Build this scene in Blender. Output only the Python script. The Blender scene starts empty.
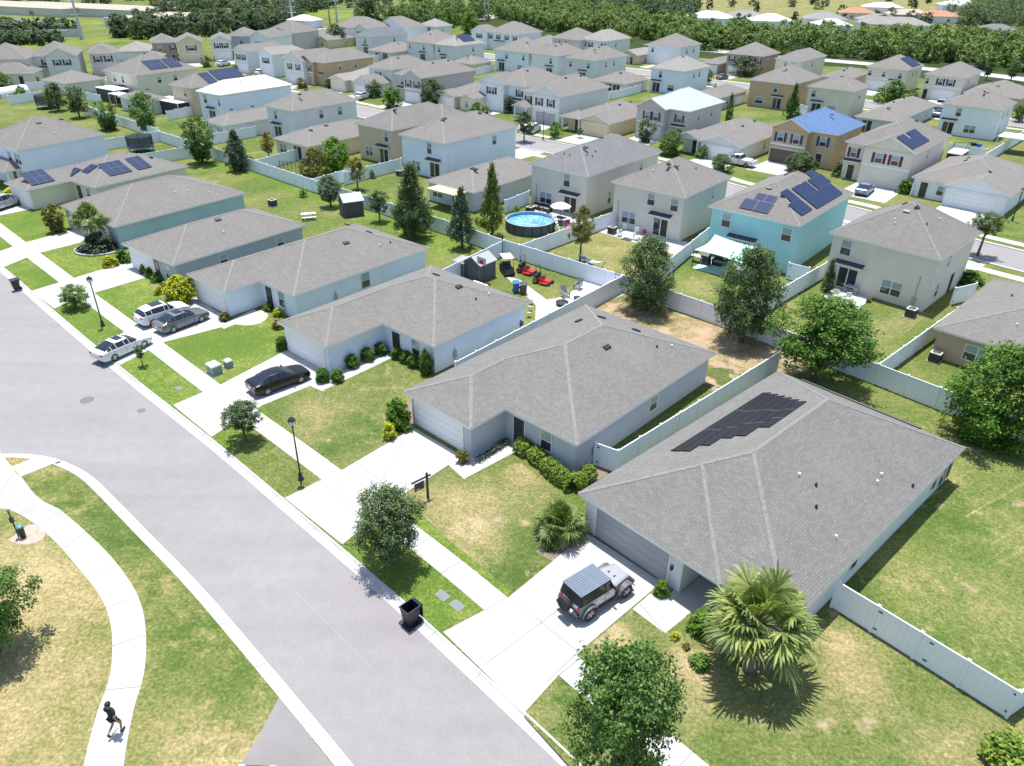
import bpy, bmesh, math, random
import numpy as np
from mathutils import Vector, Matrix
R_ = math.radians
random.seed(7)
S = bpy.context.scene
COL = S.collection
# ------------------------------------------------------------------ camera
CAM_H, FPX, PITCH, ROLL, IW, IH = 30.0, 745.0, R_(30.2309), R_(0.8134), 1024, 766
_c, _s = math.cos(PITCH), math.sin(PITCH)
_fw = Vector((0, _c, -_s)); _u0 = Vector((0, _s, _c)); _r0 = Vector((1, 0, 0))
_rt = _r0*math.cos(ROLL) + _u0*math.sin(ROLL)
_up = -_r0*math.sin(ROLL) + _u0*math.cos(ROLL)
CAMP = Vector((0, 0, CAM_H))
cd = bpy.data.cameras.new('camera'); cam = bpy.data.objects.new('camera', cd); COL.objects.link(cam)
cd.sensor_fit = 'HORIZONTAL'; cd.sensor_width = 36; cd.lens = FPX/IW*36; cd.clip_start = .5; cd.clip_end = 6000
m = Matrix((( _rt.x, _up.x, -_fw.x, 0), (_rt.y, _up.y, -_fw.y, 0), (_rt.z, _up.z, -_fw.z, CAM_H), (0, 0, 0, 1)))
cam.matrix_world = m
S.camera = cam

def at(px, py, z=0.0):
    """survey: the spot in the world (height z) that the aerial photo shows at a pixel"""
    d = _rt*((px-IW/2)/FPX) - _up*((py-IH/2)/FPX) + _fw
    t = (z-CAM_H)/d.z
    return CAMP + d*t
def solve_len(P, d, px):
    """how far to go from P along d until column px is reached"""
    q = P-CAMP; k = (px-IW/2)/FPX
    a0, a1, b0, b1 = q.dot(_rt), d.dot(_rt), q.dot(_fw), d.dot(_fw)
    return (k*b0-a0)/(a1-k*b1)
def height_over(b, py_top, px=None):
    """height of a vertical thing standing at b whose top shows at row py_top"""
    q = b-CAMP; k = (py_top-IH/2)/FPX
    # -(q+z).up = k*(q+z).fw
    return -(q.dot(_up)+k*q.dot(_fw))/(_up.z+k*_fw.z)

# ------------------------------------------------------------------ tagging
def tag(o, label=None, cat=None, group=None, kind=None):
    if label: o['label'] = label
    if cat: o['category'] = cat
    if group: o['group'] = group
    if kind: o['kind'] = kind
    return o
def empty(name, loc, rz=0, sc=None):
    o = bpy.data.objects.new(name, None); COL.objects.link(o)
    o.empty_display_size = .3
    o.location = loc; o.rotation_euler = (0, 0, rz)
    if sc is not None: o.scale = (sc, sc, sc) if not hasattr(sc, '__len__') else sc
    return o
def link(name, data, parent=None, mat4=None):
    o = bpy.data.objects.new(name, data); COL.objects.link(o)
    if parent: o.parent = parent
    if mat4 is not None: o.matrix_local = mat4
    return o
def copy_tree(o, parent=None):
    c = o.copy(); COL.objects.link(c)
    if parent is not None: c.parent = parent
    for ch in list(o.children): copy_tree(ch, c)
    return c

# ------------------------------------------------------------------ mesh builder
class MB:
    def __init__(s): s.v = []; s.f = []; s.m = []; s.mats = []; s.uv = []; s.sm = []
    def mi(s, mat):
        if mat not in s.mats: s.mats.append(mat)
        return s.mats.index(mat)
    def face(s, pts, mat, uv=None, smooth=False):
        b = len(s.v); s.v += [tuple(p) for p in pts]; s.f.append(list(range(b, b+len(pts)))); s.m.append(s.mi(mat))
        s.uv.append(uv); s.sm.append(smooth)
    def mesh_part(s, vs, fs, mat, smooth=False):
        b = len(s.v); s.v += [tuple(p) for p in vs]; k = s.mi(mat)
        for f in fs:
            s.f.append([b+i for i in f]); s.m.append(k); s.uv.append(None); s.sm.append(smooth)
    def box(s, x0, y0, z0, x1, y1, z1, mat, M=None):
        vs = [Vector(p) for p in ((x0,y0,z0),(x1,y0,z0),(x1,y1,z0),(x0,y1,z0),(x0,y0,z1),(x1,y0,z1),(x1,y1,z1),(x0,y1,z1))]
        if M is not None: vs = [M @ p for p in vs]
        s.mesh_part(vs, [(0,3,2,1),(4,5,6,7),(0,1,5,4),(1,2,6,5),(2,3,7,6),(3,0,4,7)], mat)
    def tube(s, pts, rad, mat, n=8, cap=True, smooth=True):
        pts = [Vector(p) for p in pts]; rs = rad if hasattr(rad, '__len__') else [rad]*len(pts)
        vs = []; ref = None
        for i, p in enumerate(pts):
            t = (pts[min(i+1, len(pts)-1)]-pts[max(i-1, 0)]).normalized()
            if ref is None:
                ref = Vector((1, 0, 0)) if abs(t.x) < .8 else Vector((0, 1, 0))
            a = (ref-t*ref.dot(t)).normalized(); b = t.cross(a); ref = a
            for k in range(n):
                th = 2*math.pi*k/n
                vs.append(p+(a*math.cos(th)+b*math.sin(th))*rs[i])
        fs = []
        for i in range(len(pts)-1):
            for k in range(n):
                k2 = (k+1) % n
                fs.append((i*n+k, i*n+k2, (i+1)*n+k2, (i+1)*n+k))
        s.mesh_part(vs, fs, mat, smooth)
        if cap:
            s.mesh_part(vs[:n], [tuple(range(n-1, -1, -1))], mat); s.mesh_part(vs[-n:], [tuple(range(n))], mat)
    def lathe(s, prof, mat, n=16, c=(0, 0, 0), smooth=True, cap=True):
        vs = []; fs = []
        for r, z in prof:
            for k in range(n):
                th = 2*math.pi*k/n; vs.append((c[0]+r*math.cos(th), c[1]+r*math.sin(th), c[2]+z))
        for i in range(len(prof)-1):
            for k in range(n):
                k2 = (k+1) % n; fs.append((i*n+k, i*n+k2, (i+1)*n+k2, (i+1)*n+k))
        s.mesh_part(vs, fs, mat, smooth)
        if not cap: return
        if prof[0][0] > 1e-4: s.mesh_part(vs[:n], [tuple(range(n-1, -1, -1))], mat)
        if prof[-1][0] > 1e-4: s.mesh_part(vs[-n:], [tuple(range(n))], mat)
    def ball(s, c, r, mat, n=10, k=7, sq=(1, 1, 1)):
        prof = [(math.sin(math.pi*i/k), -math.cos(math.pi*i/k)) for i in range(k+1)]
        vs = []; fs = []
        for a, z in prof:
            for j in range(n):
                th = 2*math.pi*j/n
                vs.append((c[0]+r*sq[0]*a*math.cos(th), c[1]+r*sq[1]*a*math.sin(th), c[2]+r*sq[2]*z))
        for i in range(k):
            for j in range(n):
                j2 = (j+1) % n; fs.append((i*n+j, i*n+j2, (i+1)*n+j2, (i+1)*n+j))
        s.mesh_part(vs, fs, mat, True)
    def poly(s, pts, z0, z1, mat, mat_side=None):
        """flat slab with outline pts"""
        n = len(pts); a = sum(pts[i][0]*pts[(i+1) % n][1]-pts[(i+1) % n][0]*pts[i][1] for i in range(n))
        if a < 0: pts = pts[::-1]
        s.mesh_part([(p[0], p[1], z1) for p in pts], [tuple(range(n))], mat)
        if z1 > z0:
            vs = [(p[0], p[1], z0) for p in pts]+[(p[0], p[1], z1) for p in pts]
            s.mesh_part(vs, [(i, (i+1) % n, n+(i+1) % n, n+i) for i in range(n)], mat_side or mat)
    def data(s, name):
        me = bpy.data.meshes.new(name)
        me.from_pydata(s.v, [], s.f)
        for mt in s.mats: me.materials.append(mt)
        me.polygons.foreach_set('material_index', s.m)
        me.polygons.foreach_set('use_smooth', s.sm)
        if any(u is not None for u in s.uv):
            l = me.uv_layers.new(name='UVMap'); k = 0
            for f, u in zip(s.f, s.uv):
                for j in range(len(f)):
                    if u is not None: l.data[k].uv = u[j]
                    k += 1
        me.update()
        return me
    def build(s, name, parent=None, mat4=None):
        return link(name, s.data(name), parent, mat4)

# ------------------------------------------------------------------ materials
def hexlin(r, g, b):
    f = lambda c: (c/12.92 if c <= .04045 else ((c+.055)/1.055)**2.4)
    return (f(r/255), f(g/255), f(b/255), 1)
_MC = {}
def mat(name, col, rough=.8, metal=0, spec=.5, var=0, scale=3., coat=0, emit=None, alpha=None, detail=3):
    if name in _MC: return _MC[name]
    mt = bpy.data.materials.new(name); mt.use_nodes = True; _MC[name] = mt
    nt = mt.node_tree; b = nt.nodes['Principled BSDF']
    c = tuple(col)+(1,) if len(col) == 3 else col
    b.inputs['Base Color'].default_value = c; b.inputs['Roughness'].default_value = rough; b.inputs['Metallic'].default_value = metal
    b.inputs['Specular IOR Level'].default_value = spec
    if coat: b.inputs['Coat Weight'].default_value = coat; b.inputs['Coat Roughness'].default_value = .05
    if var:
        tc = nt.nodes.new('ShaderNodeTexCoord'); nz = nt.nodes.new('ShaderNodeTexNoise'); nz.inputs['Scale'].default_value = scale
        nz.inputs['Detail'].default_value = detail
        mp = nt.nodes.new('ShaderNodeMapRange'); mp.inputs['From Min'].default_value = .3; mp.inputs['From Max'].default_value = .7
        mp.inputs['To Min'].default_value = 1-var; mp.inputs['To Max'].default_value = 1+var
        mx = nt.nodes.new('ShaderNodeMix'); mx.data_type = 'RGBA'; mx.blend_type = 'MULTIPLY'; mx.inputs['Factor'].default_value = 1
        mx.inputs['A'].default_value = c
        nt.links.new(tc.outputs['Object'], nz.inputs['Vector']); nt.links.new(nz.outputs['Fac'], mp.inputs['Value'])
        nt.links.new(mp.outputs['Result'], mx.inputs['B']); nt.links.new(mx.outputs['Result'], b.inputs['Base Color'])
    return mt
class NT:
    """small node-graph helper"""
    def __init__(s, name):
        s.mt = bpy.data.materials.new(name); s.mt.use_nodes = True; s.t = s.mt.node_tree
        s.b = s.t.nodes['Principled BSDF']; _MC[name] = s.mt
        s.tc = s.t.nodes.new('ShaderNodeTexCoord')
    def noise(s, scale, detail=4, rough=.55, vec=None, dist=0):
        n = s.t.nodes.new('ShaderNodeTexNoise'); n.inputs['Scale'].default_value = scale; n.inputs['Detail'].default_value = detail
        n.inputs['Roughness'].default_value = rough; n.inputs['Distortion'].default_value = dist
        s.t.links.new(vec or s.tc.outputs['Object'], n.inputs['Vector']); return n.outputs['Fac']
    def ramp(s, fac, stops):
        r = s.t.nodes.new('ShaderNodeValToRGB'); e = r.color_ramp.elements
        while len(e) < len(stops): e.new(.5)
        for el, (p, c) in zip(e, stops):
            el.position = p; el.color = tuple(c)+(1,) if len(c) == 3 else c
        s.t.links.new(fac, r.inputs['Fac']); return r.outputs['Color']
    def mix(s, fac, a, b, mode='MIX'):
        n = s.t.nodes.new('ShaderNodeMix'); n.data_type = 'RGBA'; n.blend_type = mode
        for k, x in (('Factor', fac), ('A', a), ('B', b)):
            if isinstance(x, bpy.types.NodeSocket): s.t.links.new(x, n.inputs[k])
            elif k == 'Factor': n.inputs[k].default_value = x
            else: n.inputs[k].default_value = tuple(x)+(1,) if len(x) == 3 else x
        return n.outputs['Result']
    def math(s, op, a, b=0.):
        n = s.t.nodes.new('ShaderNodeMath'); n.operation = op
        for k, x in ((0, a), (1, b)):
            if isinstance(x, bpy.types.NodeSocket): s.t.links.new(x, n.inputs[k])
            else: n.inputs[k].default_value = x
        return n.outputs[0]
    def mapr(s, v, a, b, c, d):
        n = s.t.nodes.new('ShaderNodeMapRange')
        s.t.links.new(v, n.inputs['Value'])
        for k, x in zip(('From Min', 'From Max', 'To Min', 'To Max'), (a, b, c, d)): n.inputs[k].default_value = x
        return n.outputs['Result']
    def out(s, col, rough=.85, spec=.3, bump=None, bs=.2, bd=.02):
        s.t.links.new(col, s.b.inputs['Base Color']); s.b.inputs['Roughness'].default_value = rough
        s.b.inputs['Specular IOR Level'].default_value = spec
        if bump is not None:
            n = s.t.nodes.new('ShaderNodeBump'); n.inputs['Strength'].default_value = bs; n.inputs['Distance'].default_value = bd
            s.t.links.new(bump, n.inputs['Height']); s.t.links.new(n.outputs['Normal'], s.b.inputs['Normal'])
        return s.mt

def shingle(name, c1, c2, streak=.05):
    m_ = [(a+b)/2 for a, b in zip(c1, c2)]; c1 = [(a*.55+b*.45)*t for a, b, t in zip(c1, m_, (.985, 1., .985))]; c2 = [(a*.55+b*.45)*t for a, b, t in zip(c2, m_, (.985, 1., .985))]
    g = NT(name); br = g.t.nodes.new('ShaderNodeTexBrick')
    uv = g.tc.outputs['UV']
    mp = g.t.nodes.new('ShaderNodeMapping'); g.t.links.new(uv, mp.inputs['Vector'])
    g.t.links.new(mp.outputs['Vector'], br.inputs['Vector'])
    br.inputs['Scale'].default_value = 1; br.inputs['Brick Width'].default_value = .34; br.inputs['Row Height'].default_value = .15
    br.inputs['Mortar Size'].default_value = .010; br.inputs['Mortar Smooth'].default_value = .4
    br.inputs['Color1'].default_value = (*c1, 1); br.inputs['Color2'].default_value = (*c2, 1)
    br.inputs['Mortar'].default_value = (*[x*.62 for x in c1], 1); br.inputs['Bias'].default_value = -.1
    blot = g.noise(.35, 4, .6); fine = g.noise(9, 3, .7)
    st = g.t.nodes.new('ShaderNodeMapping'); st.inputs['Scale'].default_value = (1.3, .12, 1); g.t.links.new(uv, st.inputs['Vector'])
    streaks = g.noise(1.0, 4, .6, st.outputs['Vector'])
    k = g.math('MULTIPLY', g.mapr(blot, .3, .7, 1-streak, 1+streak), g.mapr(fine, .25, .75, .80, 1.20))
    k = g.math('MULTIPLY', k, g.mapr(streaks, .3, .75, 1.04, .95))
    col = g.mix(1., br.outputs['Color'], k, 'MULTIPLY')
    return g.out(col, .9, .25)
def stucco(name, c, var=.05):
    g = NT(name)
    n1 = g.noise(.5, 4, .6); n2 = g.noise(25, 2)
    k = g.math('MULTIPLY', g.mapr(n1, .3, .7, 1-var, 1+var), g.mapr(n2, .3, .7, .96, 1.04))
    return g.out(g.mix(1., (*c, 1), k, 'MULTIPLY'), .9, .25, n2, .15, .01)
def grassmat(name, dry, tint=(1, 1, 1), soil=.0, patch=.12, spots=()):
    g = NT(name)
    big = g.noise(patch, 5, .62, dist=.6); mid = g.noise(.9, 5, .65); fin = g.noise(6, 4, .7); micro = g.noise(28, 2, .6)
    f = g.math('ADD', g.math('MULTIPLY', big, .65), g.math('MULTIPLY', mid, .35))
    f = g.math('ADD', f, g.math('MULTIPLY', g.math('SUBTRACT', fin, .5), .46))
    f = g.math('ADD', f, dry-.5)
    clump = g.noise(2.6, 4, .7)
    f = g.math('ADD', f, g.math('MULTIPLY', g.math('SUBTRACT', clump, .5), .50))
    for x, y, r, amt in spots:                                 # worn, watered or bare places with their own outline
        vm = g.t.nodes.new('ShaderNodeVectorMath'); vm.operation = 'DISTANCE'; vm.inputs[1].default_value = (x, y, 0); g.t.links.new(g.tc.outputs['Object'], vm.inputs[0])
        dd = g.math('ADD', vm.outputs['Value'], g.math('MULTIPLY', g.math('SUBTRACT', mid, .5), r*2.4))
        f = g.math('ADD', f, g.mapr(dd, r*.45, r*1.15, amt, 0))
    T = lambda c: tuple(a*b for a, b in zip(c, tint))
    col = g.ramp(f, [(.30, T((.058, .095, .022))), (.44, T((.098, .128, .036))), (.56, T((.155, .158, .060))), (.68, T((.230, .196, .094))), (.82, T((.315, .258, .148)))])
    col = g.mix(1., col, g.mapr(micro, .25, .75, .50, 1.50), 'MULTIPLY')
    col = g.mix(1., col, g.mapr(fin, .3, .7, .74, 1.26), 'MULTIPLY')
    if soil:
        sf = g.mapr(g.noise(.45, 5, .65), .62-soil*.3, .74-soil*.3, 0, 1)
        col = g.mix(sf, col, (.37, .275, .195))
    return g.out(col, .95, .12, fin, .5, .05)
def foliage(name, dark, mid, light, trans=.25):
    g = NT(name)
    geo = g.t.nodes.new('ShaderNodeNewGeometry')
    n = g.noise(1.1, 3, .6)
    oi = g.t.nodes.new('ShaderNodeObjectInfo')
    f = g.math('ADD', g.math('MULTIPLY', geo.outputs['Random Per Island'], .55), g.math('MULTIPLY', n, .45))
    f = g.math('ADD', f, g.math('MULTIPLY', g.math('SUBTRACT', oi.outputs['Random'], .5), .16))
    col = g.ramp(f, [(.22, dark), (.5, mid), (.8, light)])
    g.out(col, .6, .3)
    tr = g.t.nodes.new('ShaderNodeBsdfTranslucent'); ms = g.t.nodes.new('ShaderNodeMixShader'); ms.inputs[0].default_value = trans
    tc = g.mix(1., col, (1.5, 1.7, .5, 1), 'MULTIPLY'); g.t.links.new(tc, tr.inputs['Color'])
    o = g.t.nodes['Material Output']
    g.t.links.new(g.b.outputs[0], ms.inputs[1]); g.t.links.new(tr.outputs[0], ms.inputs[2]); g.t.links.new(ms.outputs[0], o.inputs['Surface'])
    return g.mt

WHITE = mat('white trim paint', (.78, .78, .77), .5)
VINYL = mat('white vinyl', (.83, .87, .94), .45, var=.03, scale=.6)
GLASS = mat('window glass', (.035, .045, .055), .06, spec=.9)
GLASS2 = mat('window glass with blind', (.30, .36, .40), .12, spec=.8)  # pale upper pane: sky reflection painted into the colour, along with blinds
SCREEN = mat('dark insect screen', (.02, .025, .03), .5)
BLACK = mat('black metal', (.018, .018, .02), .45)
DGREY = mat('dark grey plastic', (.06, .065, .07), .5)
RUBBER = mat('tyre rubber', (.02, .02, .021), .8)
ALLOY = mat('alloy rim', (.45, .46, .48), .3, metal=.8)
CHROME = mat('bright metal', (.7, .7, .72), .2, metal=1)
GALV = mat('galvanised metal', (.42, .44, .46), .45, metal=.6)
SOLAR = mat('blue solar glass', (.020, .034, .085), .55, spec=.12)
SOLARB = mat('black solar mat', (.012, .012, .015), .5, spec=.3)
SOLARF = mat('solar frame', (.05, .06, .085), .5)
BARK = mat('bark', (.115, .088, .068), .95, var=.3, scale=8)
PALMBARK = mat('palm bark', (.20, .165, .13), .95, var=.35, scale=10)
ROOFS = {
 'grey': shingle('grey shingles', (0.149, 0.142, 0.137), (0.211, 0.202, 0.195)),
 'mid': shingle('taupe shingles', (0.159, 0.148, 0.139), (0.220, 0.206, 0.195)),
 'warm': shingle('weathered brown shingles', (0.171, 0.157, 0.148), (0.231, 0.214, 0.203)),
 'pale': shingle('pale weathered shingles', (0.235, 0.219, 0.209), (0.290, 0.271, 0.261)),
 'white': shingle('white shingles', (.56, .57, .57), (.65, .65, .65), .05),
 'pbl': shingle('light blue grey shingles', (.36, .41, .46), (.44, .48, .52), .06),
 'blue': shingle('blue shingles', (.075, .135, .27), (.13, .21, .37)),
 'dark': shingle('slate grey shingles', (.115, .125, .15), (.17, .18, .21)),
 'cool': shingle('cool grey shingles', (0.142, 0.142, 0.148), (0.200, 0.198, 0.203)),
}
CAPS = {k: mat('ridge cap '+k, c, .9, var=.18, scale=5) for k, c in dict(grey=(0.204,0.194,0.188), mid=(0.201,0.192,0.183), warm=(0.209,0.199,0.190), pale=(0.273,0.262,0.255), white=(0.528,0.528,0.528), pbl=(0.370,0.414,0.449), blue=(0.097,0.158,0.290), dark=(0.132,0.141,0.167), cool=(0.198,0.201,0.207)).items()}
WALLS = {k: stucco(k+' stucco', c) for k, c in dict(
 white=(.78,.805,.845), cream=(.72,.66,.555), beige=(.66,.62,.56), tan=(.55,.405,.26), sand=(.60,.485,.35), yellow=(.68,.58,.39), teal=(.41,.69,.73),
 grey=(.50,.53,.575), pgrey=(.68,.695,.715), blue=(.74,.80,.90), aqua=(.46,.60,.64), brown=(.41,.315,.25), mauve=(.56,.50,.485), green=(.68,.70,.665), slate=(.43,.47,.53), taupe=(.55,.52,.50)).items()}
GARAGE = mat('garage door paint', (.80, .80, .80), .5)
GARAGE_D = mat('grey garage door paint', (.36, .36, .38), .5)
GARAGE_B = mat('brown garage door paint', (.14, .10, .08), .6)
SHUT = {'black': mat('black shutter', (.03, .033, .04), .6), 'red': mat('maroon shutter', (.16, .02, .03), .6), 'blue': mat('navy shutter', (.03, .06, .13), .6), 'grey': mat('charcoal shutter', (.06, .065, .075), .6)}
AWN = mat('dark shingle awning', (.045, .05, .065), .85, var=.2)
DOORM = mat('dark entry door', (.05, .04, .04), .5)
CONC = mat('pale concrete', (.41, .407, .402), .9, spec=.2, var=.11, scale=.55, detail=8)
CONC2 = mat('grey concrete', (.36, .36, .355), .9, spec=.2, var=.08, scale=.7, detail=6)
PADC = mat('patio concrete', (.45, .445, .44), .9, spec=.2, var=.05, scale=.8)
MULCH = mat('bark mulch', (.20, .155, .12), .95, var=.35, scale=7, detail=6)
# ------------------------------------------------------------------ light
w = bpy.data.worlds.new('World'); S.world = w; w.use_nodes = True
sk = w.node_tree.nodes.new('ShaderNodeTexSky'); sk.sky_type = 'NISHITA'; sk.sun_disc = False
SUN = Vector((-.05, .20, 1)).normalized()
sk.sun_elevation = math.asin(SUN.z); sk.sun_rotation = math.atan2(SUN.x, SUN.y)
sk.air_density = 1.0; sk.dust_density = 1.2; sk.ozone_density = 1.0
bg = w.node_tree.nodes['Background']; bg.inputs['Strength'].default_value = .135
w.node_tree.links.new(sk.outputs[0], bg.inputs['Color'])
ld = bpy.data.lights.new('sun', 'SUN'); ld.energy = 4.2; ld.angle = R_(.53); ld.color = (1, .97, .90)
sun = bpy.data.objects.new('sun', ld); COL.objects.link(sun)
sun.rotation_euler = SUN.to_track_quat('Z', 'Y').to_euler(); sun.location = (0, 40, 80)
S.view_settings.view_transform = 'Standard'; S.view_settings.look = 'None'; S.view_settings.gamma = 1; S.view_settings.exposure = .74
S.cycles.max_bounces = 6; S.cycles.diffuse_bounces = 3; S.cycles.glossy_bounces = 2; S.cycles.transmission_bounces = 3; S.cycles.transparent_max_bounces = 4
S.cycles.use_denoising = True; S.cycles.use_adaptive_sampling = True
# ------------------------------------------------------------------ house kit
OH = .38
_WD = {}
def mbdata(key, fn):
    if key not in _WD: _WD[key] = fn()
    return _WD[key]
def win_frame(w, h, cols=1):
    def f():
        b = MB(); fr = .07
        b.box(-w/2-fr, -.06, -fr, w/2+fr, .03, 0, WHITE); b.box(-w/2-fr, -.06, h, w/2+fr, .03, h+fr, WHITE)
        for x in (-w/2-fr, w/2): b.box(x, -.06, 0, x+fr, .03, h, WHITE)
        b.box(-w/2, -.055, h*.5-.025, w/2, .025, h*.5+.025, WHITE)
        for k in range(1, cols):
            x = -w/2+w*k/cols; b.box(x-.05, -.058, 0, x+.05, .028, h, WHITE)
        return b.data('window')
    return mbdata(('wf', w, h, cols), f)
def win_pane(w, h, sky_blind):
    def f():
        b = MB()
        b.face([(-w/2, -.02, 0), (w/2, -.02, 0), (w/2, -.02, h*.5), (-w/2, -.02, h*.5)], SCREEN if not sky_blind else GLASS)
        b.face([(-w/2, -.022, h*.5), (w/2, -.022, h*.5), (w/2, -.022, h), (-w/2, -.022, h)], GLASS2 if sky_blind else GLASS)
        return b.data('pane')
    return mbdata(('wp', w, h, sky_blind), f)
def win_flat(w, h, sky_blind):
    def f():
        b = MB(); b.box(-w/2-.08, -.06, -.08, w/2+.08, .03, h+.08, WHITE)
        b.face([(-w/2, -.065, 0), (w/2, -.065, 0), (w/2, -.065, h*.5-.03), (-w/2, -.065, h*.5-.03)], SCREEN)
        b.face([(-w/2, -.065, h*.5+.03), (w/2, -.065, h*.5+.03), (w/2, -.065, h), (-w/2, -.065, h)], GLASS2 if sky_blind else GLASS)
        return b.data('window')
    return mbdata(('wx', w, h, sky_blind), f)
def shutter(h, colr):
    def f():
        b = MB(); b.box(-.2, -.05, -.05, .2, .01, h+.05, SHUT[colr]); n = int(h/.16)
        for k in range(n): b.box(-.16, -.062, .02+k*h/n, .16, -.052, .02+k*h/n+.09, SHUT[colr])
        return b.data('shutter')
    return mbdata(('sh', h, colr), f)
def slider(w, h):
    def f():
        b = MB()
        for x0, x1 in ((-w/2-.08, -w/2), (w/2, w/2+.08), (-.05, .05)): b.box(x0, -.06, 0, x1, .03, h, WHITE)
        b.box(-w/2-.08, -.06, h, w/2+.08, .03, h+.08, WHITE)
        return b.data('sliding_door')
    return mbdata(('sf', w, h), f)
def slider_pane(w, h):
    def f():
        b = MB(); b.face([(-w/2, -.02, .05), (-.05, -.02, .05), (-.05, -.02, h), (-w/2, -.02, h)], GLASS)
        b.face([(.05, -.015, .05), (w/2, -.015, .05), (w/2, -.015, h), (.05, -.015, h)], SCREEN)
        return b.data('pane')
    return mbdata(('sp', w, h), f)
def awning(w):
    def f():
        b = MB(); d = .75
        b.mesh_part([(-w/2, 0, .38), (w/2, 0, .38), (w/2, -d, .12), (-w/2, -d, .12)], [(0, 3, 2, 1)], AWN)
        b.mesh_part([(-w/2, 0, .34), (w/2, 0, .34), (w/2, -d, 0), (-w/2, -d, 0), (w/2, -d, .12), (-w/2, -d, .12), (w/2, 0, .38), (-w/2, 0, .38)],
                    [(0, 1, 2, 3), (3, 2, 4, 5), (1, 6, 4, 2), (0, 3, 5, 7)], WHITE)
        return b.data('awning')
    return mbdata(('aw', w), f)
def garage(w, h, mt):
    def f():
        b = MB(); n = 4
        for k in range(n):
            b.box(-w/2, -.03, k*h/n+.012, w/2, .02, (k+1)*h/n-.012, mt)
            for j in range(int(w/.6)):
                ww = w/int(w/.6); x = -w/2+j*ww
                b.box(x+.08, -.038, k*h/n+.09, x+ww-.08, -.03, (k+1)*h/n-.09, mt)
        for x in (-w/2-.1, w/2): b.box(x, -.05, 0, x+.1, .02, h+.1, WHITE)
        b.box(-w/2, -.05, h, w/2, .02, h+.1, WHITE)
        return b.data('garage_door')
    return mbdata(('gd', w, h, mt.name), f)
def entry(w, h, mt):
    def f():
        b = MB(); b.box(-w/2-.09, -.04, 0, w/2+.09, .01, h+.09, WHITE); b.box(-w/2, -.06, .02, w/2, -.042, h, mt)
        b.box(-w*.3, -.068, h*.55, w*.3, -.061, h*.9, GLASS)
        return b.data('door')
    return mbdata(('dr', w, h, mt.name), f)
def rvent(w=.62):
    def f():
        b = MB(); b.box(-w/2, -.18, 0, w/2, .16, .12, BLACK); b.box(-w/2-.06, -.24, -.01, w/2+.06, .2, .02, DGREY); return b.data('roof_vent')
    return mbdata(('rv', w), f)
def solar_pan(w, h):
    def f():
        b = MB(); b.box(0.01, .01, .09, w-.01, h-.01, .125, SOLARF); b.face([(.04, .04, .127), (w-.04, .04, .127), (w-.04, h-.04, .127), (.04, h-.04, .127)], SOLAR)
        b.box(w*.2, .1, 0, w*.25, h-.1, .09, GALV); b.box(w*.75, .1, 0, w*.8, h-.1, .09, GALV)
        return b.data('solar_panel')
    return mbdata(('so', w, h), f)

def face_matrix(rc, face, t, z, oh):
    x0, y0, x1, y1 = rc[0]+oh, rc[1]+oh, rc[2]-oh, rc[3]-oh
    if face == 'F': o, X, Y = Vector((x0+(x1-x0)*t, y0, z)), Vector((1, 0, 0)), Vector((0, 1, 0))
    if face == 'S': o, X, Y = Vector((x1, y0+(y1-y0)*t, z)), Vector((0, 1, 0)), Vector((-1, 0, 0))
    if face == 'L': o, X, Y = Vector((x0, y1-(y1-y0)*t, z)), Vector((0, -1, 0)), Vector((1, 0, 0))
    if face == 'B': o, X, Y = Vector((x1-(x1-x0)*t, y1, z)), Vector((-1, 0, 0)), Vector((0, -1, 0))
    return Matrix(((X.x, Y.x, 0, o.x), (X.y, Y.y, 0, o.y), (0, 0, 1, o.z), (0, 0, 0, 1)))
def slope_matrix(rc, z, p, face, s, t, lift=0.):
    x0, y0, x1, y1 = rc
    w, d = x1-x0, y1-y0; c = 1/math.sqrt(1+p*p); sn = p*c
    if face == 'F': o, X, Y = Vector((x0, y0, z)), Vector((1, 0, 0)), Vector((0, c, sn)); L = w
    if face == 'S': o, X, Y = Vector((x1, y0, z)), Vector((0, 1, 0)), Vector((-c, 0, sn)); L = d
    if face == 'L': o, X, Y = Vector((x0, y1, z)), Vector((0, -1, 0)), Vector((c, 0, sn)); L = d
    if face == 'B': o, X, Y = Vector((x1, y1, z)), Vector((-1, 0, 0)), Vector((0, -c, sn)); L = w
    N = X.cross(Y); o = o+X*(s*L)+Y*t+N*lift
    return Matrix(((X.x, Y.x, N.x, o.x), (X.y, Y.y, N.y, o.y), (X.z, Y.z, N.z, o.z), (0, 0, 0, 1)))

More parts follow.
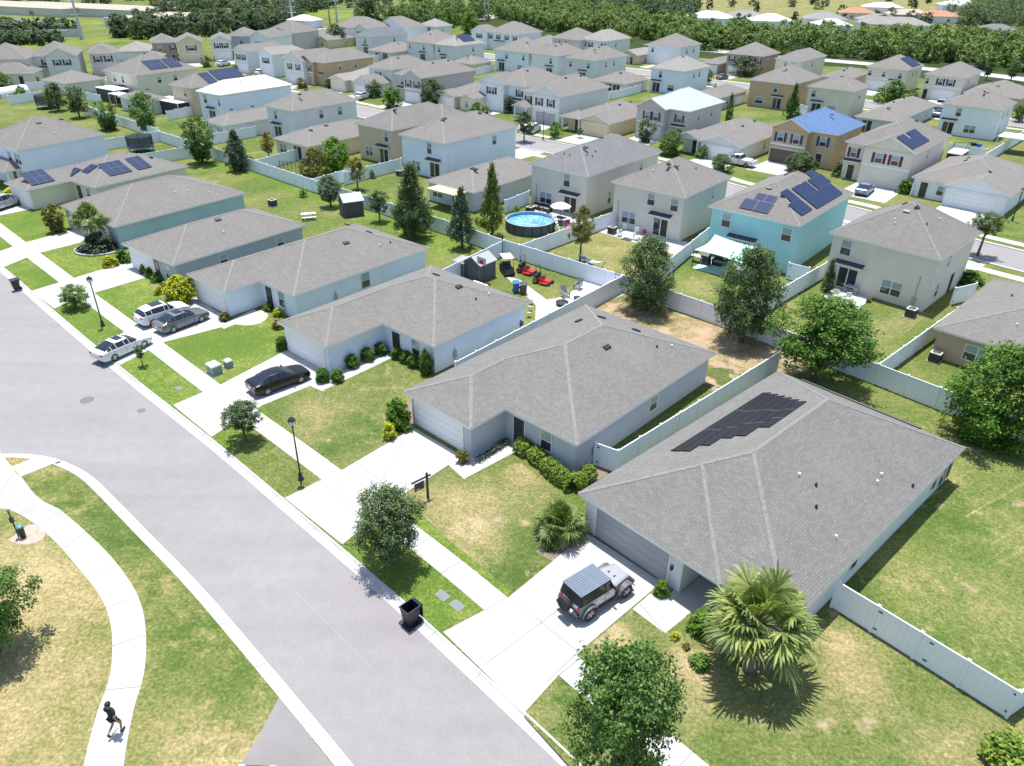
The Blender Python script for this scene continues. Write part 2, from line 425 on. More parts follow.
def roof_solid(rb, tb, wb, cb, rc, z, p, gab, rm, cm, wm, oh, allr):
    x0, y0, x1, y1 = rc; w, d = x1-x0, y1-y0
    k = math.sqrt(1+p*p); zt = z; zb = z-.17
    alongv = d >= w if not gab else ('F' in gab or 'B' in gab)
    if alongv:
        h = w/2; xm = (x0+x1)/2
        a = Vector((xm, y0+(0 if 'F' in gab else h), z+p*h)); b = Vector((xm, y1-(0 if 'B' in gab else h), z+p*h))
        fL = [(x0, y1, z), (x0, y0, z), a, b]; fS = [(x1, y0, z), (x1, y1, z), b, a]
        fF = None if 'F' in gab else [(x0, y0, z), (x1, y0, z), a]; fB = None if 'B' in gab else [(x1, y1, z), (x0, y1, z), b]
    else:
        h = d/2; ym = (y0+y1)/2
        a = Vector((x0+(0 if 'L' in gab else h), ym, z+p*h)); b = Vector((x1-(0 if 'S' in gab else h), ym, z+p*h))
        fF = [(x0, y0, z), (x1, y0, z), b, a]; fB = [(x1, y1, z), (x0, y1, z), a, b]
        fL = None if 'L' in gab else [(x0, y1, z), (x0, y0, z), a]; fS = None if 'S' in gab else [(x1, y0, z), (x1, y1, z), b]
    for f, o, X, Yd in ((fF, (x0, y0), (1, 0), (0, 1)), (fS, (x1, y0), (0, 1), (-1, 0)), (fB, (x1, y1), (-1, 0), (0, -1)), (fL, (x0, y1), (0, -1), (1, 0))):
        if f:
            uv = [((q[0]-o[0])*X[0]+(q[1]-o[1])*X[1]+x0*3, ((q[0]-o[0])*Yd[0]+(q[1]-o[1])*Yd[1])*k) for q in f]
            rb.face(f, rm, uv)
    # fascia and soffit
    sx0, sy0, sx1, sy1 = x0+(oh+.01)*('L' in gab), y0+(oh+.01)*('F' in gab), x1-(oh+.01)*('S' in gab), y1-(oh+.01)*('B' in gab)
    tb.mesh_part([(sx0, sy0, zb), (sx1, sy0, zb), (sx1, sy1, zb), (sx0, sy1, zb)], [(3, 2, 1, 0)], WHITE)
    for q0, q1, g in (((x0, y0), (x1, y0), 'F'), ((x1, y0), (x1, y1), 'S'), ((x1, y1), (x0, y1), 'B'), ((x0, y1), (x0, y0), 'L')):
        if g not in gab: tb.mesh_part([(*q0, zb), (*q1, zb), (*q1, zt), (*q0, zt)], [(0, 1, 2, 3)], WHITE)
    def gable(e0, e1, apex, inward):
        e0, e1, apex, n = Vector((*e0, z)), Vector((*e1, z)), Vector(apex), Vector((*inward, 0))
        dn = Vector((0, 0, -.2))
        tb.mesh_part([e0+dn, apex+dn, apex, e0], [(0, 1, 2, 3)], WHITE); tb.mesh_part([apex+dn, e1+dn, e1, apex], [(0, 1, 2, 3)], WHITE)
        tb.mesh_part([e0+dn, apex+dn, apex+dn+n*(oh+.02), e0+dn+n*(oh+.02)], [(0, 3, 2, 1)], WHITE)
        tb.mesh_part([apex+dn, e1+dn, e1+dn+n*(oh+.02), apex+dn+n*(oh+.02)], [(0, 3, 2, 1)], WHITE)
        dx = (e1-e0).normalized()
        wb.mesh_part([e0+n*oh+dx*oh+Vector((0, 0, -.18)), e1+n*oh-dx*oh+Vector((0, 0, -.18)), e1+n*oh-dx*oh+Vector((0, 0, p*oh)), apex+n*oh, e0+n*oh+dx*oh+Vector((0, 0, p*oh))], [(0, 1, 2, 3, 4)], wm)
    if 'F' in gab: gable((x0, y0), (x1, y0), a, (0, 1))
    if 'B' in gab: gable((x1, y1), (x0, y1), b, (0, -1))
    if 'S' in gab: gable((x1, y0), (x1, y1), b, (-1, 0))
    if 'L' in gab: gable((x0, y1), (x0, y0), a, (1, 0))
    # caps: hips and ridge of this roof, kept only where they are a crest of the whole roof
    def cap(q0, q1, drop):
        q0, q1 = Vector(q0), Vector(q1); dr = (q1-q0); hz = Vector((dr.x, dr.y, 0)).normalized(); sd = Vector((-hz.y, hz.x, 0))
        up = Vector((0, 0, .03)); dn = Vector((0, 0, .024-.12*drop)); n = max(2, int(dr.length/.35)); ok = []
        for k in range(n):
            c = q0+dr*((k+.5)/n); hc = rooftop(allr, c.x, c.y, p)
            l, r = c+sd*.12, c-sd*.12
            ok.append(hc <= c.z+.02 and hc-(rooftop(allr, l.x, l.y, p)+rooftop(allr, r.x, r.y, p))/2 > .12*drop*.4)
        k = 0
        while k < n:
            if ok[k]:
                e = k
                while e < n and ok[e]: e += 1
                a0, a1 = q0+dr*(k/n), q0+dr*(e/n); s2 = sd*.12
                cb.mesh_part([a0+up, a1+up, a1+s2+dn, a0+s2+dn, a1-s2+dn, a0-s2+dn], [(0, 3, 2, 1), (0, 1, 4, 5)], cm)
                k = e
            else: k += 1
    if (b-a).length > .2: cap(a, b, p)
    if fF and alongv or ('L' not in gab and not alongv): cap((x0, y0, z), a, p*.71)
    if alongv:
        if fF: cap((x1, y0, z), a, p*.71)
        if fB: cap((x1, y1, z), b, p*.71); cap((x0, y1, z), b, p*.71)
    else:
        if fL: cap((x0, y1, z), a, p*.71)
        if fS: cap((x1, y0, z), b, p*.71); cap((x1, y1, z), b, p*.71)
def rooftop(allr, x, y, p):
    best = -1e3
    for (x0, y0, x1, y1), z, g in allr:
        if x0-.3 <= x <= x1+.3 and y0-.3 <= y <= y1+.3:
            h = [1e3]; w, d = x1-x0, y1-y0
            if 'L' not in g: h.append(x-x0)
            if 'S' not in g: h.append(x1-x)
            if 'F' not in g: h.append(y-y0)
            if 'B' not in g: h.append(y1-y)
            best = max(best, z+p*min(h))
    return best

HOUSES = {}
def house(name, label, N, L=None, R=None, a=-41., z=5.5, W=None, D=None, wall='cream', roof='grey', p=None, plan=None, wings=(), feats=(), key=None, cat='house', oh=OH, gab='', far=False, near_left=False, group=None, xt=0, yt=0):
    """N: pixel of the eave corner nearest to us (right end of the front); L, R: columns where the front and the side end"""
    if p is None: p = .39 if z < 4 else .50
    a = R_(a); u = Vector((math.cos(a), math.sin(a), 0)); v = Vector((-math.sin(a), math.cos(a), 0))
    P = at(*N, z)
    if W is None: W = solve_len(P, -u, L)
    if D is None: D = solve_len(P, v, R)
    W = abs(W); D = abs(D)
    if near_left: P = P+u*W                   # N was the left corner
    c = P-u*(W/2)+v*(D/2); c.z = 0
    root = empty(name, c, a); tag(root, label, cat, group)
    off = Matrix.Translation((-W/2, -D/2, 0))
    rects = [(0, 0, W, D, z, gab, True)]+[(w if len(w) == 7 else tuple(w)+(True,)) for w in wings]
    # wings may use strings such as 'W' / 'D' fractions: resolved here
    def rs(q, full): return q if not isinstance(q, str) else eval(q, {'W': W, 'D': D})
    rects = [(rs(r[0], W), rs(r[1], D), rs(r[2], W), rs(r[3], D), r[4], r[5], r[6]) for r in rects]
    rb, tb, wb, cb = MB(), MB(), MB(), MB(); wm = WALLS[wall]
    info = []
    allr = [((r[0]+.004*i, r[1]+.004*i, r[2]-.004*i, r[3]-.004*i), r[4]-.007*i, r[5]) for i, r in enumerate(rects)]
    for i, (x0, y0, x1, y1, zz, g, wl) in enumerate(rects):
        e = .004*i; rc = (x0+e, y0+e, x1-e, y1-e); zz2 = zz-.007*i
        roof_solid(rb, tb, wb, cb, rc, zz2, p, g, ROOFS[roof], CAPS[roof], wm, oh, allr)
        info.append((rc, zz2))
        if plan:
            if i == 0:
                for k in range(len(plan)):
                    m0, m1 = plan[k], plan[(k+1) % len(plan)]
                    wb.mesh_part([(*m0, -.1), (*m1, -.1), (*m1, zz2-.1), (*m0, zz2-.1)], [(0, 1, 2, 3)], wm)
        elif wl:
            q = [(rc[0]+oh, rc[1]+oh), (rc[2]-oh, rc[1]+oh), (rc[2]-oh, rc[3]-oh), (rc[0]+oh, rc[3]-oh)]
            for k in range(4):
                m0, m1 = q[k], q[(k+1) % 4]
                wb.mesh_part([(*m0, -.1), (*m1, -.1), (*m1, zz2-.1), (*m0, zz2-.1)], [(0, 1, 2, 3)], wm)
        else:
            for qx in (rc[0]+oh+.12, rc[2]-oh-.12):
                wb.box(qx-.13, rc[1]+oh, -.05, qx+.13, rc[1]+oh+.26, zz2-.15, WALLS['white'])
    wo = wb.build('wall', root, off); ro = rb.build('roof', root, off)
    ro['keep'] = 1; tb.build('fascia', root, off); cb.build('ridge_cap', root, off)
    for f in feats:
        k = f[0]
        ri = f[-1] if isinstance(f[-1], int) and (k not in ('sol', 'v', 'pipe', 'band') or (k == 'band' and len(f) > 3)) else 0
        rc, zz = info[ri]
        if k == 'w':      # window: face, t, sill, w, h, opt dict
            _, fc, t, sill, w, h = f[:6]; opt = f[6] if len(f) > 6 and isinstance(f[6], dict) else {}
            M = off @ face_matrix(rc, fc, t, sill, oh)
            n = opt.get('n', 1); sky_blind = opt.get('sky_blind', 1)
            if far: wo2 = link('window', win_flat(w*n, h, sky_blind), root, M)
            else:
                wo2 = link('window', win_frame(w*n, h, n), root, M); link('pane', win_pane(w*n, h, sky_blind), wo2)
            if 'sh' in opt:
                for sx in (-1, 1): link('shutter', shutter(h, opt['sh']), root, M @ Matrix.Translation((sx*(w*n/2+.30), 0, 0)))
        elif k == 'sd':
            M = off @ face_matrix(rc, f[1], f[2], .12, oh); so = link('sliding_door', slider(1.9, 2.1), root, M); link('pane', slider_pane(1.9, 2.1), so)
            if len(f) > 3 and f[3]: link('awning', awning(f[3]), root, off @ face_matrix(rc, f[1], f[2], 2.6, oh))
        elif k == 'aw': link('awning', awning(f[3]), root, off @ face_matrix(rc, f[1], f[2], f[4], oh))
        elif k == 'gd':
            M = off @ face_matrix(rc, f[1], f[2], .02, oh); link('garage_door', garage(f[3], 2.15, f[4] if len(f) > 4 and not isinstance(f[4], int) else GARAGE), root, M)
        elif k == 'd':
            link('door', entry(.95, 2.1, DOORM), root, off @ face_matrix(rc, f[1], f[2], .05, oh))
        elif k == 'band':   # horizontal trim band on front
            b = MB(); Wd = rc[2]-rc[0]-2*oh; b.box(-Wd/2, -.05, 0, Wd/2, .01, .28, WHITE); b.build('trim_band', root, off @ face_matrix(rc, f[1], .5, f[2], oh))
        elif k == 'v':    # roof vent: slope, s, t(m)
            M = off @ slope_matrix(rc, zz, p, f[1], f[2], f[3]); link('roof_vent', rvent(), ro, off.inverted() @ M)
        elif k == 'pipe':
            b = MB(); b.tube([(0, 0, 0), (0, 0, .20)], .075, WHITE if len(f) < 5 else BLACK); M = off @ slope_matrix(rc, zz, p, f[1], f[2], f[3])
            M = Matrix.Translation(M.translation); b.build('vent_pipe', ro, off.inverted() @ M)
        elif k == 'sol':  # slope, s(m along eave), t(m), nx, ny, pw, ph
            _, sl, s0, t0, nx, ny, pw, ph, ri = f; rc, zz = info[ri]
            for ix in range(nx):
                for iy in range(ny):
                    M = off @ slope_matrix(rc, zz, p, sl, 0, 0) @ Matrix.Translation((s0+ix*pw, t0+iy*ph, 0)); link('solar_panel', solar_pan(pw, ph), root, M)
    if key: HOUSES[key] = (root, u, v, P.copy(), W, D, info)
    return root
def back2(t1=.2, t2=.72, t3=.22, side=(.25, .6), aw=2.4):
    """back of a two-storey house: bedroom windows, a pair below, slider under a little awning"""
    r = [('w', 'F', t1, 3.6, .9, 1.25), ('w', 'F', t2, .75, .85, 1.25, {'n': 2}), ('sd', 'F', t3, aw)]
    r += [('w', 'S', s, 3.6, .8, 1.2) for s in side]
    return r
def vents2(D=.5): return [('v', 'F', .45, 3.6), ('v', 'S', .33, 4.2)]
# ================================================================== the houses
# ---- front row, one storey, facing the near street
GB = {'n': 2}
house('bungalow', 'nearest grey shingled bungalow with black solar mats on its roof and a grey double garage', (788.7, 626.3), z=2.7, a=-47.1, W=13.4, D=21.9, wall='pgrey', roof='grey', key='A', p=.49,
      plan=[(.38, .26), (7.3, .26), (7.3, 2.2), (9.6, 2.2), (9.6, .36), (13.02, .35), (13.02, 21.52), (.38, 21.52)],
      wings=[(0, -.12, 9.7, 12, 2.7, '')],
      feats=[('gd', 'F', .385, 5.2, GARAGE_D, 1), ('w', 'S', .36, .9, .8, 1.2), ('w', 'S', .88, .6, .8, 1.5), ('sd', 'S', .97),
             ('pipe', 'S', .612, 2.14), ('pipe', 'S', .576, 1.99), ('pipe', 'S', .306, 1.37), ('pipe', 'S', .368, 4.97), ('pipe', 'S', .389, 3.99, 1), ('pipe', 'S', .331, 3.13, 1), ('pipe', 'S', .676, .54, 1)])
house('bungalow', 'slate blue bungalow with white garage door and a single skylight box on its grey roof', (577.1, 445.1), z=2.7, a=-42.5, p=.38, W=13.1, D=17.6, wall='grey', roof='grey', key='B',
      wings=[(0, -3.35, 6.85, 9, 2.7, '')],
      feats=[('gd', 'F', .46, 4.9, GARAGE, 1), ('w', 'F', .80, .75, .9, 1.5), ('d', 'F', .60), ('w', 'S', .54, .9, .9, 1.15), ('v', 'S', .53, 5.1), ('v', 'B', .4, 4), ('v', 'B', .66, 4), ('v', 'L', .3, 3.6),
             ('pipe', 'S', .75, 3, 1), ('pipe', 'S', .82, 2.4)])
house('bungalow', 'pale grey bungalow whose walkway is lined with clipped round boxwoods', (433.7, 346.8), z=2.7, a=-41, W=12.95, D=11.9, wall='blue', roof='mid', key='C',
      wings=[(0, -5.8, 6.75, 8, 2.7, '')],
      feats=[('gd', 'F', .5, 4.9, GARAGE, 1), ('w', 'F', .82, .75, .9, 1.5), ('d', 'F', .62), ('v', 'S', .60, 4.6), ('v', 'B', .6, 4.5), ('pipe', 'S', .62, 2.6, 1), ('pipe', 'S', .75, 2.5)])
house('bungalow', 'light blue bungalow with a sandy hip roof behind the white and grey parked cars', (293.6, 296), z=2.7, a=-40, W=12.0, D=17, wall='blue', roof='mid', key='Dn',
      wings=[(0, -3.7, 6.6, 8, 2.7, '')],
      feats=[('gd', 'F', .5, 4.9, GARAGE, 1), ('w', 'F', .8, .75, .9, 1.5), ('d', 'F', .62), ('w', 'S', .5, .8, 1.0, 1.5), ('v', 'S', .55, 4.3), ('v', 'B', .4, 4.3), ('v', 'B', .7, 4.3), ('pipe', 'S', .72, 2.5), ('pipe', 'S', .8, 2.4, 1)])
house('bungalow', 'dark grey walled bungalow with low hip roof beside the round street tree', (173, 265.2), L=121.6, z=2.7, a=-37.5, D=16.3, wall='slate', roof='mid', key='E',
      feats=[('gd', 'F', .28, 4.6, GARAGE), ('w', 'F', .82, .4, .9, 1.6), ('d', 'F', .6), ('w', 'S', .34, 1.0, .9, 1.1), ('w', 'S', .8, .9, .9, 1.2), ('v', 'S', .5, 4.6), ('pipe', 'S', .45, 2.4)])
house('bungalow', 'teal walled bungalow behind the tall fan palm on the left', (113.7, 227), z=2.7, a=-36.5, W=12.6, D=17.5, wall='aqua', roof='mid', key='F',
      feats=[('gd', 'F', .3, 4.6, GARAGE), ('w', 'F', .8, .6, .9, 1.5), ('pipe', 'S', .55, 3.2), ('pipe', 'S', .63, 2.9), ('pipe', 'S', .75, 1.6)])
house('bungalow', 'cream bungalow with four small solar arrays on its roof and a row of little shrubs', (94.4, 187.7), z=2.7, a=-33.5, W=11.6, D=14, wall='cream', roof='mid', key='G',
      wings=[(0, -5.6, 5.9, 7, 2.7, '')],
      feats=[('gd', 'F', .5, 4.7, GARAGE, 1), ('w', 'F', .8, .7, .9, 1.4), ('d', 'F', .6),
             ('sol', 'S', 1.0, .6, 3, 2, 1.0, 1.5, 1), ('sol', 'S', 3.2, 1.5, 3, 2, 1.05, 1.5, 0), ('sol', 'S', 7.2, 1.5, 2, 2, 1.05, 1.5, 0), ('sol', 'F', 5.6, 2.0, 1, 2, 1.6, .9, 0), ('sol', 'F', 3.6, .6, 1, 2, 1.6, .9, 0), ('v', 'B', .3, 3.6)])
house('two_story_house', 'white two storey house at the left edge with a plain pale blue side wall', (15.9, 150.1), R=107, z=5.5, a=-34, W=11, wall='blue', roof='mid', key='H',
      wings=[('W-9', -1.9, 'W-1', 2, 2.8, '', False)],
      feats=[('w', 'F', .72, 3.4, .9, 1.4), ('w', 'F', .93, 3.4, .8, 1.4, {'n': 2}), ('w', 'F', .88, .6, .9, 1.5), ('d', 'F', .7), ('v', 'S', .45, 4.8), ('v', 'S', .7, 4.9), ('v', 'B', .5, 2.8), ('pipe', 'S', .5, 2)])
# ---- second row, backs towards us
house('bungalow', 'tan bungalow at the right edge with an air conditioner under its window', (933.5, 327.4), z=2.7, a=-45, W=13, D=16, wall='tan', roof='mid', xt=1, key='R2a', near_left=True,
      feats=[('w', 'F', .27, .7, .95, 1.3, GB), ('v', 'F', .60, 3.8), ('pipe', 'F', .4, 3), ('pipe', 'L', .45, 3.4, 1), ('d', 'L', .2)])
house('two_story_house', 'cream two storey house with white patio chairs behind it', (941.3, 260.3), z=5.5, p=.6, a=-45, W=10.8, D=11.8, wall='cream', roof='mid', key='D',
      feats=[('w', 'F', .15, 3.5, 1.0, 1.5), ('w', 'F', .67, .75, .95, 1.4, GB), ('sd', 'F', .23, 3.0), ('w', 'S', .35, 3.7, .7, 1.1), ('w', 'S', .25, .8, .8, 1.3), ('d', 'S', .62), ('v', 'F', .5, 4.9), ('v', 'S', .42, 5.6), ('v', 'L', .5, 5.3),
             ('pipe', 'F', .45, 3.4), ('pipe', 'F', .47, 3.0), ('pipe', 'S', .3, 3.6, 1), ('pipe', 'S', .55, 3.4)])
house('two_story_house', 'turquoise two storey house with blue solar panels and a teal shade sail behind', (800.2, 226.2), L=708.2, R=854.5, z=5.5, a=-39.8, wall='teal', roof='mid', key='T',
      feats=[('w', 'F', .19, 3.5, 1.0, 1.5), ('w', 'F', .72, .75, 1., 1.4, GB), ('w', 'F', .90, 3.5, 1.0, 1.4), ('sd', 'F', .42, 3.4), ('v', 'F', .47, 4.6), ('v', 'L', .3, 4.3), ('pipe', 'S', .5, 4.2),
             ('sol', 'F', 3.3, .7, 2, 1, 1.65, 1.6, 0), ('sol', 'F', 4.2, 2.3, 2, 1, 1.15, 1.2, 0),
             ('sol', 'S', 2.1, .9, 3, 1, 1.0, 1.9, 0), ('sol', 'S', 3.2, 2.8, 2, 1, 1.0, 1.7, 0),
             ('sol', 'S', 6.0, .7, 8, 1, 1.0, 1.9, 0), ('sol', 'S', 6.0, 2.6, 4, 1, 1.0, 1.7, 0), ('sol', 'S', 10.6, 2.6, 4, 1, 1.0, 1.7, 0), ('sol', 'S', 12., 4.3, 2, 1, 1., 1., 0)])
house('two_story_house', 'beige two storey house behind the young gold green tree, patio table at its back', (686, 197.5), L=610.8, R=732.5, z=5.5, a=-39, wall='beige', roof='mid', key='U',
      feats=[('w', 'F', .55, 3.6, .95, 1.4), ('w', 'F', .88, 3.5, .95, 1.4), ('w', 'F', .25, .75, .95, 1.4, GB), ('sd', 'F', .72, 3.0), ('w', 'S', .66, 3.5, .5, .9), ('v', 'F', .62, 4.8), ('v', 'S', .3, 5.2), ('pipe', 'F', .4, 3.2), ('pipe', 'S', .6, 3.1, 1)])
house('two_story_house', 'sand coloured two storey house behind the round above ground pool', (588.2, 176.4), L=528, R=662.6, z=5.5, a=-39.5, wall='beige', roof='cool', key='V',
      wings=[(-.9, 'D-7.4', 7, 'D+.8', 5.5, '')],
      feats=[('w', 'F', .65, 3.5, .95, 1.6), ('w', 'F', .28, .7, .95, 1.4, GB), ('sd', 'F', .73, 3.2), ('w', 'S', .31, .7, .8, 1.6), ('w', 'S', .74, 3.5, .8, 1.2), ('v', 'F', .62, 5.0), ('v', 'L', .46, 5.3), ('pipe', 'S', .2, 3.2, 1), ('pipe', 'S', .24, 2.8, 1), ('pipe', 'S', .32, 3.4, 1), ('pipe', 'F', .4, 3, 1), ('pipe', 'F', .5, 2.9, 1)])
house('bungalow', 'grey roofed bungalow half hidden behind the tall cypress', (474, 192.8), L=424.7, z=2.7, a=-39, D=17, wall='grey', roof='warm', key='W', feats=[('w', 'S', .14, .8, .9, 1.3), ('w', 'F', .2, .7, .9, 1.3, GB), ('v', 'F', .62, 4.5), ('v', 'S', .25, 4.4), ('sd', 'F', .65)])
house('two_story_house', 'pale blue two storey house with a dark awning over its back door', (444, 143.8), L=398, R=519, z=5.5, a=-39, wall='blue', roof='warm', key='X',
      feats=[('w', 'F', .66, 3.5, .9, 1.5), ('w', 'F', .32, .6, .85, 1.3, GB), ('sd', 'F', .77, 3.0), ('w', 'S', .68, 3.5, .9, 1.3), ('v', 'F', .56, 4.8), ('v', 'S', .28, 5), ('v', 'S', .72, 4.6)])
house('two_story_house', 'ochre two storey house with a green back door', (392, 130.6), L=354.5, z=5.5, a=-38.5, D=17, wall='sand', roof='grey', key='Y',
      wings=[('W-7', 'D-6.5', 'W+.8', 'D+.7', 5.5, '')],
      feats=[('w', 'F', .82, 3.5, .85, 1.5), ('w', 'F', .28, .7, .8, 1.5, GB), ('sd', 'F', .72, 2.8), ('v', 'F', .6, 4.6), ('v', 'L', .45, 4.6)])
house('bungalow', 'cream bungalow with a recessed back porch behind the round mango tree', (308, 146.8), L=272, z=2.7, a=-38, D=18, wall='cream', roof='warm', key='Z', feats=[('w', 'F', .22, .6, .85, 1.4, GB), ('sd', 'F', .66), ('w', 'S', .12, .7, .9, 1.4), ('v', 'F', .6, 4), ('v', 'S', .4, 4.4)])
house('two_story_house', 'light beige two storey house with two small windows high in its long side wall', (292, 111.1), L=263, R=358.7, z=5.5, a=-37.5, wall='pgrey', roof='warm', key='AA',
      feats=[('w', 'F', .33, 3.5, .85, 1.4), ('sd', 'F', .35, 2.8), ('w', 'S', .42, 3.4, .9, 1.4), ('w', 'S', .72, 3.4, .9, 1.4), ('v', 'F', .7, 4.4), ('v', 'S', .45, 4.9)])
house('bungalow', 'low grey bungalow in front of the house with the bright white roof', (224.5, 125.9), L=202, R=266, z=2.7, a=-37, D=15, wall='pgrey', roof='warm', key='AB', feats=[('w', 'F', .25, .7, .85, 1.4), ('w', 'F', .7, .7, .85, 1.4, GB), ('v', 'S', .3, 4.5), ('v', 'S', .6, 4.4)])
house('two_story_house', 'two storey house with a bright white roof seen from behind', (219.5, 95.3), L=195.2, R=293.1, z=5.5, a=-36, wall='blue', roof='white', key='AC', far=True,
      feats=[('w', 'F', .28, 3.5, .85, 1.4), ('sd', 'F', .5, 2.8), ('w', 'F', .9, 3.4, .5, 1.3), ('pipe', 'S', .4, 3, 1), ('pipe', 'S', .5, 3, 1), ('pipe', 'S', .62, 2.6, 1), ('v', 'S', .5, 4.8)])
house('two_story_house', 'tan two storey house with a wide purple solar array across its roof', (190.5, 87.8), L=168, z=5.5, a=-35, D=15, wall='sand', roof='mid', key='AD', far=True,
      feats=[('w', 'F', .65, 3.5, .8, 1.3), ('sol', 'S', 4.5, .5, 2, 2, 1.1, 1.8, 0), ('sol', 'S', 7.2, 1.2, 6, 2, 1.1, 1.7, 0)])
house('bungalow', 'low grey bungalow between two white patio canopies', (145.4, 102), L=117, R=170.6, z=2.7, a=-35, wall='pgrey', roof='warm', key='AE', far=True, feats=[('sd', 'F', .7), ('w', 'F', .3, .7, .9, 1.3), ('v', 'S', .6, 4.4), ('v', 'S', .3, 3.6)])
house('two_story_house', 'white two storey house with a purple solar array and two dark side windows', (135.4, 75.5), L=101.5, R=198, z=5.5, a=-33, wall='cream', roof='mid', key='AF', far=True,
      feats=[('w', 'F', .3, 3.5, .8, 1.3), ('w', 'F', .55, 3.5, .8, 1.3), ('sd', 'F', .5, 2.6), ('w', 'S', .35, 3.4, .9, 1.2), ('w', 'S', .62, 3.4, .9, 1.2), ('sol', 'S', 4.5, 1.2, 4, 2, 1.1, 1.7, 0), ('sol', 'S', 9.3, 1.2, 3, 2, 1.1, 1.7, 0)])
house('bungalow', 'pale green bungalow behind the two round yard trees at far left', (66, 83.6), L=56, R=107, z=2.7, a=-31, W=10, wall='green', roof='warm', key='AG', far=True, feats=[('w', 'S', .9, .8, .8, 1.2), ('sd', 'F', .5)])
# ---- third row, fronts, across the back street
G_ = GARAGE
house('bungalow', 'white gable fronted bungalow near the right edge with a wide white garage door', (1014.3, 195.3), z=2.7, a=-43, W=13, D=17, wall='white', roof='warm', key='R3a', xt=1,
      wings=[('W-8.3', -1.6, 'W', 10, 2.7, 'F')], feats=[('gd', 'F', .5, 5, WHITE, 1), ('d', 'F', .12), ('w', 'F', .3, .8, .8, 1.2), ('w', 'S', .4, .8, .9, 1.3), ('v', 'L', .4, 4.5), ('v', 'L', .55, 4.8), ('v', 'S', .2, 4.6)])
house('two_story_house', 'cream two storey house with maroon shutters and a blue solar array', (919, 152.7), R=951.6, z=5.5, a=-41.5, W=10.6, wall='cream', roof='mid', key='R3b', gab='',
      wings=[('W-7.6', -1.2, 'W', 9, 5.5, 'F')],
      feats=[('w', 'F', .33, 3.35, 1.0, 1.35, {'sh': 'red'}, 1), ('w', 'F', .67, 3.35, 1.0, 1.35, {'sh': 'red'}, 1), ('gd', 'F', .5, 5, WALLS['cream'], 1), ('band', 'F', 2.75, 1), ('w', 'F', .12, 3.35, .8, 1.3, {'sh': 'red'}), ('d', 'F', .13), ('aw', 'F', .13, 2.6, 2.7),
             ('w', 'S', .4, 3.5, .6, 1.2), ('w', 'S', .35, .8, .8, 1.3), ('v', 'S', .7, 4.9), ('sol', 'S', .5, .9, 8, 1, 1.0, 1.7, 1), ('sol', 'S', .5, 2.6, 3, 1, 1.0, 1.2, 1), ('sol', 'S', 4.7, 2.6, 4, 1, 1.0, 1.2, 1)])
house('two_story_house', 'tan two storey house with a bright blue roof and navy shutters', (839.4, 135), R=866, z=5.5, a=-40.5, W=10.8, wall='tan', roof='blue', key='R3c',
      wings=[(0, -1.3, 6.6, 9, 5.5, 'F')],
      feats=[('w', 'F', .26, 3.35, 1.0, 1.35, {'sh': 'blue'}, 1), ('w', 'F', .72, 3.35, 1.0, 1.35, {'sh': 'blue'}, 1), ('gd', 'F', .42, 4.6, GARAGE_B, 1), ('band', 'F', 2.75, 1), ('w', 'F', .8, 3.35, 1.0, 1.35, {'sh': 'blue'}), ('d', 'F', .78), ('w', 'S', .3, 3.5, .8, 1.2), ('w', 'S', .35, .8, .8, 1.3), ('v', 'F', .7, 4.8)])
house('bungalow', 'white bungalow with a low front gable, small white pickup parked in front', (745.8, 146), R=765, z=2.7, a=-40, W=11.8, D=17, wall='green', roof='warm', key='R3d',
      wings=[('W-7.6', -1.8, 'W', 8, 2.7, 'F'), (-.8, -1.4, 4.2, 4, 2.75, 'F', False)], feats=[('gd', 'F', .5, 4.9, G_, 1), ('d', 'F', .2), ('w', 'S', .5, .8, .8, 1.2), ('v', 'S', .4, 4.4), ('v', 'S', .7, 4.6)])
house('two_story_house', 'mauve grey two storey house with a light blue metal roof', (690, 111.6), R=725, z=5.5, a=-39.5, W=10.5, D=14, wall='mauve', roof='pbl', key='R3e',
      wings=[(0, -1.5, 6.5, 8, 5.5, 'F')],
      feats=[('w', 'F', .4, 3.35, .9, 1.35, {'sh': 'grey'}, 1), ('w', 'F', .7, 3.35, .9, 1.35, {'sh': 'grey'}, 1), ('gd', 'F', .5, 4.7, G_, 1), ('band', 'F', 2.75, 1), ('w', 'F', .82, 3.35, .9, 1.2, {'sh': 'grey'}), ('d', 'F', .85), ('aw', 'F', .82, 2.8, 2.6), ('w', 'S', .3, 3.4, .7, 1.3), ('w', 'S', .68, 3.4, .7, 1.3), ('w', 'S', .4, .8, .7, 1.3)])
house('bungalow', 'pale yellow bungalow with a front gable and a small porch on its left', (614.8, 122.9), R=637, z=2.7, a=-39, W=11, D=16, wall='yellow', roof='warm', key='R3f',
      wings=[('W-7', -1.6, 'W', 8, 2.7, 'F'), (-.6, -1.4, 4.2, 4, 2.72, '', False)], feats=[('gd', 'F', .5, 4.8, WALLS['yellow'], 1), ('d', 'F', .2), ('v', 'S', .5, 4.5), ('v', 'S', .75, 4.6)])
house('two_story_house', 'white two storey house with black shutters and a small blue white van before it', (563.4, 96.5), R=611, z=5.5, a=-39, W=10.4, wall='green', roof='warm', key='R3g',
      wings=[('W-7.4', -1, 'W', 9, 5.5, 'F'), (-.6, -2.4, 3.2, 3, 2.9, 'F', False)],
      feats=[('w', 'F', .25, 3.35, .9, 1.35, {'sh': 'black'}, 1), ('w', 'F', .68, 3.35, .9, 1.35, {'sh': 'black'}, 1), ('gd', 'F', .5, 4.8, GARAGE_D, 1), ('band', 'F', 2.75, 1), ('w', 'F', .12, 3.35, .8, 1.2, {'sh': 'black'}), ('v', 'S', .4, 5), ('v', 'S', .7, 4.8)])
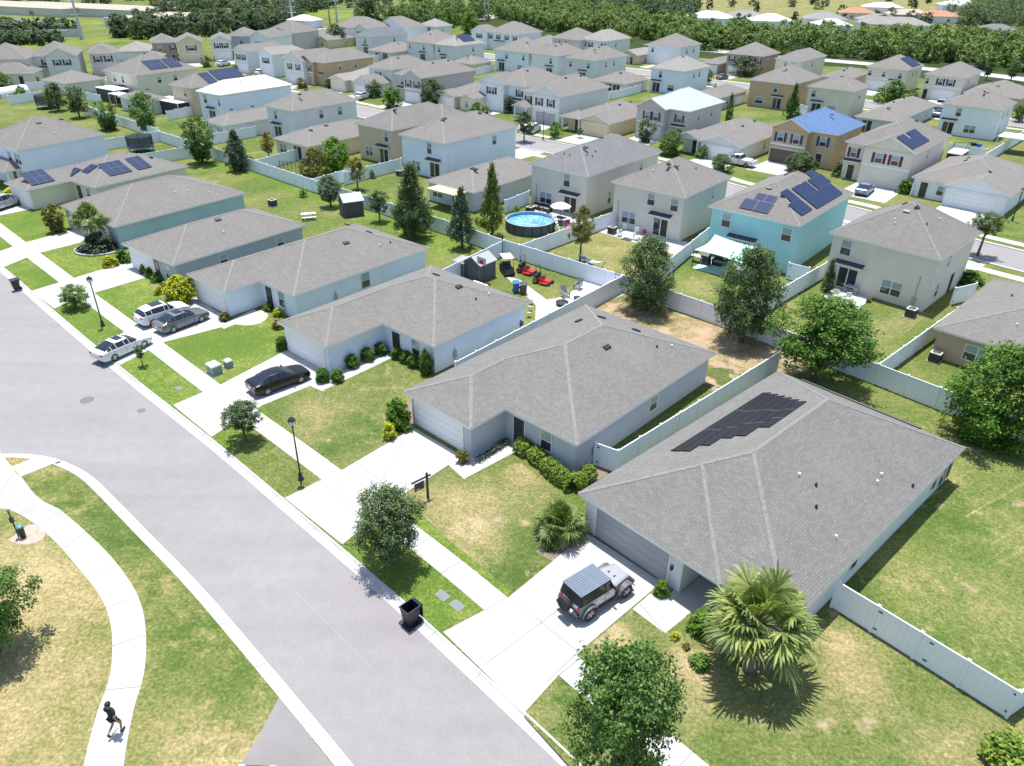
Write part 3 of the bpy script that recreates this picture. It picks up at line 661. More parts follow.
house('two_story_house', 'white two storey house with one wide shuttered window in its front gable', (525.5, 87), R=553, z=5.5, a=-38.5, W=10.6, D=15, wall='white', roof='warm', key='R3h',
      wings=[(-1.5, -1.2, 5.8, 8, 5.5, 'F')], feats=[('w', 'F', .5, 3.35, .9, 1.35, {'sh': 'black', 'n': 2}, 1), ('w', 'F', .85, 3.35, .9, 1.3, {'sh': 'black'}), ('gd', 'F', .5, 4.8, G_, 1), ('v', 'S', .4, 4.8), ('aw', 'F', .8, 2.8, 2.6)])
house('bungalow', 'small cream bungalow with brick coloured porch posts and twin front gables', (476, 98.5), R=500, z=2.7, a=-38.5, W=10.5, D=15, wall='cream', roof='warm', key='R3i',
      wings=[(0, -1.4, 5.6, 8, 2.7, 'F'), ('W-4.2', -1, 'W', 6, 2.75, 'F')], feats=[('gd', 'F', .5, 4.4, G_, 1), ('d', 'F', .7), ('w', 'F', .5, .8, .8, 1.2, 2)])
house('two_story_house', 'grey beige two storey house with green grey shutters and a long blank side wall', (424.7, 77.7), R=476.5, z=5.5, a=-38, W=9.6, wall='mauve', roof='warm', key='R3j', far=True,
      wings=[('W-6.2', -1.2, 'W', 8, 5.5, 'F')],
      feats=[('w', 'F', .27, 3.3, .9, 1.35, {'sh': 'grey'}, 1), ('w', 'F', .74, 3.3, .9, 1.35, {'sh': 'grey'}, 1), ('gd', 'F', .5, 4.4, G_, 1), ('band', 'F', 2.75, 1), ('w', 'F', .2, 3.3, .8, 1.2), ('aw', 'F', .18, 2.6, 2.6), ('v', 'S', .4, 4.5), ('v', 'S', .7, 4.6)])
house('two_story_house', 'sage two storey house with a low white garage wing beside it', (392, 70), z=5.5, a=-37.5, W=8.6, D=14, wall='green', roof='warm', key='R3k', far=True,
      wings=[(1, -6, 8, 2, 2.8, 'F')], feats=[('w', 'F', .4, 3.3, .9, 1.35, {'sh': 'grey', 'n': 1}), ('gd', 'F', .5, 4.4, G_, 1), ('v', 'S', .4, 4)])
house('bungalow', 'cream bungalow with a front gable beside the ochre two storey house', (363.7, 82), R=378, z=2.7, a=-37.5, W=10.8, D=15, wall='cream', roof='pale', key='R3l', far=True,
      wings=[(0, -1.6, 6, 8, 2.7, 'F')], feats=[('gd', 'F', .5, 4.4, WALLS['cream'], 1), ('d', 'F', .7), ('w', 'S', .2, .8, .8, 1.2)])
house('two_story_house', 'ochre two storey house with twin front windows and a dark valley in its roof', (323.7, 62.7), R=375, z=5.5, a=-37, W=8.6, wall='tan', roof='warm', key='R3m', far=True,
      wings=[(-.6, -1, 5.4, 8, 5.5, 'F')], feats=[('w', 'F', .28, 3.3, .8, 1.3, {'sh': 'grey'}, 1), ('w', 'F', .72, 3.3, .8, 1.3, {'sh': 'grey'}, 1), ('gd', 'F', .5, 4.2, WALLS['tan'], 1), ('w', 'S', .3, 3.4, .7, 1.2), ('w', 'S', .62, 3.4, .7, 1.2), ('aw', 'F', .86, 2.2, 2.7), ('band', 'F', 2.75, 1)])
house('two_story_house', 'pale sage two storey gable house just left of the ochre one', (302.4, 61.6), z=5.5, a=-36.5, L=281, D=15, wall='green', roof='warm', key='R3n', far=True, gab='F', feats=[('w', 'F', .3, 3.3, .8, 1.3, {'sh': 'grey'}), ('w', 'F', .72, 3.3, .8, 1.3, {'sh': 'grey'}), ('gd', 'F', .5, 4.4, G_), ('band', 'F', 2.75)])
house('two_story_house', 'white two storey house with a whitish roof and paired dark front window', (271.3, 55.2), L=256.2, R=309, z=5.5, a=-35.5, wall='white', roof='pale', key='R3o', far=True, gab='F', feats=[('w', 'F', .5, 3.3, .9, 1.3, {'n': 2, 'sh': 'grey'}), ('gd', 'F', .5, 4.4, WHITE)])
house('two_story_house', 'light grey two storey house with two shuttered windows left of the white roofed one', (246, 51.8), L=231.5, z=5.5, a=-34, D=15, wall='pgrey', roof='warm', key='R3p', far=True, gab='F', feats=[('w', 'F', .3, 3.3, .8, 1.3, {'sh': 'grey'}), ('w', 'F', .72, 3.3, .8, 1.3, {'sh': 'grey'}), ('gd', 'F', .5, 4.2, G_)])
# ---- fourth row, backs
house('two_story_house', 'white two storey house with blue bins at its back near the right edge', (1003.5, 110.4), L=941.6, R=1017.7, z=5.5, a=-41, wall='white', roof='warm', key='R4a',
      feats=[('w', 'F', .3, 3.5, .9, 1.4), ('w', 'F', .57, .8, .95, 1.3, GB), ('sd', 'F', .18, 2.8), ('w', 'S', .3, 3.5, .7, 1.2), ('w', 'S', .6, 3.5, .7, 1.2), ('w', 'S', .3, .8, .7, 1.2), ('v', 'F', .6, 4.8), ('v', 'S', .3, 5.2)])
house('bungalow', 'long low grey bungalow behind the maroon shuttered house', (898, 122), L=853.8, R=937.4, z=2.7, a=-40.5, wall='grey', roof='warm', key='R4b', feats=[('w', 'S', .55, .8, .8, 1.2), ('w', 'S', .8, .8, .8, 1.2), ('sd', 'F', .3), ('v', 'F', .6, 4.3), ('v', 'S', .4, 4.8), ('v', 'S', .65, 4.8)])
house('two_story_house', 'off white two storey house directly behind the blue roofed house', (854.7, 91.6), L=806.8, R=870.9, z=5.5, a=-40, wall='cream', roof='warm', key='R4c', far=True,
      feats=[('w', 'F', .14, 3.5, .85, 1.3), ('w', 'F', .6, .8, .85, 1.3, GB), ('sd', 'F', .25, 2.8), ('w', 'S', .5, 3.5, .7, 1.2), ('v', 'F', .55, 4.7)])
house('two_story_house', 'tan two storey house behind the pointed juniper tree', (794.4, 84.6), L=748.4, R=821.9, z=5.5, a=-39.5, wall='tan', roof='warm', key='R4d', far=True,
      feats=[('w', 'F', .62, 3.5, .8, 1.4), ('w', 'F', .28, .8, .85, 1.3, GB), ('sd', 'F', .7, 2.8), ('w', 'S', .5, 3.5, .6, 1.1), ('w', 'S', .85, 3.5, .6, 1.1), ('v', 'F', .6, 4.4), ('v', 'S', .3, 4.8)])
house('bungalow', 'taupe bungalow tucked behind the thin cypress and left of the tan house', (720.8, 98), L=690, R=748.4, z=2.7, a=-39, wall='taupe', roof='warm', key='R4e', far=True, feats=[('w', 'S', .3, .8, .8, 1.2), ('v', 'F', .5, 4.3), ('v', 'S', .4, 4.6)])
house('two_story_house', 'white two storey house with an open patio door below its small awning', (685, 71.5), L=649.4, R=711.3, z=5.5, a=-39, wall='blue', roof='pale', key='R4f', far=True, feats=[('w', 'F', .3, 3.5, .8, 1.4), ('w', 'F', .65, .8, .8, 1.3, GB), ('sd', 'F', .2, 2.8), ('w', 'S', .4, 3.5, .7, 1.2), ('w', 'S', .62, 3.5, .7, 1.2), ('v', 'S', .5, 5)])
house('bungalow', 'cream bungalow with a dark open back porch beside the white patio door house', (625.4, 84), L=590.7, R=650, z=2.7, a=-39, wall='cream', roof='warm', key='R4g', far=True, feats=[('sd', 'F', .75), ('sd', 'F', .5), ('w', 'S', .3, .8, .9, 1.3), ('v', 'F', .6, 4.3), ('v', 'S', .4, 4.6)])
house('two_story_house', 'pale grey two storey house with a wide low hip roof in mid distance', (594.9, 60.7), L=564.8, R=628.8, z=5.5, a=-38.5, wall='pgrey', roof='warm', key='R4h', far=True, feats=[('w', 'F', .8, 3.4, .8, 1.3), ('w', 'F', .15, 3.4, .8, 1.3), ('sd', 'F', .6, 2.8), ('w', 'S', .35, 3.4, .7, 1.3), ('w', 'S', .6, 3.4, .7, 1.3), ('v', 'F', .7, 4.5), ('v', 'S', .5, 4.9)])
house('two_story_house', 'white two storey house touching the wide hip roofed one on its right', (558, 56.2), L=529.7, z=5.5, a=-38.5, D=14, wall='white', roof='warm', key='R4i', far=True, feats=[('w', 'F', .75, 3.4, .8, 1.3), ('sd', 'F', .7, 2.8), ('w', 'F', .2, .8, .8, 1.3, GB), ('v', 'F', .6, 4.5), ('v', 'S', .5, 4.7)])
house('two_story_house', 'pale blue white two storey house with a square hip roof at mid top', (529, 53), L=493.3, z=5.5, a=-38.5, D=13, wall='blue', roof='warm', key='R4j', far=True, feats=[('w', 'F', .35, 3.4, .8, 1.3), ('sd', 'F', .2, 2.8), ('w', 'F', .75, .8, .8, 1.3, GB), ('w', 'F', .85, 3.4, .8, 1.3), ('v', 'F', .7, 4.5)])
house('bungalow', 'yellowish bungalow with a white fence in front, beside the square blue white house', (472.4, 64.3), L=450.6, R=493, z=2.7, a=-38, wall='yellow', roof='warm', key='R4k', far=True, feats=[('w', 'S', .85, .8, .8, 1.2), ('v', 'S', .3, 4.3), ('v', 'S', .6, 4.3)])
house('two_story_house', 'pale grey two storey house with pale solar panels on its right slope', (455.7, 46.2), L=433, R=485.7, z=5.5, a=-37.5, wall='pgrey', roof='pale', key='R4l', far=True, feats=[('w', 'F', .2, 3.4, .8, 1.3), ('sd', 'F', .4, 2.6), ('w', 'S', .6, 3.4, .8, 1.2), ('sol', 'S', 5, 1.5, 5, 2, 1.1, 1.7, 0), ('v', 'F', .7, 4)])
house('two_story_house', 'pale grey two storey house directly left of the one with pale solar panels', (433, 43.5), L=404.7, z=5.5, a=-37.5, D=14, wall='pgrey', roof='warm', key='R4m', far=True, feats=[('w', 'F', .65, 3.4, .8, 1.3), ('w', 'F', .12, 3.4, .6, 1.3), ('sd', 'F', .6, 2.8), ('v', 'F', .6, 4.4)])
house('bungalow', 'beige bungalow with a dark screened porch under the slate roofed house', (390.5, 52.6), L=367, z=2.7, a=-37, D=15, wall='beige', roof='warm', key='R4n', far=True, feats=[('sd', 'F', .4), ('sd', 'F', .75), ('v', 'S', .5, 4.3)])
house('two_story_house', 'white walled two storey house with a dark slate blue roof', (371.2, 36.8), L=353.7, R=408.9, z=5.5, a=-37, wall='pgrey', roof='dark', key='R4o', far=True, feats=[('w', 'F', .6, 3.4, .8, 1.4), ('sd', 'F', .6, 2.6), ('w', 'S', .62, 3.4, .8, 1.3)])
# ---- fifth row and the far edge, fronts
SB = {'sh': 'black'}
def front2(sx=(.3, .7)): return [('w', 'F', s, 3.4, .9, 1.3, SB) for s in sx]+[('gd', 'F', .5, 4.4, G_), ('band', 'F', 2.75)]
house('two_story_house', 'beige two storey house with a bright blue solar array at upper right', (909, 70.2), L=866.4, R=924.9, z=5.5, a=-40.5, wall='cream', roof='warm', key='R5a', far=True, feats=[('w', 'F', .08, 3.4, .8, 1.2), ('w', 'F', .44, 3.4, .8, 1.2), ('w', 'F', .85, 3.4, .8, 1.2), ('band', 'F', 2.75), ('d', 'F', .8), ('aw', 'F', .75, 3, 2.7), ('gd', 'F', .3, 4.6, G_), ('w', 'S', .4, 3.4, .6, 1.2), ('w', 'S', .7, 3.4, .6, 1.2), ('sol', 'S', 4.2, .5, 6, 2, 1.1, 1.9, 0)])
house('two_story_house', 'off white two storey house with a wide black shuttered window at upper right', (966.7, 77.9), L=924, R=983.4, z=5.5, a=-41, wall='cream', roof='warm', key='R5b', far=True, feats=[('w', 'F', .42, 3.35, .9, 1.35, SB), ('w', 'F', .68, 3.35, .9, 1.35, SB), ('w', 'F', .08, 3.4, .7, 1.2), ('gd', 'F', .55, 4.8, G_), ('band', 'F', 2.75), ('d', 'F', .1), ('w', 'S', .3, 3.4, .6, 1.2)])
house('bungalow', 'tan bungalow cut by the right edge below the far tree line', (1021.8, 98.8), z=2.7, a=-41, W=12, D=16, wall='tan', roof='warm', key='R5c', far=True, feats=[('d', 'F', .8), ('v', 'F', .5, 4.3), ('v', 'L', .5, 4.3)])
house('two_story_house', 'cream two storey house with two small upper windows below the woods', (803.5, 61.2), L=774.3, R=827.7, z=5.5, a=-39.5, wall='cream', roof='warm', key='R5d', far=True, feats=[('w', 'F', .4, 3.4, .8, 1.4), ('w', 'F', .68, 3.4, .8, 1.4), ('w', 'S', .45, 3.4, .7, 1.4), ('gd', 'F', .4, 4.4, G_)])
house('bungalow', 'low grey bungalow squeezed between the cream house and the blue solar house', (850, 79), L=819, z=2.7, a=-40, D=15, wall='taupe', roof='warm', key='R5z', far=True, feats=[('v', 'F', .6, 4), ('v', 'S', .5, 4)])
house('two_story_house', 'brown two storey house with three black shuttered upper windows', (763.4, 56.3), L=725.8, R=781, z=5.5, a=-39, wall='brown', roof='warm', key='R5e', far=True, feats=[('w', 'F', .15, 3.4, .9, 1.3, SB), ('w', 'F', .5, 3.4, .9, 1.3, SB), ('w', 'F', .9, 3.4, .9, 1.3, SB), ('w', 'S', .35, 3.4, .7, 1.3), ('gd', 'F', .3, 4.6, G_)])
house('bungalow', 'brown grey bungalow left of the brown shuttered house', (719, 64), L=700.7, z=2.7, a=-39, D=14, wall='brown', roof='warm', key='R5f', far=True, feats=[('gd', 'F', .5, 4.4, G_)])
house('two_story_house', 'long white two storey house behind a round dark green tree', (682, 47.2), L=646.7, R=702.4, z=5.5, a=-38.5, wall='white', roof='warm', key='R5g', far=True, feats=[('w', 'F', .15, 3.4, .8, 1.3), ('w', 'S', .3, 3.4, .8, 1.3), ('w', 'S', .65, 3.4, .8, 1.3), ('gd', 'F', .5, 4.4, G_)])
house('bungalow', 'tan bungalow with a gabled porch and dark entry at mid top', (637.5, 55.5), L=618, R=648, z=2.7, a=-38.5, D=14, wall='sand', roof='pale', key='R5h', far=True, gab='F', feats=[('d', 'F', .7), ('gd', 'F', .3, 3.6, WALLS['sand'])])
house('two_story_house', 'sage white two storey house with black shutters just below the woods', (606.6, 41.2), L=579, R=632, z=5.5, a=-38, wall='green', roof='pale', key='R5i', far=True, feats=[('w', 'F', .15, 3.4, .8, 1.3, SB), ('w', 'F', .4, 3.4, .8, 1.3, SB), ('w', 'F', .9, 3.4, .8, 1.3, SB), ('w', 'S', .4, 3.4, .7, 1.3), ('gd', 'F', .3, 4.4, G_)])
house('two_story_house', 'beige two storey house with one broad black shuttered window near the woods', (580, 40), L=551, z=5.5, a=-38, D=13, wall='mauve', roof='warm', key='R5j', far=True, feats=[('w', 'F', .38, 3.4, .9, 1.3, {'sh': 'black', 'n': 2})])
house('bungalow', 'low yellowish bungalow in front of the beige house near the woods', (553, 45), z=2.7, a=-38, W=12, D=12, wall='yellow', roof='warm', key='R5jj', far=True, feats=[('gd', 'F', .4, 4.4, G_)])
house('two_story_house', 'pale two storey house standing alone against the woods', (523, 33.6), L=497, R=543, z=5.5, a=-37.5, wall='green', roof='warm', key='R5k', far=True, feats=[('w', 'F', .2, 3.4, .8, 1.3), ('w', 'S', .3, 3.4, .8, 1.3), ('w', 'S', .65, 3.4, .8, 1.3)])
house('two_story_house', 'long white two storey house with four shuttered windows joined to a tan gable', (519, 34.4), L=486, z=5.5, a=-37.5, D=13, wall='white', roof='warm', key='R5l', far=True, wings=[(-6.3, -1, 1.2, 8, 5.5, 'F')], feats=[('w', 'F', .1, 3.4, .8, 1.3, SB), ('w', 'F', .35, 3.4, .8, 1.3, SB), ('w', 'F', .62, 3.4, .8, 1.3, SB), ('w', 'F', .88, 3.4, .8, 1.3, SB), ('w', 'F', .5, 3.4, .9, 1.3, {'sh': 'grey', 'n': 2}, 1), ('aw', 'F', .4, 5, 2.7)])
house('two_story_house', 'grey two storey house with a broad window in front of the green canopy', (435.6, 26.8), L=417, R=453, z=5.5, a=-36.5, wall='pgrey', roof='pale', key='R5m', far=True, gab='', feats=[('w', 'F', .45, 3.4, .9, 1.3, {'n': 3, 'sh': 'black'}), ('w', 'S', .4, 3.4, .7, 1.2), ('gd', 'F', .5, 4.4, G_)])
house('two_story_house', 'small white gable house with three dark upper windows beside the big round tree', (404, 28.6), L=376.5, z=5.5, a=-36, D=13, wall='white', roof='warm', key='R5n', far=True, gab='F', feats=[('w', 'F', .3, 3.4, .8, 1.3, SB), ('w', 'F', .75, 3.4, .8, 1.3, SB)])
house('two_story_house', 'white two storey house with blue grey shutters by the main road', (368.5, 29.4), L=331.5, z=5.5, a=-35, D=13, wall='white', roof='warm', key='R5o', far=True, wings=[('W-6.5', -1, 'W', 8, 5.5, 'F')], feats=[('w', 'F', .5, 3.4, .9, 1.3, {'sh': 'grey', 'n': 3}, 1), ('w', 'F', .2, 3.4, .9, 1.3, {'sh': 'grey'})])
house('bungalow', 'pale yellow bungalow with a small gable at far left centre', (329.8, 40), L=296, z=2.7, a=-33, D=13, wall='yellow', roof='warm', key='R5p', far=True, wings=[('W-6', -1.2, 'W', 8, 2.7, 'F')], feats=[('w', 'F', .5, .9, .8, 1.2, 1)])
house('two_story_house', 'mauve brown two storey house with grey roof near the power line', (294.7, 33), L=263, z=5.5, a=-25, D=13, wall='mauve', roof='mid', key='R5q', far=True, wings=[('W-9', -1, 'W-2.5', 8, 5.5, 'F')], feats=[('w', 'F', .5, 3.4, .8, 1.4, {'n': 2}, 1)])
house('two_story_house', 'white two storey gable house with one dark window strip', (268, 38), L=247.5, z=5.5, a=-20, D=13, wall='white', roof='mid', key='R5r', far=True, gab='F', feats=[('w', 'F', .5, 3.3, .8, 1.0, {'n': 4})])
house('two_story_house', 'blue grey two storey house half hidden behind the white gable house', (250, 36), L=226, z=5.5, a=5, D=13, wall='grey', roof='mid', key='R5s', far=True, feats=[('w', 'F', .6, 3.3, .8, 1.3)])
house('two_story_house', 'pale sage two storey gable house with two black shuttered windows at far left', (231, 40.3), L=209.5, z=5.5, a=18, D=13, wall='green', roof='mid', key='R5t', far=True, gab='F', feats=front2()+[('w', 'L', .3, 3.3, .8, 1.2)])
house('two_story_house', 'yellow two storey gable house with one broad shuttered window at far left', (203, 42), L=175, z=5.5, a=22, D=13, wall='yellow', roof='mid', key='R5u', far=True, gab='F', feats=[('w', 'F', .55, 3.3, .9, 1.3, {'sh': 'black', 'n': 2}), ('gd', 'F', .5, 4.2, WALLS['yellow'])])
house('two_story_house', 'brown two storey house attached left of the yellow gable at far left', (177, 42), L=150, z=5.5, a=24, D=11, wall='brown', roof='mid', key='R5v', far=True, feats=[('w', 'F', .85, 3.3, .9, 1.3, SB), ('w', 'F', .3, 3.3, .6, 1.2), ('d', 'F', .8)])
house('bungalow', 'long pale bungalow with a whitish low roof before the grass strip', (151, 51), L=114, z=2.7, a=14, D=13, wall='white', roof='pale', key='R5w', far=True, feats=[('d', 'F', .85)])
house('bungalow', 'small grey bungalow in the gap below the long pale bungalow', (161, 58), L=138, z=2.7, a=14, D=10, wall='taupe', roof='warm', key='R5y', far=True, feats=[('d', 'F', .8)])
house('two_story_house', 'mauve beige two storey house with two dark shuttered windows near the grass strip', (115.5, 52.4), L=87, z=5.5, a=24, D=12.5, wall='mauve', roof='mid', key='R5x', far=True, feats=[('w', 'F', .3, 3.3, 1.0, 1.4, {'sh': 'black'}), ('w', 'F', .72, 3.3, 1.0, 1.4, {'sh': 'black'})])
house('two_story_house', 'sage green two storey house with blue grey shutters in its gable at far left', (77, 55), L=28, z=5.5, a=20, D=12.5, wall='green', roof='mid', key='R5ai', far=True, wings=[('W-7.5', -1.2, 'W', 8, 5.5, 'F')], feats=[('w', 'F', .35, 3.3, .9, 1.3, {'sh': 'blue'}, 1), ('w', 'F', .68, 3.3, .9, 1.3, {'sh': 'blue'}, 1), ('w', 'F', .3, 3.3, .9, 1.3, {'sh': 'black'}), ('aw', 'F', .25, 2.5, 2.7)])
house('two_story_house', 'cream two storey house with a dark arched entry at the left edge', (27, 58.5), z=5.5, a=12, W=12, D=12, wall='cream', roof='mid', key='R5ah', far=True, wings=[('W-9', -5, 'W+2', 3, 2.8, '')], feats=[('w', 'F', .3, 3.3, .9, 1.3, {'sh': 'black'}), ('w', 'F', .7, 3.3, .9, 1.3, {'sh': 'black'}), ('d', 'F', .75, 1)])
# ================================================================== ground, road, paths
ROAD_R = [(-110, 124), (-80, 97), (-66, 84.2), (-53.2, 72.6), (-45, 64.6), (-35.3, 55.4), (-30.2, 50.6), (-24.9, 45.8), (-20.5, 41.8), (-16.0, 37.5), (-9.6, 31.4), (-4.7, 26.6), (0.1, 21.6), (2.6, 19.0), (9, 12), (18, 2), (40, -24)]
ROAD_L = [(-58, 36.8), (-46, 39.4), (-39, 40.7), (-34.7, 41.2), (-32.4, 41.2), (-30.1, 40.5), (-27.8, 39.2), (-26, 37.7), (-21.7, 33.8), (-17.2, 29.8), (-12.6, 25.3), (-6.4, 19.1), (0, 12.4), (8, 3.5), (28, -22)]
def smooth(pts, it=2):
    for _ in range(it):
        q = [pts[0]]
        for a, b in zip(pts[:-1], pts[1:]):
            q.append((a[0]*.75+b[0]*.25, a[1]*.75+b[1]*.25)); q.append((a[0]*.25+b[0]*.75, a[1]*.25+b[1]*.75))
        q.append(pts[-1]); pts = q
    return pts
def offset(pts, d):
    """polyline moved d to the right of its direction of travel"""
    out = []
    for i in range(len(pts)):
        a, b = pts[max(i-1, 0)], pts[min(i+1, len(pts)-1)]
        tx, ty = b[0]-a[0], b[1]-a[1]; l = math.hypot(tx, ty)
        out.append((pts[i][0]+ty/l*d, pts[i][1]-tx/l*d))
    return out
def strip(mb, prof, pts, mt):
    """sweep a profile of (offset, z) along pts; positive offsets lie left of travel"""
    rows = [[(*q, z) for q in offset(pts, -o)] for o, z in prof]
    for r0, r1 in zip(rows[:-1], rows[1:]):
        n = len(pts); mb.mesh_part(r0+r1, [(i, i+1, n+i+1, n+i) for i in range(n-1)], mt, True)
def P2(l): return [tuple(at(x, y).xy) for x, y in l]
def slab(name, pts, mt, z, kind='structure', t=.05):
    b = MB(); b.poly(pts, z-t, z, mt); return tag(b.build(name), kind=kind)
rr, rl = smooth(ROAD_R), smooth(ROAD_L)
# materials
ga = NT('asphalt'); n1 = ga.noise(.12, 4, .6); n2 = ga.noise(1.2, 5, .7); n3 = ga.noise(14, 3, .8)
mpp = ga.t.nodes.new('ShaderNodeMapping'); mpp.inputs['Rotation'].default_value = (0, 0, R_(44)); mpp.inputs['Scale'].default_value = (.03, .55, 1); ga.t.links.new(ga.tc.outputs['Object'], mpp.inputs['Vector'])
lane = ga.noise(1., 3, .5, mpp.outputs['Vector']); spot = ga.noise(.9, 6, .75)
k = ga.math('MULTIPLY', ga.mapr(lane, .3, .7, .95, 1.05), ga.mapr(spot, .66, .74, 1., .88))
for q_, lo_, hi_ in ((n1, .94, 1.06), (n2, .95, 1.05), (n3, .87, 1.13)): k = ga.math('MULTIPLY', k, ga.mapr(q_, .3, .7, lo_, hi_))
ASPH = ga.out(ga.mix(1., (.243, .230, .233, 1), k, 'MULTIPLY'), .9, .2)
ga = NT('dark asphalt'); n1 = ga.noise(.4, 4, .6); n3 = ga.noise(14, 3, .8)
ASPH2 = ga.out(ga.mix(1., (.215, .205, .205, 1), ga.math('MULTIPLY', ga.mapr(n1, .3, .7, .92, 1.08), ga.mapr(n3, .25, .75, .85, 1.15)), 'MULTIPLY'), .9, .2)
GR = grassmat('lawn grass', .45, (1.12, 1.12, 1.0))
GRL = grassmat('lush lawn grass', .345, (1.5, 1.5, 1.1))
def sp(x, y, r, a): q = at(x, y); return (q.x, q.y, r, a)
GRD = grassmat('dry park grass', .585, (1.12, 1.12, 1.05), patch=.16, spots=[sp(165, 610, 4, -.10), sp(225, 665, 4.5, -.13), sp(120, 520, 4, -.13), sp(80, 482, 3.5, -.12), sp(205, 740, 3, .14), sp(60, 600, 4, .14), sp(40, 700, 5, .12), sp(150, 560, 3, -.12), sp(250, 700, 2.5, -.12), sp(30, 560, 3, .1)])
GRM = grassmat('patchy front lawn', .49, (1.08, 1.08, 1.05), soil=.04, patch=.2, spots=[sp(452, 505, 3.6, .19), sp(480, 545, 2.2, .16), sp(520, 470, 2, .1), sp(530, 560, 3, -.15), sp(420, 470, 1.5, -.12), sp(310, 420, 3, .16), sp(345, 430, 2.5, -.12), sp(613, 636, 1.2, .28), sp(606, 652, .8, .28), sp(675, 690, 2.4, .12), sp(690, 660, 1.4, .16), sp(850, 655, 2.2, .12), sp(838, 640, 1.2, .16), sp(868, 690, 1.6, .10), sp(960, 740, 2.5, .1), sp(780, 730, 3, .04), sp(905, 700, 3, -.08), sp(600, 700, 2, -.15), sp(720, 740, 2.5, -.05)])
GRY = grassmat('yard grass', .44, (1.18, 1.18, 1.1), soil=.03, spots=[sp(945, 505, 3, -.12), sp(900, 560, 2.5, .12), sp(985, 600, 3, .1), sp(915, 600, 2, .15), sp(930, 470, 2, .08), sp(705, 290, 2.5, .12)])
GRS = grassmat('brown back yard', .74, (1.05, .98, 1.02), soil=.45, spots=[sp(716, 378, 3, -.3), sp(622, 300, 2.5, -.2), sp(830, 360, 3, -.2)])
GRF = grassmat('bright field', .38, (1.7, 1.55, 1.2))
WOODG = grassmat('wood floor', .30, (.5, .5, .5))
# base sheet with the road on it
b = MB(); b.poly([(-3000, -80), (3000, -80), (3000, 4200), (-3000, 4200)], -.14, -.14, GR); tag(b.build('ground'), kind='structure')
b = MB(); b.poly([(-130, -60), (90, -60), (90, 20), (-60, 160), (-130, 160)], -.13, -.13, ASPH); tag(b.build('road'), kind='structure')
# block lawns: right of the street out to the horizon, and the park corner on the left
east = offset(rr, -.62)
b = MB(); b.poly(east+[(60, -60), (2800, -60), (2800, 4000), (-2800, 4000), (-2800, 600), (-200, 205)], -.13, 0, GR); tag(b.build('lawn'), kind='structure')
park = offset(rl, .62)
b = MB(); b.poly(park+[(20, -50), (-90, -50), (-90, 30)], -.13, 0, GRD); tag(b.build('park_lawn'), kind='structure')
# kerbs: gutter pan, mountable nose, back
KP = [(0, -.128), (.02, -.118), (.38, -.10), (.46, -.06), (.54, .008), (.64, .012), (.64, -.13)]
b = MB(); strip(b, [(o, z) for o, z in KP], rr, CONC); tag(b.build('kerb'), kind='structure')
b = MB(); strip(b, [(-o, z) for o, z in KP], rl, CONC); tag(b.build('kerb'), kind='structure')
def kerb_joints(pts, sgn, step=3.05):
    b = MB(); acc = 0
    for p, q in zip(pts[:-1], pts[1:]):
        l = math.hypot(q[0]-p[0], q[1]-p[1]); acc += l
        if acc > step and abs(p[0]) < 60:
            acc = 0; tx, ty = (q[0]-p[0])/l, (q[1]-p[1])/l
            for (o0, z0), (o1, z1) in zip(KP[1:5], KP[2:6]):
                A = [(p[0]-ty*o*sgn+tx*d, p[1]+tx*o*sgn+ty*d, z+.003) for o, z, d in ((o0, z0, -.018), (o1, z1, -.018), (o1, z1, .018), (o0, z0, .018))]
                b.mesh_part(A, [(0, 1, 2, 3)], JOINT)
    return b
JOINT = mat('joint grey', (.24, .235, .225), .9)  # plain dark grey for the slab and kerb joints
tag(kerb_joints(rr, 1).build('kerb_joint'), kind='structure'); tag(kerb_joints(rl, -1).build('kerb_joint'), kind='structure')
# dark side apron of asphalt on the park side
slab('parking_apron', P2([(279, 697), (258, 737), (236, 772), (300, 830), (352, 790)]), ASPH2, .006)
# --- sidewalk in front of the houses
SWE = smooth([(-110, 131.5), (-80, 104.5), (-64, 89.5), (-53.1, 79.0), (-45.6, 71.9), (-41.3, 67.8), (-34.3, 61.2), (-30.4, 57.6), (-23.6, 51.1), (-18.4, 46.4), (-11.2, 39.7), (-4.9, 33.6), (-1.4, 30.1), (6.5, 21.6), (9.0, 18.9), (20, 7), (44, -20)])
b = MB(); sw0 = SWE; sw1 = offset(SWE, 1.5); b.mesh_part([(*p, .014) for p in sw0]+[(*p, .014) for p in sw1], [(i, len(sw0)+i, len(sw0)+i+1, i+1) for i in range(len(sw0)-1)], CONC)
tag(b.build('sidewalk'), kind='structure')
def joints(name, segs, w=.022, z=.022):
    b = MB()
    for p, q in segs:
        p, q = Vector((*p, z)), Vector((*q, z)); d = (q-p).normalized(); n = Vector((-d.y, d.x, 0))*w
        b.mesh_part([p-n, q-n, q+n, p+n], [(0, 1, 2, 3)], JOINT)
    return tag(b.build(name), kind='structure')
js = []
for p, q in list(zip(sw0, sw1))[::2]: js.append((p, q))
joints('sidewalk_joint', js)
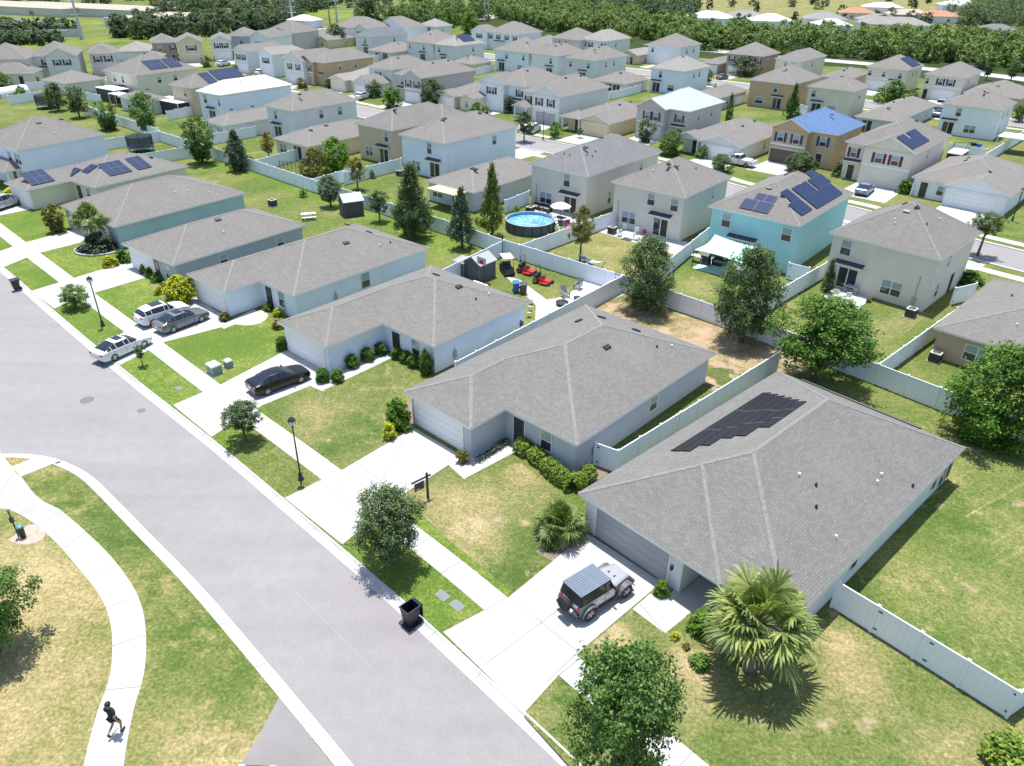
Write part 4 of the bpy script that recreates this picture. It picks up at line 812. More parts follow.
# --- driveways and walks
DRV = {
 'A': [(587, 533), (508, 598), (443, 632), (486, 674), (524.5, 713), (579.7, 651.7), (653.7, 589), (670, 588)],
 'B': [(414, 428), (343.8, 469), (284.8, 498), (313, 521), (342.5, 544.5), (404, 494), (457.9, 459), (455, 452)],
 'C': [(287, 350), (222, 384), (173, 405), (211.5, 436.8), (262, 405.5), (330, 378), (331, 370)],
 'Dn': [(195, 297), (138, 323), (97, 350), (120.4, 365), (163, 342.5), (221, 327.4), (228, 318)],
 'E': [(126, 258), (107, 268), (72.7, 278.5), (31.3, 291), (54, 308.6), (96.5, 292.3), (148, 277), (160, 272)],
 'F': [(90, 222), (72.7, 229.6), (22.6, 243.4), (-14, 256), (4, 267), (37.6, 253.4), (77.7, 243.4), (110, 236)],
 'G': [(17, 203), (-5, 213), (-40, 224), (-18, 236), (0, 215.5), (42, 207), (50, 203), (36, 196)],
}
for k_, pts in DRV.items(): slab('driveway', P2(pts), CONC, .018)
slab('walkway', P2([(632.4, 609), (665, 633.5), (690, 613), (707, 598), (683, 583), (664, 598), (650, 594)]), CONC, .014)
slab('walkway', P2([(446, 463), (464, 479), (519, 450), (513, 440), (505, 440)]), CONC, .014)
slab('walkway', P2([(303, 383), (322, 391), (393, 357.5), (386, 352), (345, 366)]), CONC, .014)
slab('walkway', P2([(219, 326), (224, 329), (250, 318), (258, 312), (254, 309)]), CONC, .014)
slab('patio', P2([(505, 276), (536, 305), (534, 345), (600, 305), (632, 291), (618, 280), (598, 268), (567, 296), (547, 300), (520, 280)]), PADC, .014)
dj = []
for a_, b_ in (((512, 599), (578, 652)), ((541, 623), (486, 664)), ((606, 574), (541, 623)), ((547, 682), (578, 652)),
               ((404, 494), (343.8, 469)), ((404, 440), (380, 484)), ((321, 481), (362, 517)), ((355, 462), (398, 495)), ((222, 384), (262, 405.5)), ((138, 323), (163, 342.5)), ((665, 633.5), (640, 604))):
    pa, pb = P2([a_, b_]); dj.append((pa, pb))
joints('driveway_joint', dj, .02, .024)
# --- park path
PL = [(-30, 512), (0, 508), (15, 510.6), (50, 534.5), (85.3, 576), (102.8, 599), (111.6, 624), (112.8, 649), (110.3, 679), (97.8, 709), (82.7, 766), (72, 830)]
PR = [(-30, 470), (0, 470), (21.3, 476.8), (37.6, 499), (60, 509.4), (75.2, 522), (105.3, 549.5), (125.4, 574), (140.4, 599), (146.7, 629), (145.4, 674), (133, 709), (123, 766), (116, 830)]
slab('park_path', smooth(P2(PL))+smooth(P2(PR))[::-1], CONC, .014)
slab('park_path', P2([(-30, 508), (0, 508), (15, 510.6), (50, 534.5), (75, 522), (60, 509.4), (37.6, 499), (21.3, 476.8), (0, 462), (-30, 462)]), CONC2, .019)
slab('kerb_ramp', P2([(21, 476.5), (61, 460.5), (41, 455.5), (12, 467)]), mat('pinkish concrete', (.52, .47, .465), .9, var=.05), .022)
slab('kerb_ramp', P2([(12, 467), (0, 452), (-30, 452), (-30, 478), (18, 476)]), CONC2, .017)
jp = []
L_, R2_ = smooth(P2(PL)), smooth(P2(PR))
for t in range(8, 46, 5):
    q = min(L_, key=lambda s: (s[0]-R2_[t][0])**2+(s[1]-R2_[t][1])**2); jp.append((q, R2_[t]))
joints('path_joint', jp, .018)
slab('dirt_patch', smooth(P2([(8, 540), (22, 546), (42, 541), (47, 531), (32, 522), (18, 533)]), 1), mat('pinkish soil', (.40, .31, .25), .95, var=.15, scale=3), .008)
# --- yards with their own look
def yard(name, px, mt, z=.004, sm=0):
    q = P2(px); q = smooth(q+[q[0]], sm)[:-1] if sm else q
    return slab(name, q, mt, z, t=.003)
yard('front_lawn', [(480, 577), (508, 596), (583, 537), (590, 520), (520, 462), (466, 479), (449, 466), (404, 495), (437, 530)], GRM)
yard('front_lawn', [(579.7, 653), (655, 590), (690, 615), (745, 640), (835, 607), (1010, 720), (985, 790), (720, 790), (640, 706)], GRM)
yard('front_lawn', [(263, 406), (342, 469), (414, 430), (430, 395), (393, 358), (322, 392)], GRM)
ei = [p for p in east if p[0] < -18.6]
slab('front_lawn', ei+P2([(250, 440), (262, 418), (290, 372), (300, 340), (262, 318), (170, 280), (128, 240), (86, 190), (0, 170)])+[(-118, 150)], GRL, .002, t=.0015)
yard('verge', [(270, 452), (318, 489), (343, 470), (300, 425)], GRM, .008)
yard('verge', [(440, 632), (345, 548), (400, 500), (512, 592)], GRL, .008)
yard('verge', [(524, 716), (580, 655), (660, 740), (600, 800)], GRM, .008)
yard('back_yard', [(613, 290), (592, 312), (600, 330), (712, 392), (720, 400), (830, 362), (790, 340), (700, 320), (640, 300)], GRS)
yard('back_yard', [(186, 165), (255, 178), (330, 208), (432, 250), (436, 262), (480, 232), (420, 205), (300, 178), (210, 150)], GRL)
yard('back_yard', [(540, 246), (612, 278), (625, 284), (690, 243), (650, 232), (588, 222)], GRD)
yard('back_yard', [(666, 282), (690, 303), (715, 305), (830, 360), (842, 362), (770, 300), (715, 290), (690, 255)], GRY)
yard('back_yard', [(862, 330), (842, 360), (873, 362), (945, 300), (915, 300)], GRM)
yard('side_yard', [(829, 605), (1006, 717), (1110, 650), (1070, 470), (1010, 425), (930, 440), (800, 590)], GRY)
# mulch beds
for px in ([(664, 634), (690, 613), (728, 606), (728, 640), (745, 672), (778, 674), (790, 650), (780, 600), (740, 580)], [(515, 446), (563, 490), (600, 480), (612, 470), (580, 455), (540, 440)], [(536, 552), (560, 566), (590, 545), (584, 520), (560, 525)],
           [(440, 458), (450, 466), (520, 432), (514, 430)], [(650, 600), (664, 598), (676, 586), (664, 580)], [(150, 285), (165, 302), (190, 300), (176, 282)], [(406, 424), (440, 430), (412, 396), (396, 420)]):
    slab('mulch_bed', smooth(P2(px)+P2(px[:1]), 2)[:-1], MULCH, .010, t=.003)

# mown and watered streaks across the side yard: thin strips of paler turf
PST = grassmat('pale turf streak', .52, (1.2, 1.22, 1.25))
for k_, (a_, b_) in enumerate((((966, 517), (1060, 462)), ((976, 575), (1060, 528)), ((990, 545), (1060, 505)), ((925, 500), (985, 462)))):
    p_, q_ = P2([a_, b_]); dx, dy = q_[0]-p_[0], q_[1]-p_[1]; l_ = math.hypot(dx, dy); pts = [(p_[0]+dx*t/9, p_[1]+dy*t/9+.03*math.sin(t*1.3)) for t in range(10)]
    b = MB(); w0 = offset(pts, -.08); w1 = offset(pts, .08); b.mesh_part([(*q, .009) for q in w0]+[(*q, .009) for q in w1], [(10+i, 11+i, i+1, i) for i in range(9)], PST); tag(b.build('turf_streak'), kind='structure')
# road seam and patches
js = P2([(296, 590), (335, 630), (374, 670)]); JOINT = mat('seam sealant', (.275, .262, .264), .9, var=.1); joints('road_seam', list(zip(js[:-1], js[1:])), .025, -.126)
slab('gravel_patch', smooth(P2([(232, 324), (250, 326), (264, 322), (270, 314), (258, 309), (242, 317)]), 1), mat('pale gravel', (.40, .38, .34), .95, var=.2, scale=5), .009, t=.004)
rA, uA, vA, pA, wA, dA, iA = HOUSES['A']
def locA(x, y): q = pA-uA*(wA-x)+vA*y; return (q.x, q.y)
slab('porch', [locA(7.32, -.35), (locA(9.58, -.35)), locA(9.58, 2.18), locA(7.32, 2.18)], CONC2, .024)
# ================================================================== plants
FO = {
 'oak': foliage('oak leaves', (0.026, 0.051, 0.019), (0.080, 0.131, 0.048), (0.184, 0.248, 0.096)),
 'green': foliage('green leaves', (0.029, 0.072, 0.016), (0.088, 0.176, 0.035), (0.208, 0.320, 0.072)),
 'bright': foliage('bright ficus leaves', (.026, .075, .008), (.085, .19, .018), (.21, .34, .04)),
 'gold': foliage('gold green leaves', (.05, .055, .012), (.16, .16, .03), (.30, .26, .06)),
 'rust': foliage('russet leaves', (.10, .055, .015), (.24, .15, .04), (.33, .25, .08)),
 'cyp': foliage('cypress leaves', (0.048, 0.072, 0.016), (0.136, 0.184, 0.035), (0.304, 0.320, 0.080)),
 'dark': foliage('dark leaves', (0.019, 0.045, 0.026), (0.056, 0.096, 0.054), (0.144, 0.192, 0.112)),
 'box': foliage('boxwood leaves', (0.032, 0.088, 0.013), (0.096, 0.192, 0.029), (0.208, 0.320, 0.056)),
 'hedge': foliage('hedge leaves', (.03, .075, .008), (.10, .18, .02), (.26, .33, .04)),
 'yel': foliage('yellow shrub leaves', (.12, .17, .01), (.42, .43, .02), (.62, .58, .05)),
 'palm': foliage('palm leaves', (.06, .105, .028), (.165, .22, .062), (.34, .37, .13), .25),
 'wood': foliage('woodland leaves', (.030, .060, .016), (.10, .165, .042), (.22, .29, .095)),
 'wood2': foliage('dark woodland leaves', (.026, .050, .028), (.075, .118, .060), (.17, .22, .12)),
}
def leafdata(name, C, Nn, size, mt, rng, asp=.55, core=None):
    n = len(C); T = rng.normal(size=(n, 3)); Nn = Nn/np.linalg.norm(Nn, axis=1)[:, None]
    T -= Nn*(T*Nn).sum(1)[:, None]; T /= np.linalg.norm(T, axis=1)[:, None]; B = np.cross(Nn, T)
    s = (size*rng.uniform(.6, 1.35, n))[:, None]
    V = np.empty((n, 4, 3)); V[:, 0] = C-T*s; V[:, 1] = C-B*s*asp+Nn*s*.12; V[:, 2] = C+T*s; V[:, 3] = C+B*s*asp+Nn*s*.12
    V = V.reshape(-1, 3); me = bpy.data.meshes.new(name)
    me.vertices.add(len(V)); me.vertices.foreach_set('co', V.ravel()); me.loops.add(len(V)); me.loops.foreach_set('vertex_index', np.arange(len(V), dtype=np.int32))
    me.polygons.add(n); me.polygons.foreach_set('loop_start', np.arange(0, len(V), 4, dtype=np.int32))
    me.materials.append(mt); me.update(calc_edges=True)
    return me
def crown_pts(kind, rng, nc, nl, spread):
    """leaf centres and normals in a unit crown: diameter 1, height 1, standing on z=0"""
    C = []; ph = rng.uniform(0, 6.28, 4); k = 0
    lob = [(rng.uniform(0, 6.28), rng.uniform(.1, .95), rng.uniform(.12, .36)) for _ in range(13)]
    while k < nc:
        z = rng.uniform(0, 1); th = rng.uniform(0, 6.28)
        if kind == 'round': r = math.sqrt(max(0, 1-(abs(z-.46)/.54)**2.3))
        elif kind == 'cone': r = min(1, (1.04-z)*1.15)*min(1, .35+z*5)
        elif kind == 'column': r = min(1, .5+z*3)*min(1, (1-z)*2.2)**.7
        elif kind == 'spread': r = math.sqrt(max(0, 1-(abs(z-.4)/.6)**2))
        elif kind == 'vase': r = (.35+.65*min(1, z*1.7))*math.sqrt(max(0, 1-max(0, (z-.6)/.4)**2))
        else: r = math.sqrt(max(0, 1-z*z))             # dome
        r *= .5
        mod = 1+.10*math.sin(3*th+ph[0]+4*z)+.09*math.sin(5*th+ph[1]-6*z)
        for a, lz, d in lob:
            dd = min(abs((th-a+math.pi) % 6.283-math.pi)/.5, 9)**2+((z-lz)/.13)**2
            mod -= d*math.exp(-dd)*1.1
        f = rng.uniform(.0, 1)**.42
        rr = r*mod*f
        C.append((rr*math.cos(th), rr*math.sin(th), z)); k += 1
    C = np.array(C)
    P = np.repeat(C, nl, 0)+rng.normal(size=(nc*nl, 3))*spread
    Nn = P-np.array([0, 0, .35]); Nn = Nn/(np.linalg.norm(Nn, axis=1)[:, None]+1e-6)*.8+np.array([0, 0, .55])+rng.normal(size=P.shape)*.65
    return P, Nn
_CR = {}
def crown(kind, fo, seed, nc, nl, leaf, spread=.05):
    key = (kind, fo, seed, nc, nl, leaf)
    if key not in _CR:
        rng = np.random.default_rng(seed*101+len(kind)); P, Nn = crown_pts(kind, rng, nc, nl, spread)
        _CR[key] = leafdata('crown', P, Nn, leaf, FO[fo], rng)
    return _CR[key]
def trunk_data(h, r, spread, seed, top=.8, mt=None):
    rng = random.Random(seed); b = MB(); mt = mt or BARK
    b.tube([(0, 0, -.1), (.02*h*rng.uniform(-1, 1), .01, h*.5), (.03*h*rng.uniform(-1, 1), 0, h)], [r*1.25, r, r*.75], mt, 8)
    for k in range(6):
        th = k*1.05+rng.uniform(0, .6); l = spread*rng.uniform(.5, .95); z0 = h*rng.uniform(.75, 1)
        b.tube([(0, 0, z0), (l*.45*math.cos(th), l*.45*math.sin(th), z0+l*.5), (l*math.cos(th), l*math.sin(th), z0+top*l*1.1)], [r*.6, r*.4, r*.14], mt, 6)
    return b.data('trunk')
PXM = lambda b: FPX/((b-CAMP).dot(_fw))            # pixels per metre at a spot
def tree(label, base, top, wpx, kind='round', fo='oak', seed=1, q=1, name='broadleaf_tree', cat='tree', clear=.28, group=None, leaf=None):
    """base: pixel of the foot, top: row of the tree top, wpx: crown width in pixels; q: leaf detail"""
    b = at(*base); w = wpx/PXM(b)
    kk = kind
    if kind == 'egg': kk = 'round'
    if kind in ('round', 'spread', 'vase', 'dome', 'egg'):
        hz = w*{'round': .95, 'spread': .60, 'vase': 1.02, 'dome': .8, 'egg': 1.2}[kind]; hc = height_over(b, top+wpx*{'spread': .34, 'egg': .56}.get(kind, .46)); h = max(hc+hz/2, hz*.9)
    else: h = height_over(b, top); hz = h*(1-clear)
    hz = min(hz, h-.05)
    root = empty(name, b, random.uniform(0, 6.28)); tag(root, label, cat, group)
    nc, nl, lf = {3: (330, 62, .0165), 2: (180, 42, .0245), 1: (95, 26, .040), 0: (44, 14, .075)}[q]
    me = crown(kk, fo, seed, nc, nl, leaf or lf, .036 if q > 1 else .05)
    c = link('crown', me, root); c.scale = (w, w, hz); c.location = (0, 0, h-hz)
    link('trunk', trunk_data(h-hz+.12*hz, max(.035, w*.035), w*.3, seed), root)
    return root
def bush(label, base, wm, hm, fo='box', kind='dome', seed=1, q=1, name='shrub', cat='shrub', group=None, loc=None):
    if name in ('boxwood', 'conical_shrub'): wm, hm, q = wm*1.2, hm*1.15, 4
    b = loc if loc is not None else at(*base)
    root = empty(name, b, random.uniform(0, 6.28)); tag(root, label, cat, group)
    nc, nl, lf = {4: (300, 26, .042), 2: (190, 36, .042), 1: (110, 26, .055), 0: (40, 16, .085)}[q]
    c = link('foliage', crown(kind, fo, seed, nc, nl, lf, .05), root); c.scale = (wm, wm, hm)
    s = MB()
    for k in range(5): s.tube([(0, 0, -.05), (.18*wm*math.cos(k*1.26), .18*wm*math.sin(k*1.26), hm*.55)], [.03, .012], BARK, 5)
    s.build('stem', root)
    return root
def hedge(label, px, wm, hm, fo='hedge', group=None):
    pts = [at(*p) for p in px]; rng = np.random.default_rng(5); C = []; Nn = []
    o = pts[0]
    for a, c in zip(pts[:-1], pts[1:]):
        L = (c-a).length; n = int(L*wm*hm*900)
        t = rng.uniform(-.03, 1.03, n); th = rng.uniform(-.15, 3.3, n); f = rng.uniform(.3, 1, n)**.4; d = (c-a)/L; nrm = np.array([-d.y, d.x])
        bump = 1+.13*np.sin(t*L*4.2)+.08*np.sin(t*L*9+1)
        off = np.cos(th)*wm*.5*f*bump; z = .12+np.abs(np.sin(th))**.7*(hm-.12)*f*bump
        P = np.stack([a.x-o.x+d.x*L*t+nrm[0]*off, a.y-o.y+d.y*L*t+nrm[1]*off, z], 1)+rng.normal(size=(n, 3))*.04
        C.append(P); Nn.append(np.stack([nrm[0]*np.cos(th), nrm[1]*np.cos(th), np.sin(th)+.4], 1)+rng.normal(size=(n, 3))*.6)
    root = empty('hedge', o); tag(root, label, 'hedge', group)
    link('foliage', leafdata('foliage', np.concatenate(C), np.concatenate(Nn), .075, FO[fo], rng), root)
    s = MB()
    for a, c in zip(pts[:-1], pts[1:]):
        n = max(2, int((c-a).length/.5))
        for k in range(n): q = a+(c-a)*((k+.5)/n)-o; s.tube([(q.x, q.y, -.05), (q.x+.06, q.y, hm*.7)], [.025, .01], BARK, 5)
    s.build('stem', root)
    return root
def fan_palm_data(n, R, seed, droop=.5):
    """crown of fan leaves: arching petiole plus a fan of narrow, drooping, split blades; a few dead ones hang as a skirt"""
    rng = random.Random(seed); b = MB()
    for i in range(n):
        f = i/n; dead = f > .93; mt = DEADP if dead else FO['palm']
        az = i*2.39996+rng.uniform(-.35, .35); el = R_(82-98*f**.95+rng.uniform(-12, 12))
        d = Vector((math.cos(az)*math.cos(el), math.sin(az)*math.cos(el), math.sin(el)))
        pl = R*rng.uniform(.42, .62)*(.8 if dead else 1); sag = .12*pl*(1.2-d.z)
        m1 = d*pl*.55+Vector((0, 0, .03)); tip = d*pl+Vector((0, 0, -sag))
        b.tube([(0, 0, 0), m1, tip], [.014*R, .011*R, .008*R], mt, 4, False)
        dl = (tip-m1).normalized()
        side = dl.cross(Vector((0, 0, 1)))
        if side.length < .1: side = Vector((1, 0, 0))
        side.normalize(); up = side.cross(dl).normalized(); tw = rng.uniform(-.5, .5); side, up = side*math.cos(tw)+up*math.sin(tw), up*math.cos(tw)-side*math.sin(tw)
        nb = 24; bl = R*rng.uniform(.40, .56)
        for k in range(nb):
            a = R_(-128+256*k/(nb-1)+rng.uniform(-4, 4)); dd = (dl*math.cos(a)+side*math.sin(a)+up*.10*math.cos(a)).normalized(); w = .021*R
            wv = dd.cross(up).normalized()*w; l = bl*(1-.30*abs(a)/2.2)*rng.uniform(.82, 1.12); g = Vector((0, 0, -1))*l*droop
            p0 = tip; p1 = tip+dd*l*.5+g*.06; p2 = tip+dd*l*.78+g*.28*rng.uniform(.6, 1.4); p3 = tip+dd*l*.96+g*.75*rng.uniform(.5, 1.4)
            b.mesh_part([p0-wv*.25, p0+wv*.25, p1+wv, p1-wv, p2+wv*.7, p2-wv*.7, p3], [(0, 1, 2, 3), (3, 2, 4, 5), (5, 4, 6)], mt)
    return b.data('crown')
DEADP = mat('dead palm leaf', (.34, .29, .21), .9, var=.2)
def feather_palm_data(n, R, seed):
    rng = random.Random(seed); b = MB(); mt = FO['palm']
    for i in range(n):
        az = i*2.39996; el = R_(70-80*(i/n)); d = Vector((math.cos(az)*math.cos(el), math.sin(az)*math.cos(el), math.sin(el)))
        side = d.cross(Vector((0, 0, 1))).normalized(); pts = []
        for k in range(7):
            t = k/6; pts.append(d*R*t+Vector((0, 0, -.55*R*t*t)))
        b.tube(pts, [.012*R]*7, mt, 4, False)
        for k in range(1, 14):
            t = k/14; j = min(5, int(t*6)); c = pts[j].lerp(pts[j+1], t*6-j)
            for sx in (-1, 1):
                e = c+side*sx*R*.26*(1-abs(t-.45))+Vector((0, 0, -.12*R))+d*.1*R; w = d*.018*R
                b.mesh_part([c-w, c+w, e], [(0, 1, 2)], mt)
    return b.data('crown')
def palm(label, base, hz, R, n, seed, data=None, name='fan_palm', tr=.16, drop=.5):
    b = at(*base); root = empty(name, b, random.uniform(0, 6)); tag(root, label, 'palm')
    c = link('crown', data or fan_palm_data(n, R, seed, drop), root); c.location = (0, 0, hz)
    t = MB(); prof = []
    for k in range(int(hz/.12)+1):
        z = k*.12; prof += [(tr*(1.12 if k % 2 else .92)*(1.15-.2*z/hz), z)]
    t.lathe([(tr*1.3, -.1)]+prof+[(tr*.8, hz)], PALMBARK, 9); t.build('trunk', root)
    return root
# --- near and middle plants
palm('big fan palm in the mulch bed at the front corner of the nearest house', (748, 668), 3.1, 3.1, 42, 3, tr=.26, drop=.42)
palm('small low fan palm beside the driveway of the nearest house', (560, 536), .8, 1.85, 44, 5, tr=.19, drop=.42)
palm('bushy tall fan palm at the left, over a round dark shrub', (96, 247), 3.3, 2.35, 44, 8, tr=.17, drop=.9)
tree('large street tree at the bottom edge over the sidewalk', (609, 806), 645, 106, 'egg', 'green', 3, 3, clear=.18)
tree('round grey green street tree beside the hanging sale sign', (392, 564), 488, 71, 'round', 'oak', 4, 3, clear=.12)
tree('small sparse street tree near the black lamp post in mid picture', (246, 441), 402, 41, 'spread', 'oak', 6, 2, clear=.40)
tree('round clipped street tree beside the left lamp post', (76, 308), 284, 30, 'spread', 'green', 7, 2, clear=.42)
tree('thin sapling beside the white sedan parked across the sidewalk', (143, 366), 346, 12, 'vase', 'oak', 8, 0, name='sapling', clear=.5)
tree('dark park tree cut by the left edge of the picture', (-3, 652), 560, 92, 'round', 'green', 9, 3, clear=.15)
tree('bright green ficus tree by the white fence at the right edge', (986, 437), 350, 98, 'round', 'bright', 10, 3, clear=.30)
tree('wide mango green tree at the back fence corner of the nearest house', (814, 380), 297, 96, 'spread', 'bright', 11, 3, clear=.28)
tree('dark oak in the brown yard near the turquoise house', (741, 342), 254, 66, 'egg', 'oak', 12, 3, clear=.1)
tree('grey green oak in the brown yard beside the white fence corner', (645, 310), 242, 54, 'egg', 'oak', 13, 3, clear=.08)
tree('young gold green tree in the yard with the hammock', (580, 262), 207, 27, 'column', 'gold', 14, 2, clear=.38)
tree('tall pointed gold green cypress beside the pool', (492, 236), 167, 31, 'cone', 'cyp', 15, 2, name='cypress', clear=.1)
tree('dark blue green cypress left of the gold green one', (462, 248), 190, 33, 'cone', 'dark', 16, 2, name='cypress', clear=.12)
tree('broad conical oak in the lush back yard', (413, 238), 166, 48, 'cone', 'oak', 17, 3, clear=.1)
tree('small dark tree beside the grey garden shed', (380, 222), 192, 20, 'round', 'oak', 18, 1, clear=.3)
tree('small round dark tree on the lush lawn left of the shed', (331, 207), 177, 24, 'round', 'oak', 19, 2, clear=.2)
tree('dark conical tree behind the teal house', (239, 171), 131, 32, 'cone', 'dark', 20, 2, clear=.08)
tree('big loose oak by the trampoline yard fence', (203, 163), 121, 38, 'vase', 'green', 21, 2, clear=.12)
tree('pale loose tree beside the trampoline yard', (148, 134), 97, 32, 'vase', 'green', 22, 2, clear=.15)
tree('thin pale tree between the two yards at far left', (109, 130), 104, 27, 'vase', 'green', 23, 1, clear=.3)
tree('round olive tree in the yard behind the white house at far left', (80, 118), 89, 23, 'round', 'oak', 24, 1, clear=.18)
tree('smaller olive tree left of the round olive one at far left', (59, 111), 86, 22, 'round', 'oak', 25, 1, clear=.15)
tree('yellow tinged mango tree behind the recessed porch bungalow', (316, 178), 150, 32, 'round', 'gold', 26, 2, clear=.1)
tree('bright green mango tree touching the yellow tinged one', (336, 172), 140, 34, 'round', 'bright', 27, 2, clear=.1)
tree('small yellow green tree behind the ochre house', (358, 190), 159, 20, 'round', 'gold', 28, 1, clear=.2)
tree('russet young tree in the yard behind the low grey bungalow', (269, 158), 133, 13, 'column', 'rust', 29, 1, clear=.25)
tree('small feathery tree on the lush lawn near the shed', (330, 190), 180, 10, 'round', 'oak', 30, 0, clear=.2)
tree('small gold tree behind the broad conical oak', (413, 190), 165, 13, 'round', 'gold', 31, 1, clear=.1)
tree('street tree by the back street near the right edge', (977, 256), 212, 32, 'spread', 'oak', 32, 2, clear=.42)
tree('pointed dark juniper tree among the houses', (790, 120), 85, 18, 'cone', 'green', 33, 2, name='juniper', clear=.05)
tree('thin dark cypress beside the light blue metal roof', (728, 123), 95, 8, 'column', 'oak', 34, 1, name='cypress', clear=.05)
tree('narrow shrub tree behind the cream house patio', (826, 292), 261, 17, 'cone', 'oak', 35, 1, clear=.05)
tree('round street tree before the light blue roofed house', (670, 155), 134, 26, 'round', 'green', 36, 2, clear=.25)
tree('loose grey tree before the mauve house front', (645, 142), 122, 20, 'vase', 'oak', 37, 1, clear=.2)
tree('round shrub tree beside the white house driveway in mid distance', (555, 138), 123, 14, 'round', 'green', 38, 1, clear=.08)
tree('leafy street tree left of the small white van', (524, 142), 113, 20, 'round', 'oak', 39, 1, clear=.1)
tree('wide grey green tree in front of the blank walled house', (433, 106), 86, 28, 'round', 'oak', 40, 2, clear=.1)
tree('bright green street shrub tree near the parked white car', (393, 108), 91, 22, 'round', 'bright', 41, 1, clear=.1)
tree('grey green street tree left of the bright one', (374, 97), 83, 18, 'round', 'oak', 42, 1, clear=.1)
tree('bush tree at the corner of the small brick porch bungalow', (477, 118), 106, 20, 'dome', 'green', 43, 1, clear=.05)
tree('grey green tree before the tan house with the blue roof', (800, 172), 154, 34, 'spread', 'oak', 44, 2, clear=.08)
tree('loose tree by the pickup in front of the white gable bungalow', (720, 172), 154, 26, 'spread', 'oak', 45, 2, clear=.1)
tree('round dark tree beside the slate roofed house', (337, 46), 31, 22, 'round', 'oak', 46, 1, clear=.05)
tree('round dark tree in front of the long white house', (668, 62), 46, 20, 'round', 'oak', 47, 1, clear=.1)
tree('clump of pale trees before the brown shuttered house', (747, 76), 62, 32, 'spread', 'oak', 48, 1, clear=.05)
tree('green trees below the cream gable at upper right', (892, 103), 88, 36, 'spread', 'green', 49, 1, clear=.05)
tree('large dark round tree behind the small white gable house', (373, 24), 1, 36, 'round', 'oak', 50, 2, clear=.05)
tree('dark tree before the sage green house at far left', (46, 76), 66, 13, 'round', 'oak', 51, 1, clear=.05)
tree('pair of grey green trees right of the sage green house', (62, 75), 63, 24, 'spread', 'oak', 52, 1, clear=.05)
tree('palm like tree before the yellow gable at far left', (187, 58), 48, 16, 'spread', 'dark', 53, 0, clear=.4)
tree('dark tree by the white cars at far left', (207, 67), 57, 12, 'round', 'oak', 54, 0, clear=.05)
tree('dark bush tree at the left edge of the far houses', (4, 89), 75, 18, 'round', 'green', 55, 1, clear=.03)
# front yard plants
bush('yellow green tall shrub at the garage of the light blue bungalow', (181, 302), 2.9, 2.5, 'yel', 'round', 1, 2)
bush('bright yellow shrub beside the teal house driveway', (111, 266), 1.8, 1.1, 'yel', 'dome', 2, 1)
bush('round dark shrub ringed by a kerb under the left palm', (100, 250), 3.6, 1.9, 'dark', 'dome', 3, 2)
bush('grey green shrub between the teal and dark grey houses', (124, 262), 1.7, 1.3, 'box', 'dome', 4, 1)
bush('tall green shrub left of the slate blue house garage', (398, 426), 1.7, 2.1, 'bright', 'round', 5, 2)
bush('yellow shrub in front of the tall green one', (389, 438), 1.0, 1.2, 'yel', 'round', 6, 1)
bush('small green shrub at the garage corner of the slate blue house', (406, 430), 1.0, .75, 'box', 'dome', 7, 1)
bush('clipped olive shrub at the right of the white garage door', (463, 462), .85, .9, 'gold', 'round', 8, 1)
bush('small bright shrub beside the grey garage of the nearest house', (661, 594), .85, .9, 'bright', 'dome', 9, 2)
bush('green shrub pressed against the wall beside the big palm', (703, 630), 1.6, 1.3, 'bright', 'dome', 10, 2)
bush('tiny yellow plant in the mulch below the walkway', (675, 638), .5, .4, 'yel', 'dome', 11, 0)
bush('tiny green plant in the mulch right of the yellow one', (686, 648), .5, .35, 'gold', 'dome', 12, 0)
bush('wild fern clump under the big palm', (700, 665), 1.1, .6, 'box', 'dome', 13, 1)
bush('dark low shrub at the foot of the small fan palm', (551, 545), 1.2, .7, 'box', 'dome', 14, 1)
bush('bright hedge plant cut by the bottom right corner', (1018, 774), 3.0, 1.5, 'hedge', 'dome', 15, 2)
hedge('clipped yellow green hedge curving along the slate blue house front', [(519, 450), (535, 459), (556, 478), (572, 490), (590, 477)], 1.15, 1.0)
hedge('low dark plants along the garage side wall of the slate blue house', [(478, 462), (506, 444)], .5, .4, 'dark')
for i, (px, py, w, t) in enumerate([(323, 376, .95, 'beside the garage door'), (338, 376, .9, 'second right of the garage door'), (353, 367, .95, 'on the walkway, next past the garage corner'), (368, 360, .95, 'on the walkway, middle of the garage wall'), (381, 354, .9, 'by the entry, end of the garage wall'),
                                    (397, 358, .85, 'under the wall right of the entry'), (406, 362, .85, 'left of the white window'), (414, 366, .9, 'below the white window')]):
    bush('round clipped boxwood '+t+' of the pale grey bungalow', (px, py+(5 if i < 2 else 0)), w, w, 'box', 'round', 3, 1, 'boxwood', 'shrub', 'clipped boxwoods of the pale grey bungalow')
bush('boxwood ball on the left side of the pale grey bungalow garage', (283, 349), .95, 1.0, 'box', 'round', 3, 1, 'boxwood', 'shrub', 'clipped boxwoods of the pale grey bungalow')
bush('slim upright conical shrub at the corner of the pale grey bungalow', (426, 374), .9, 1.9, 'box', 'column', 4, 1, 'conical_shrub')
for i, (px, py) in enumerate([(146, 272), (151, 276), (158, 281)]):
    bush(['green bush by the door of the dark grey bungalow', 'clipped low bush under the dark grey bungalow window', 'hedge like bush right of the dark grey bungalow window'][i], (px, py), 1.4, .9, 'box', 'dome', 5+i, 1)
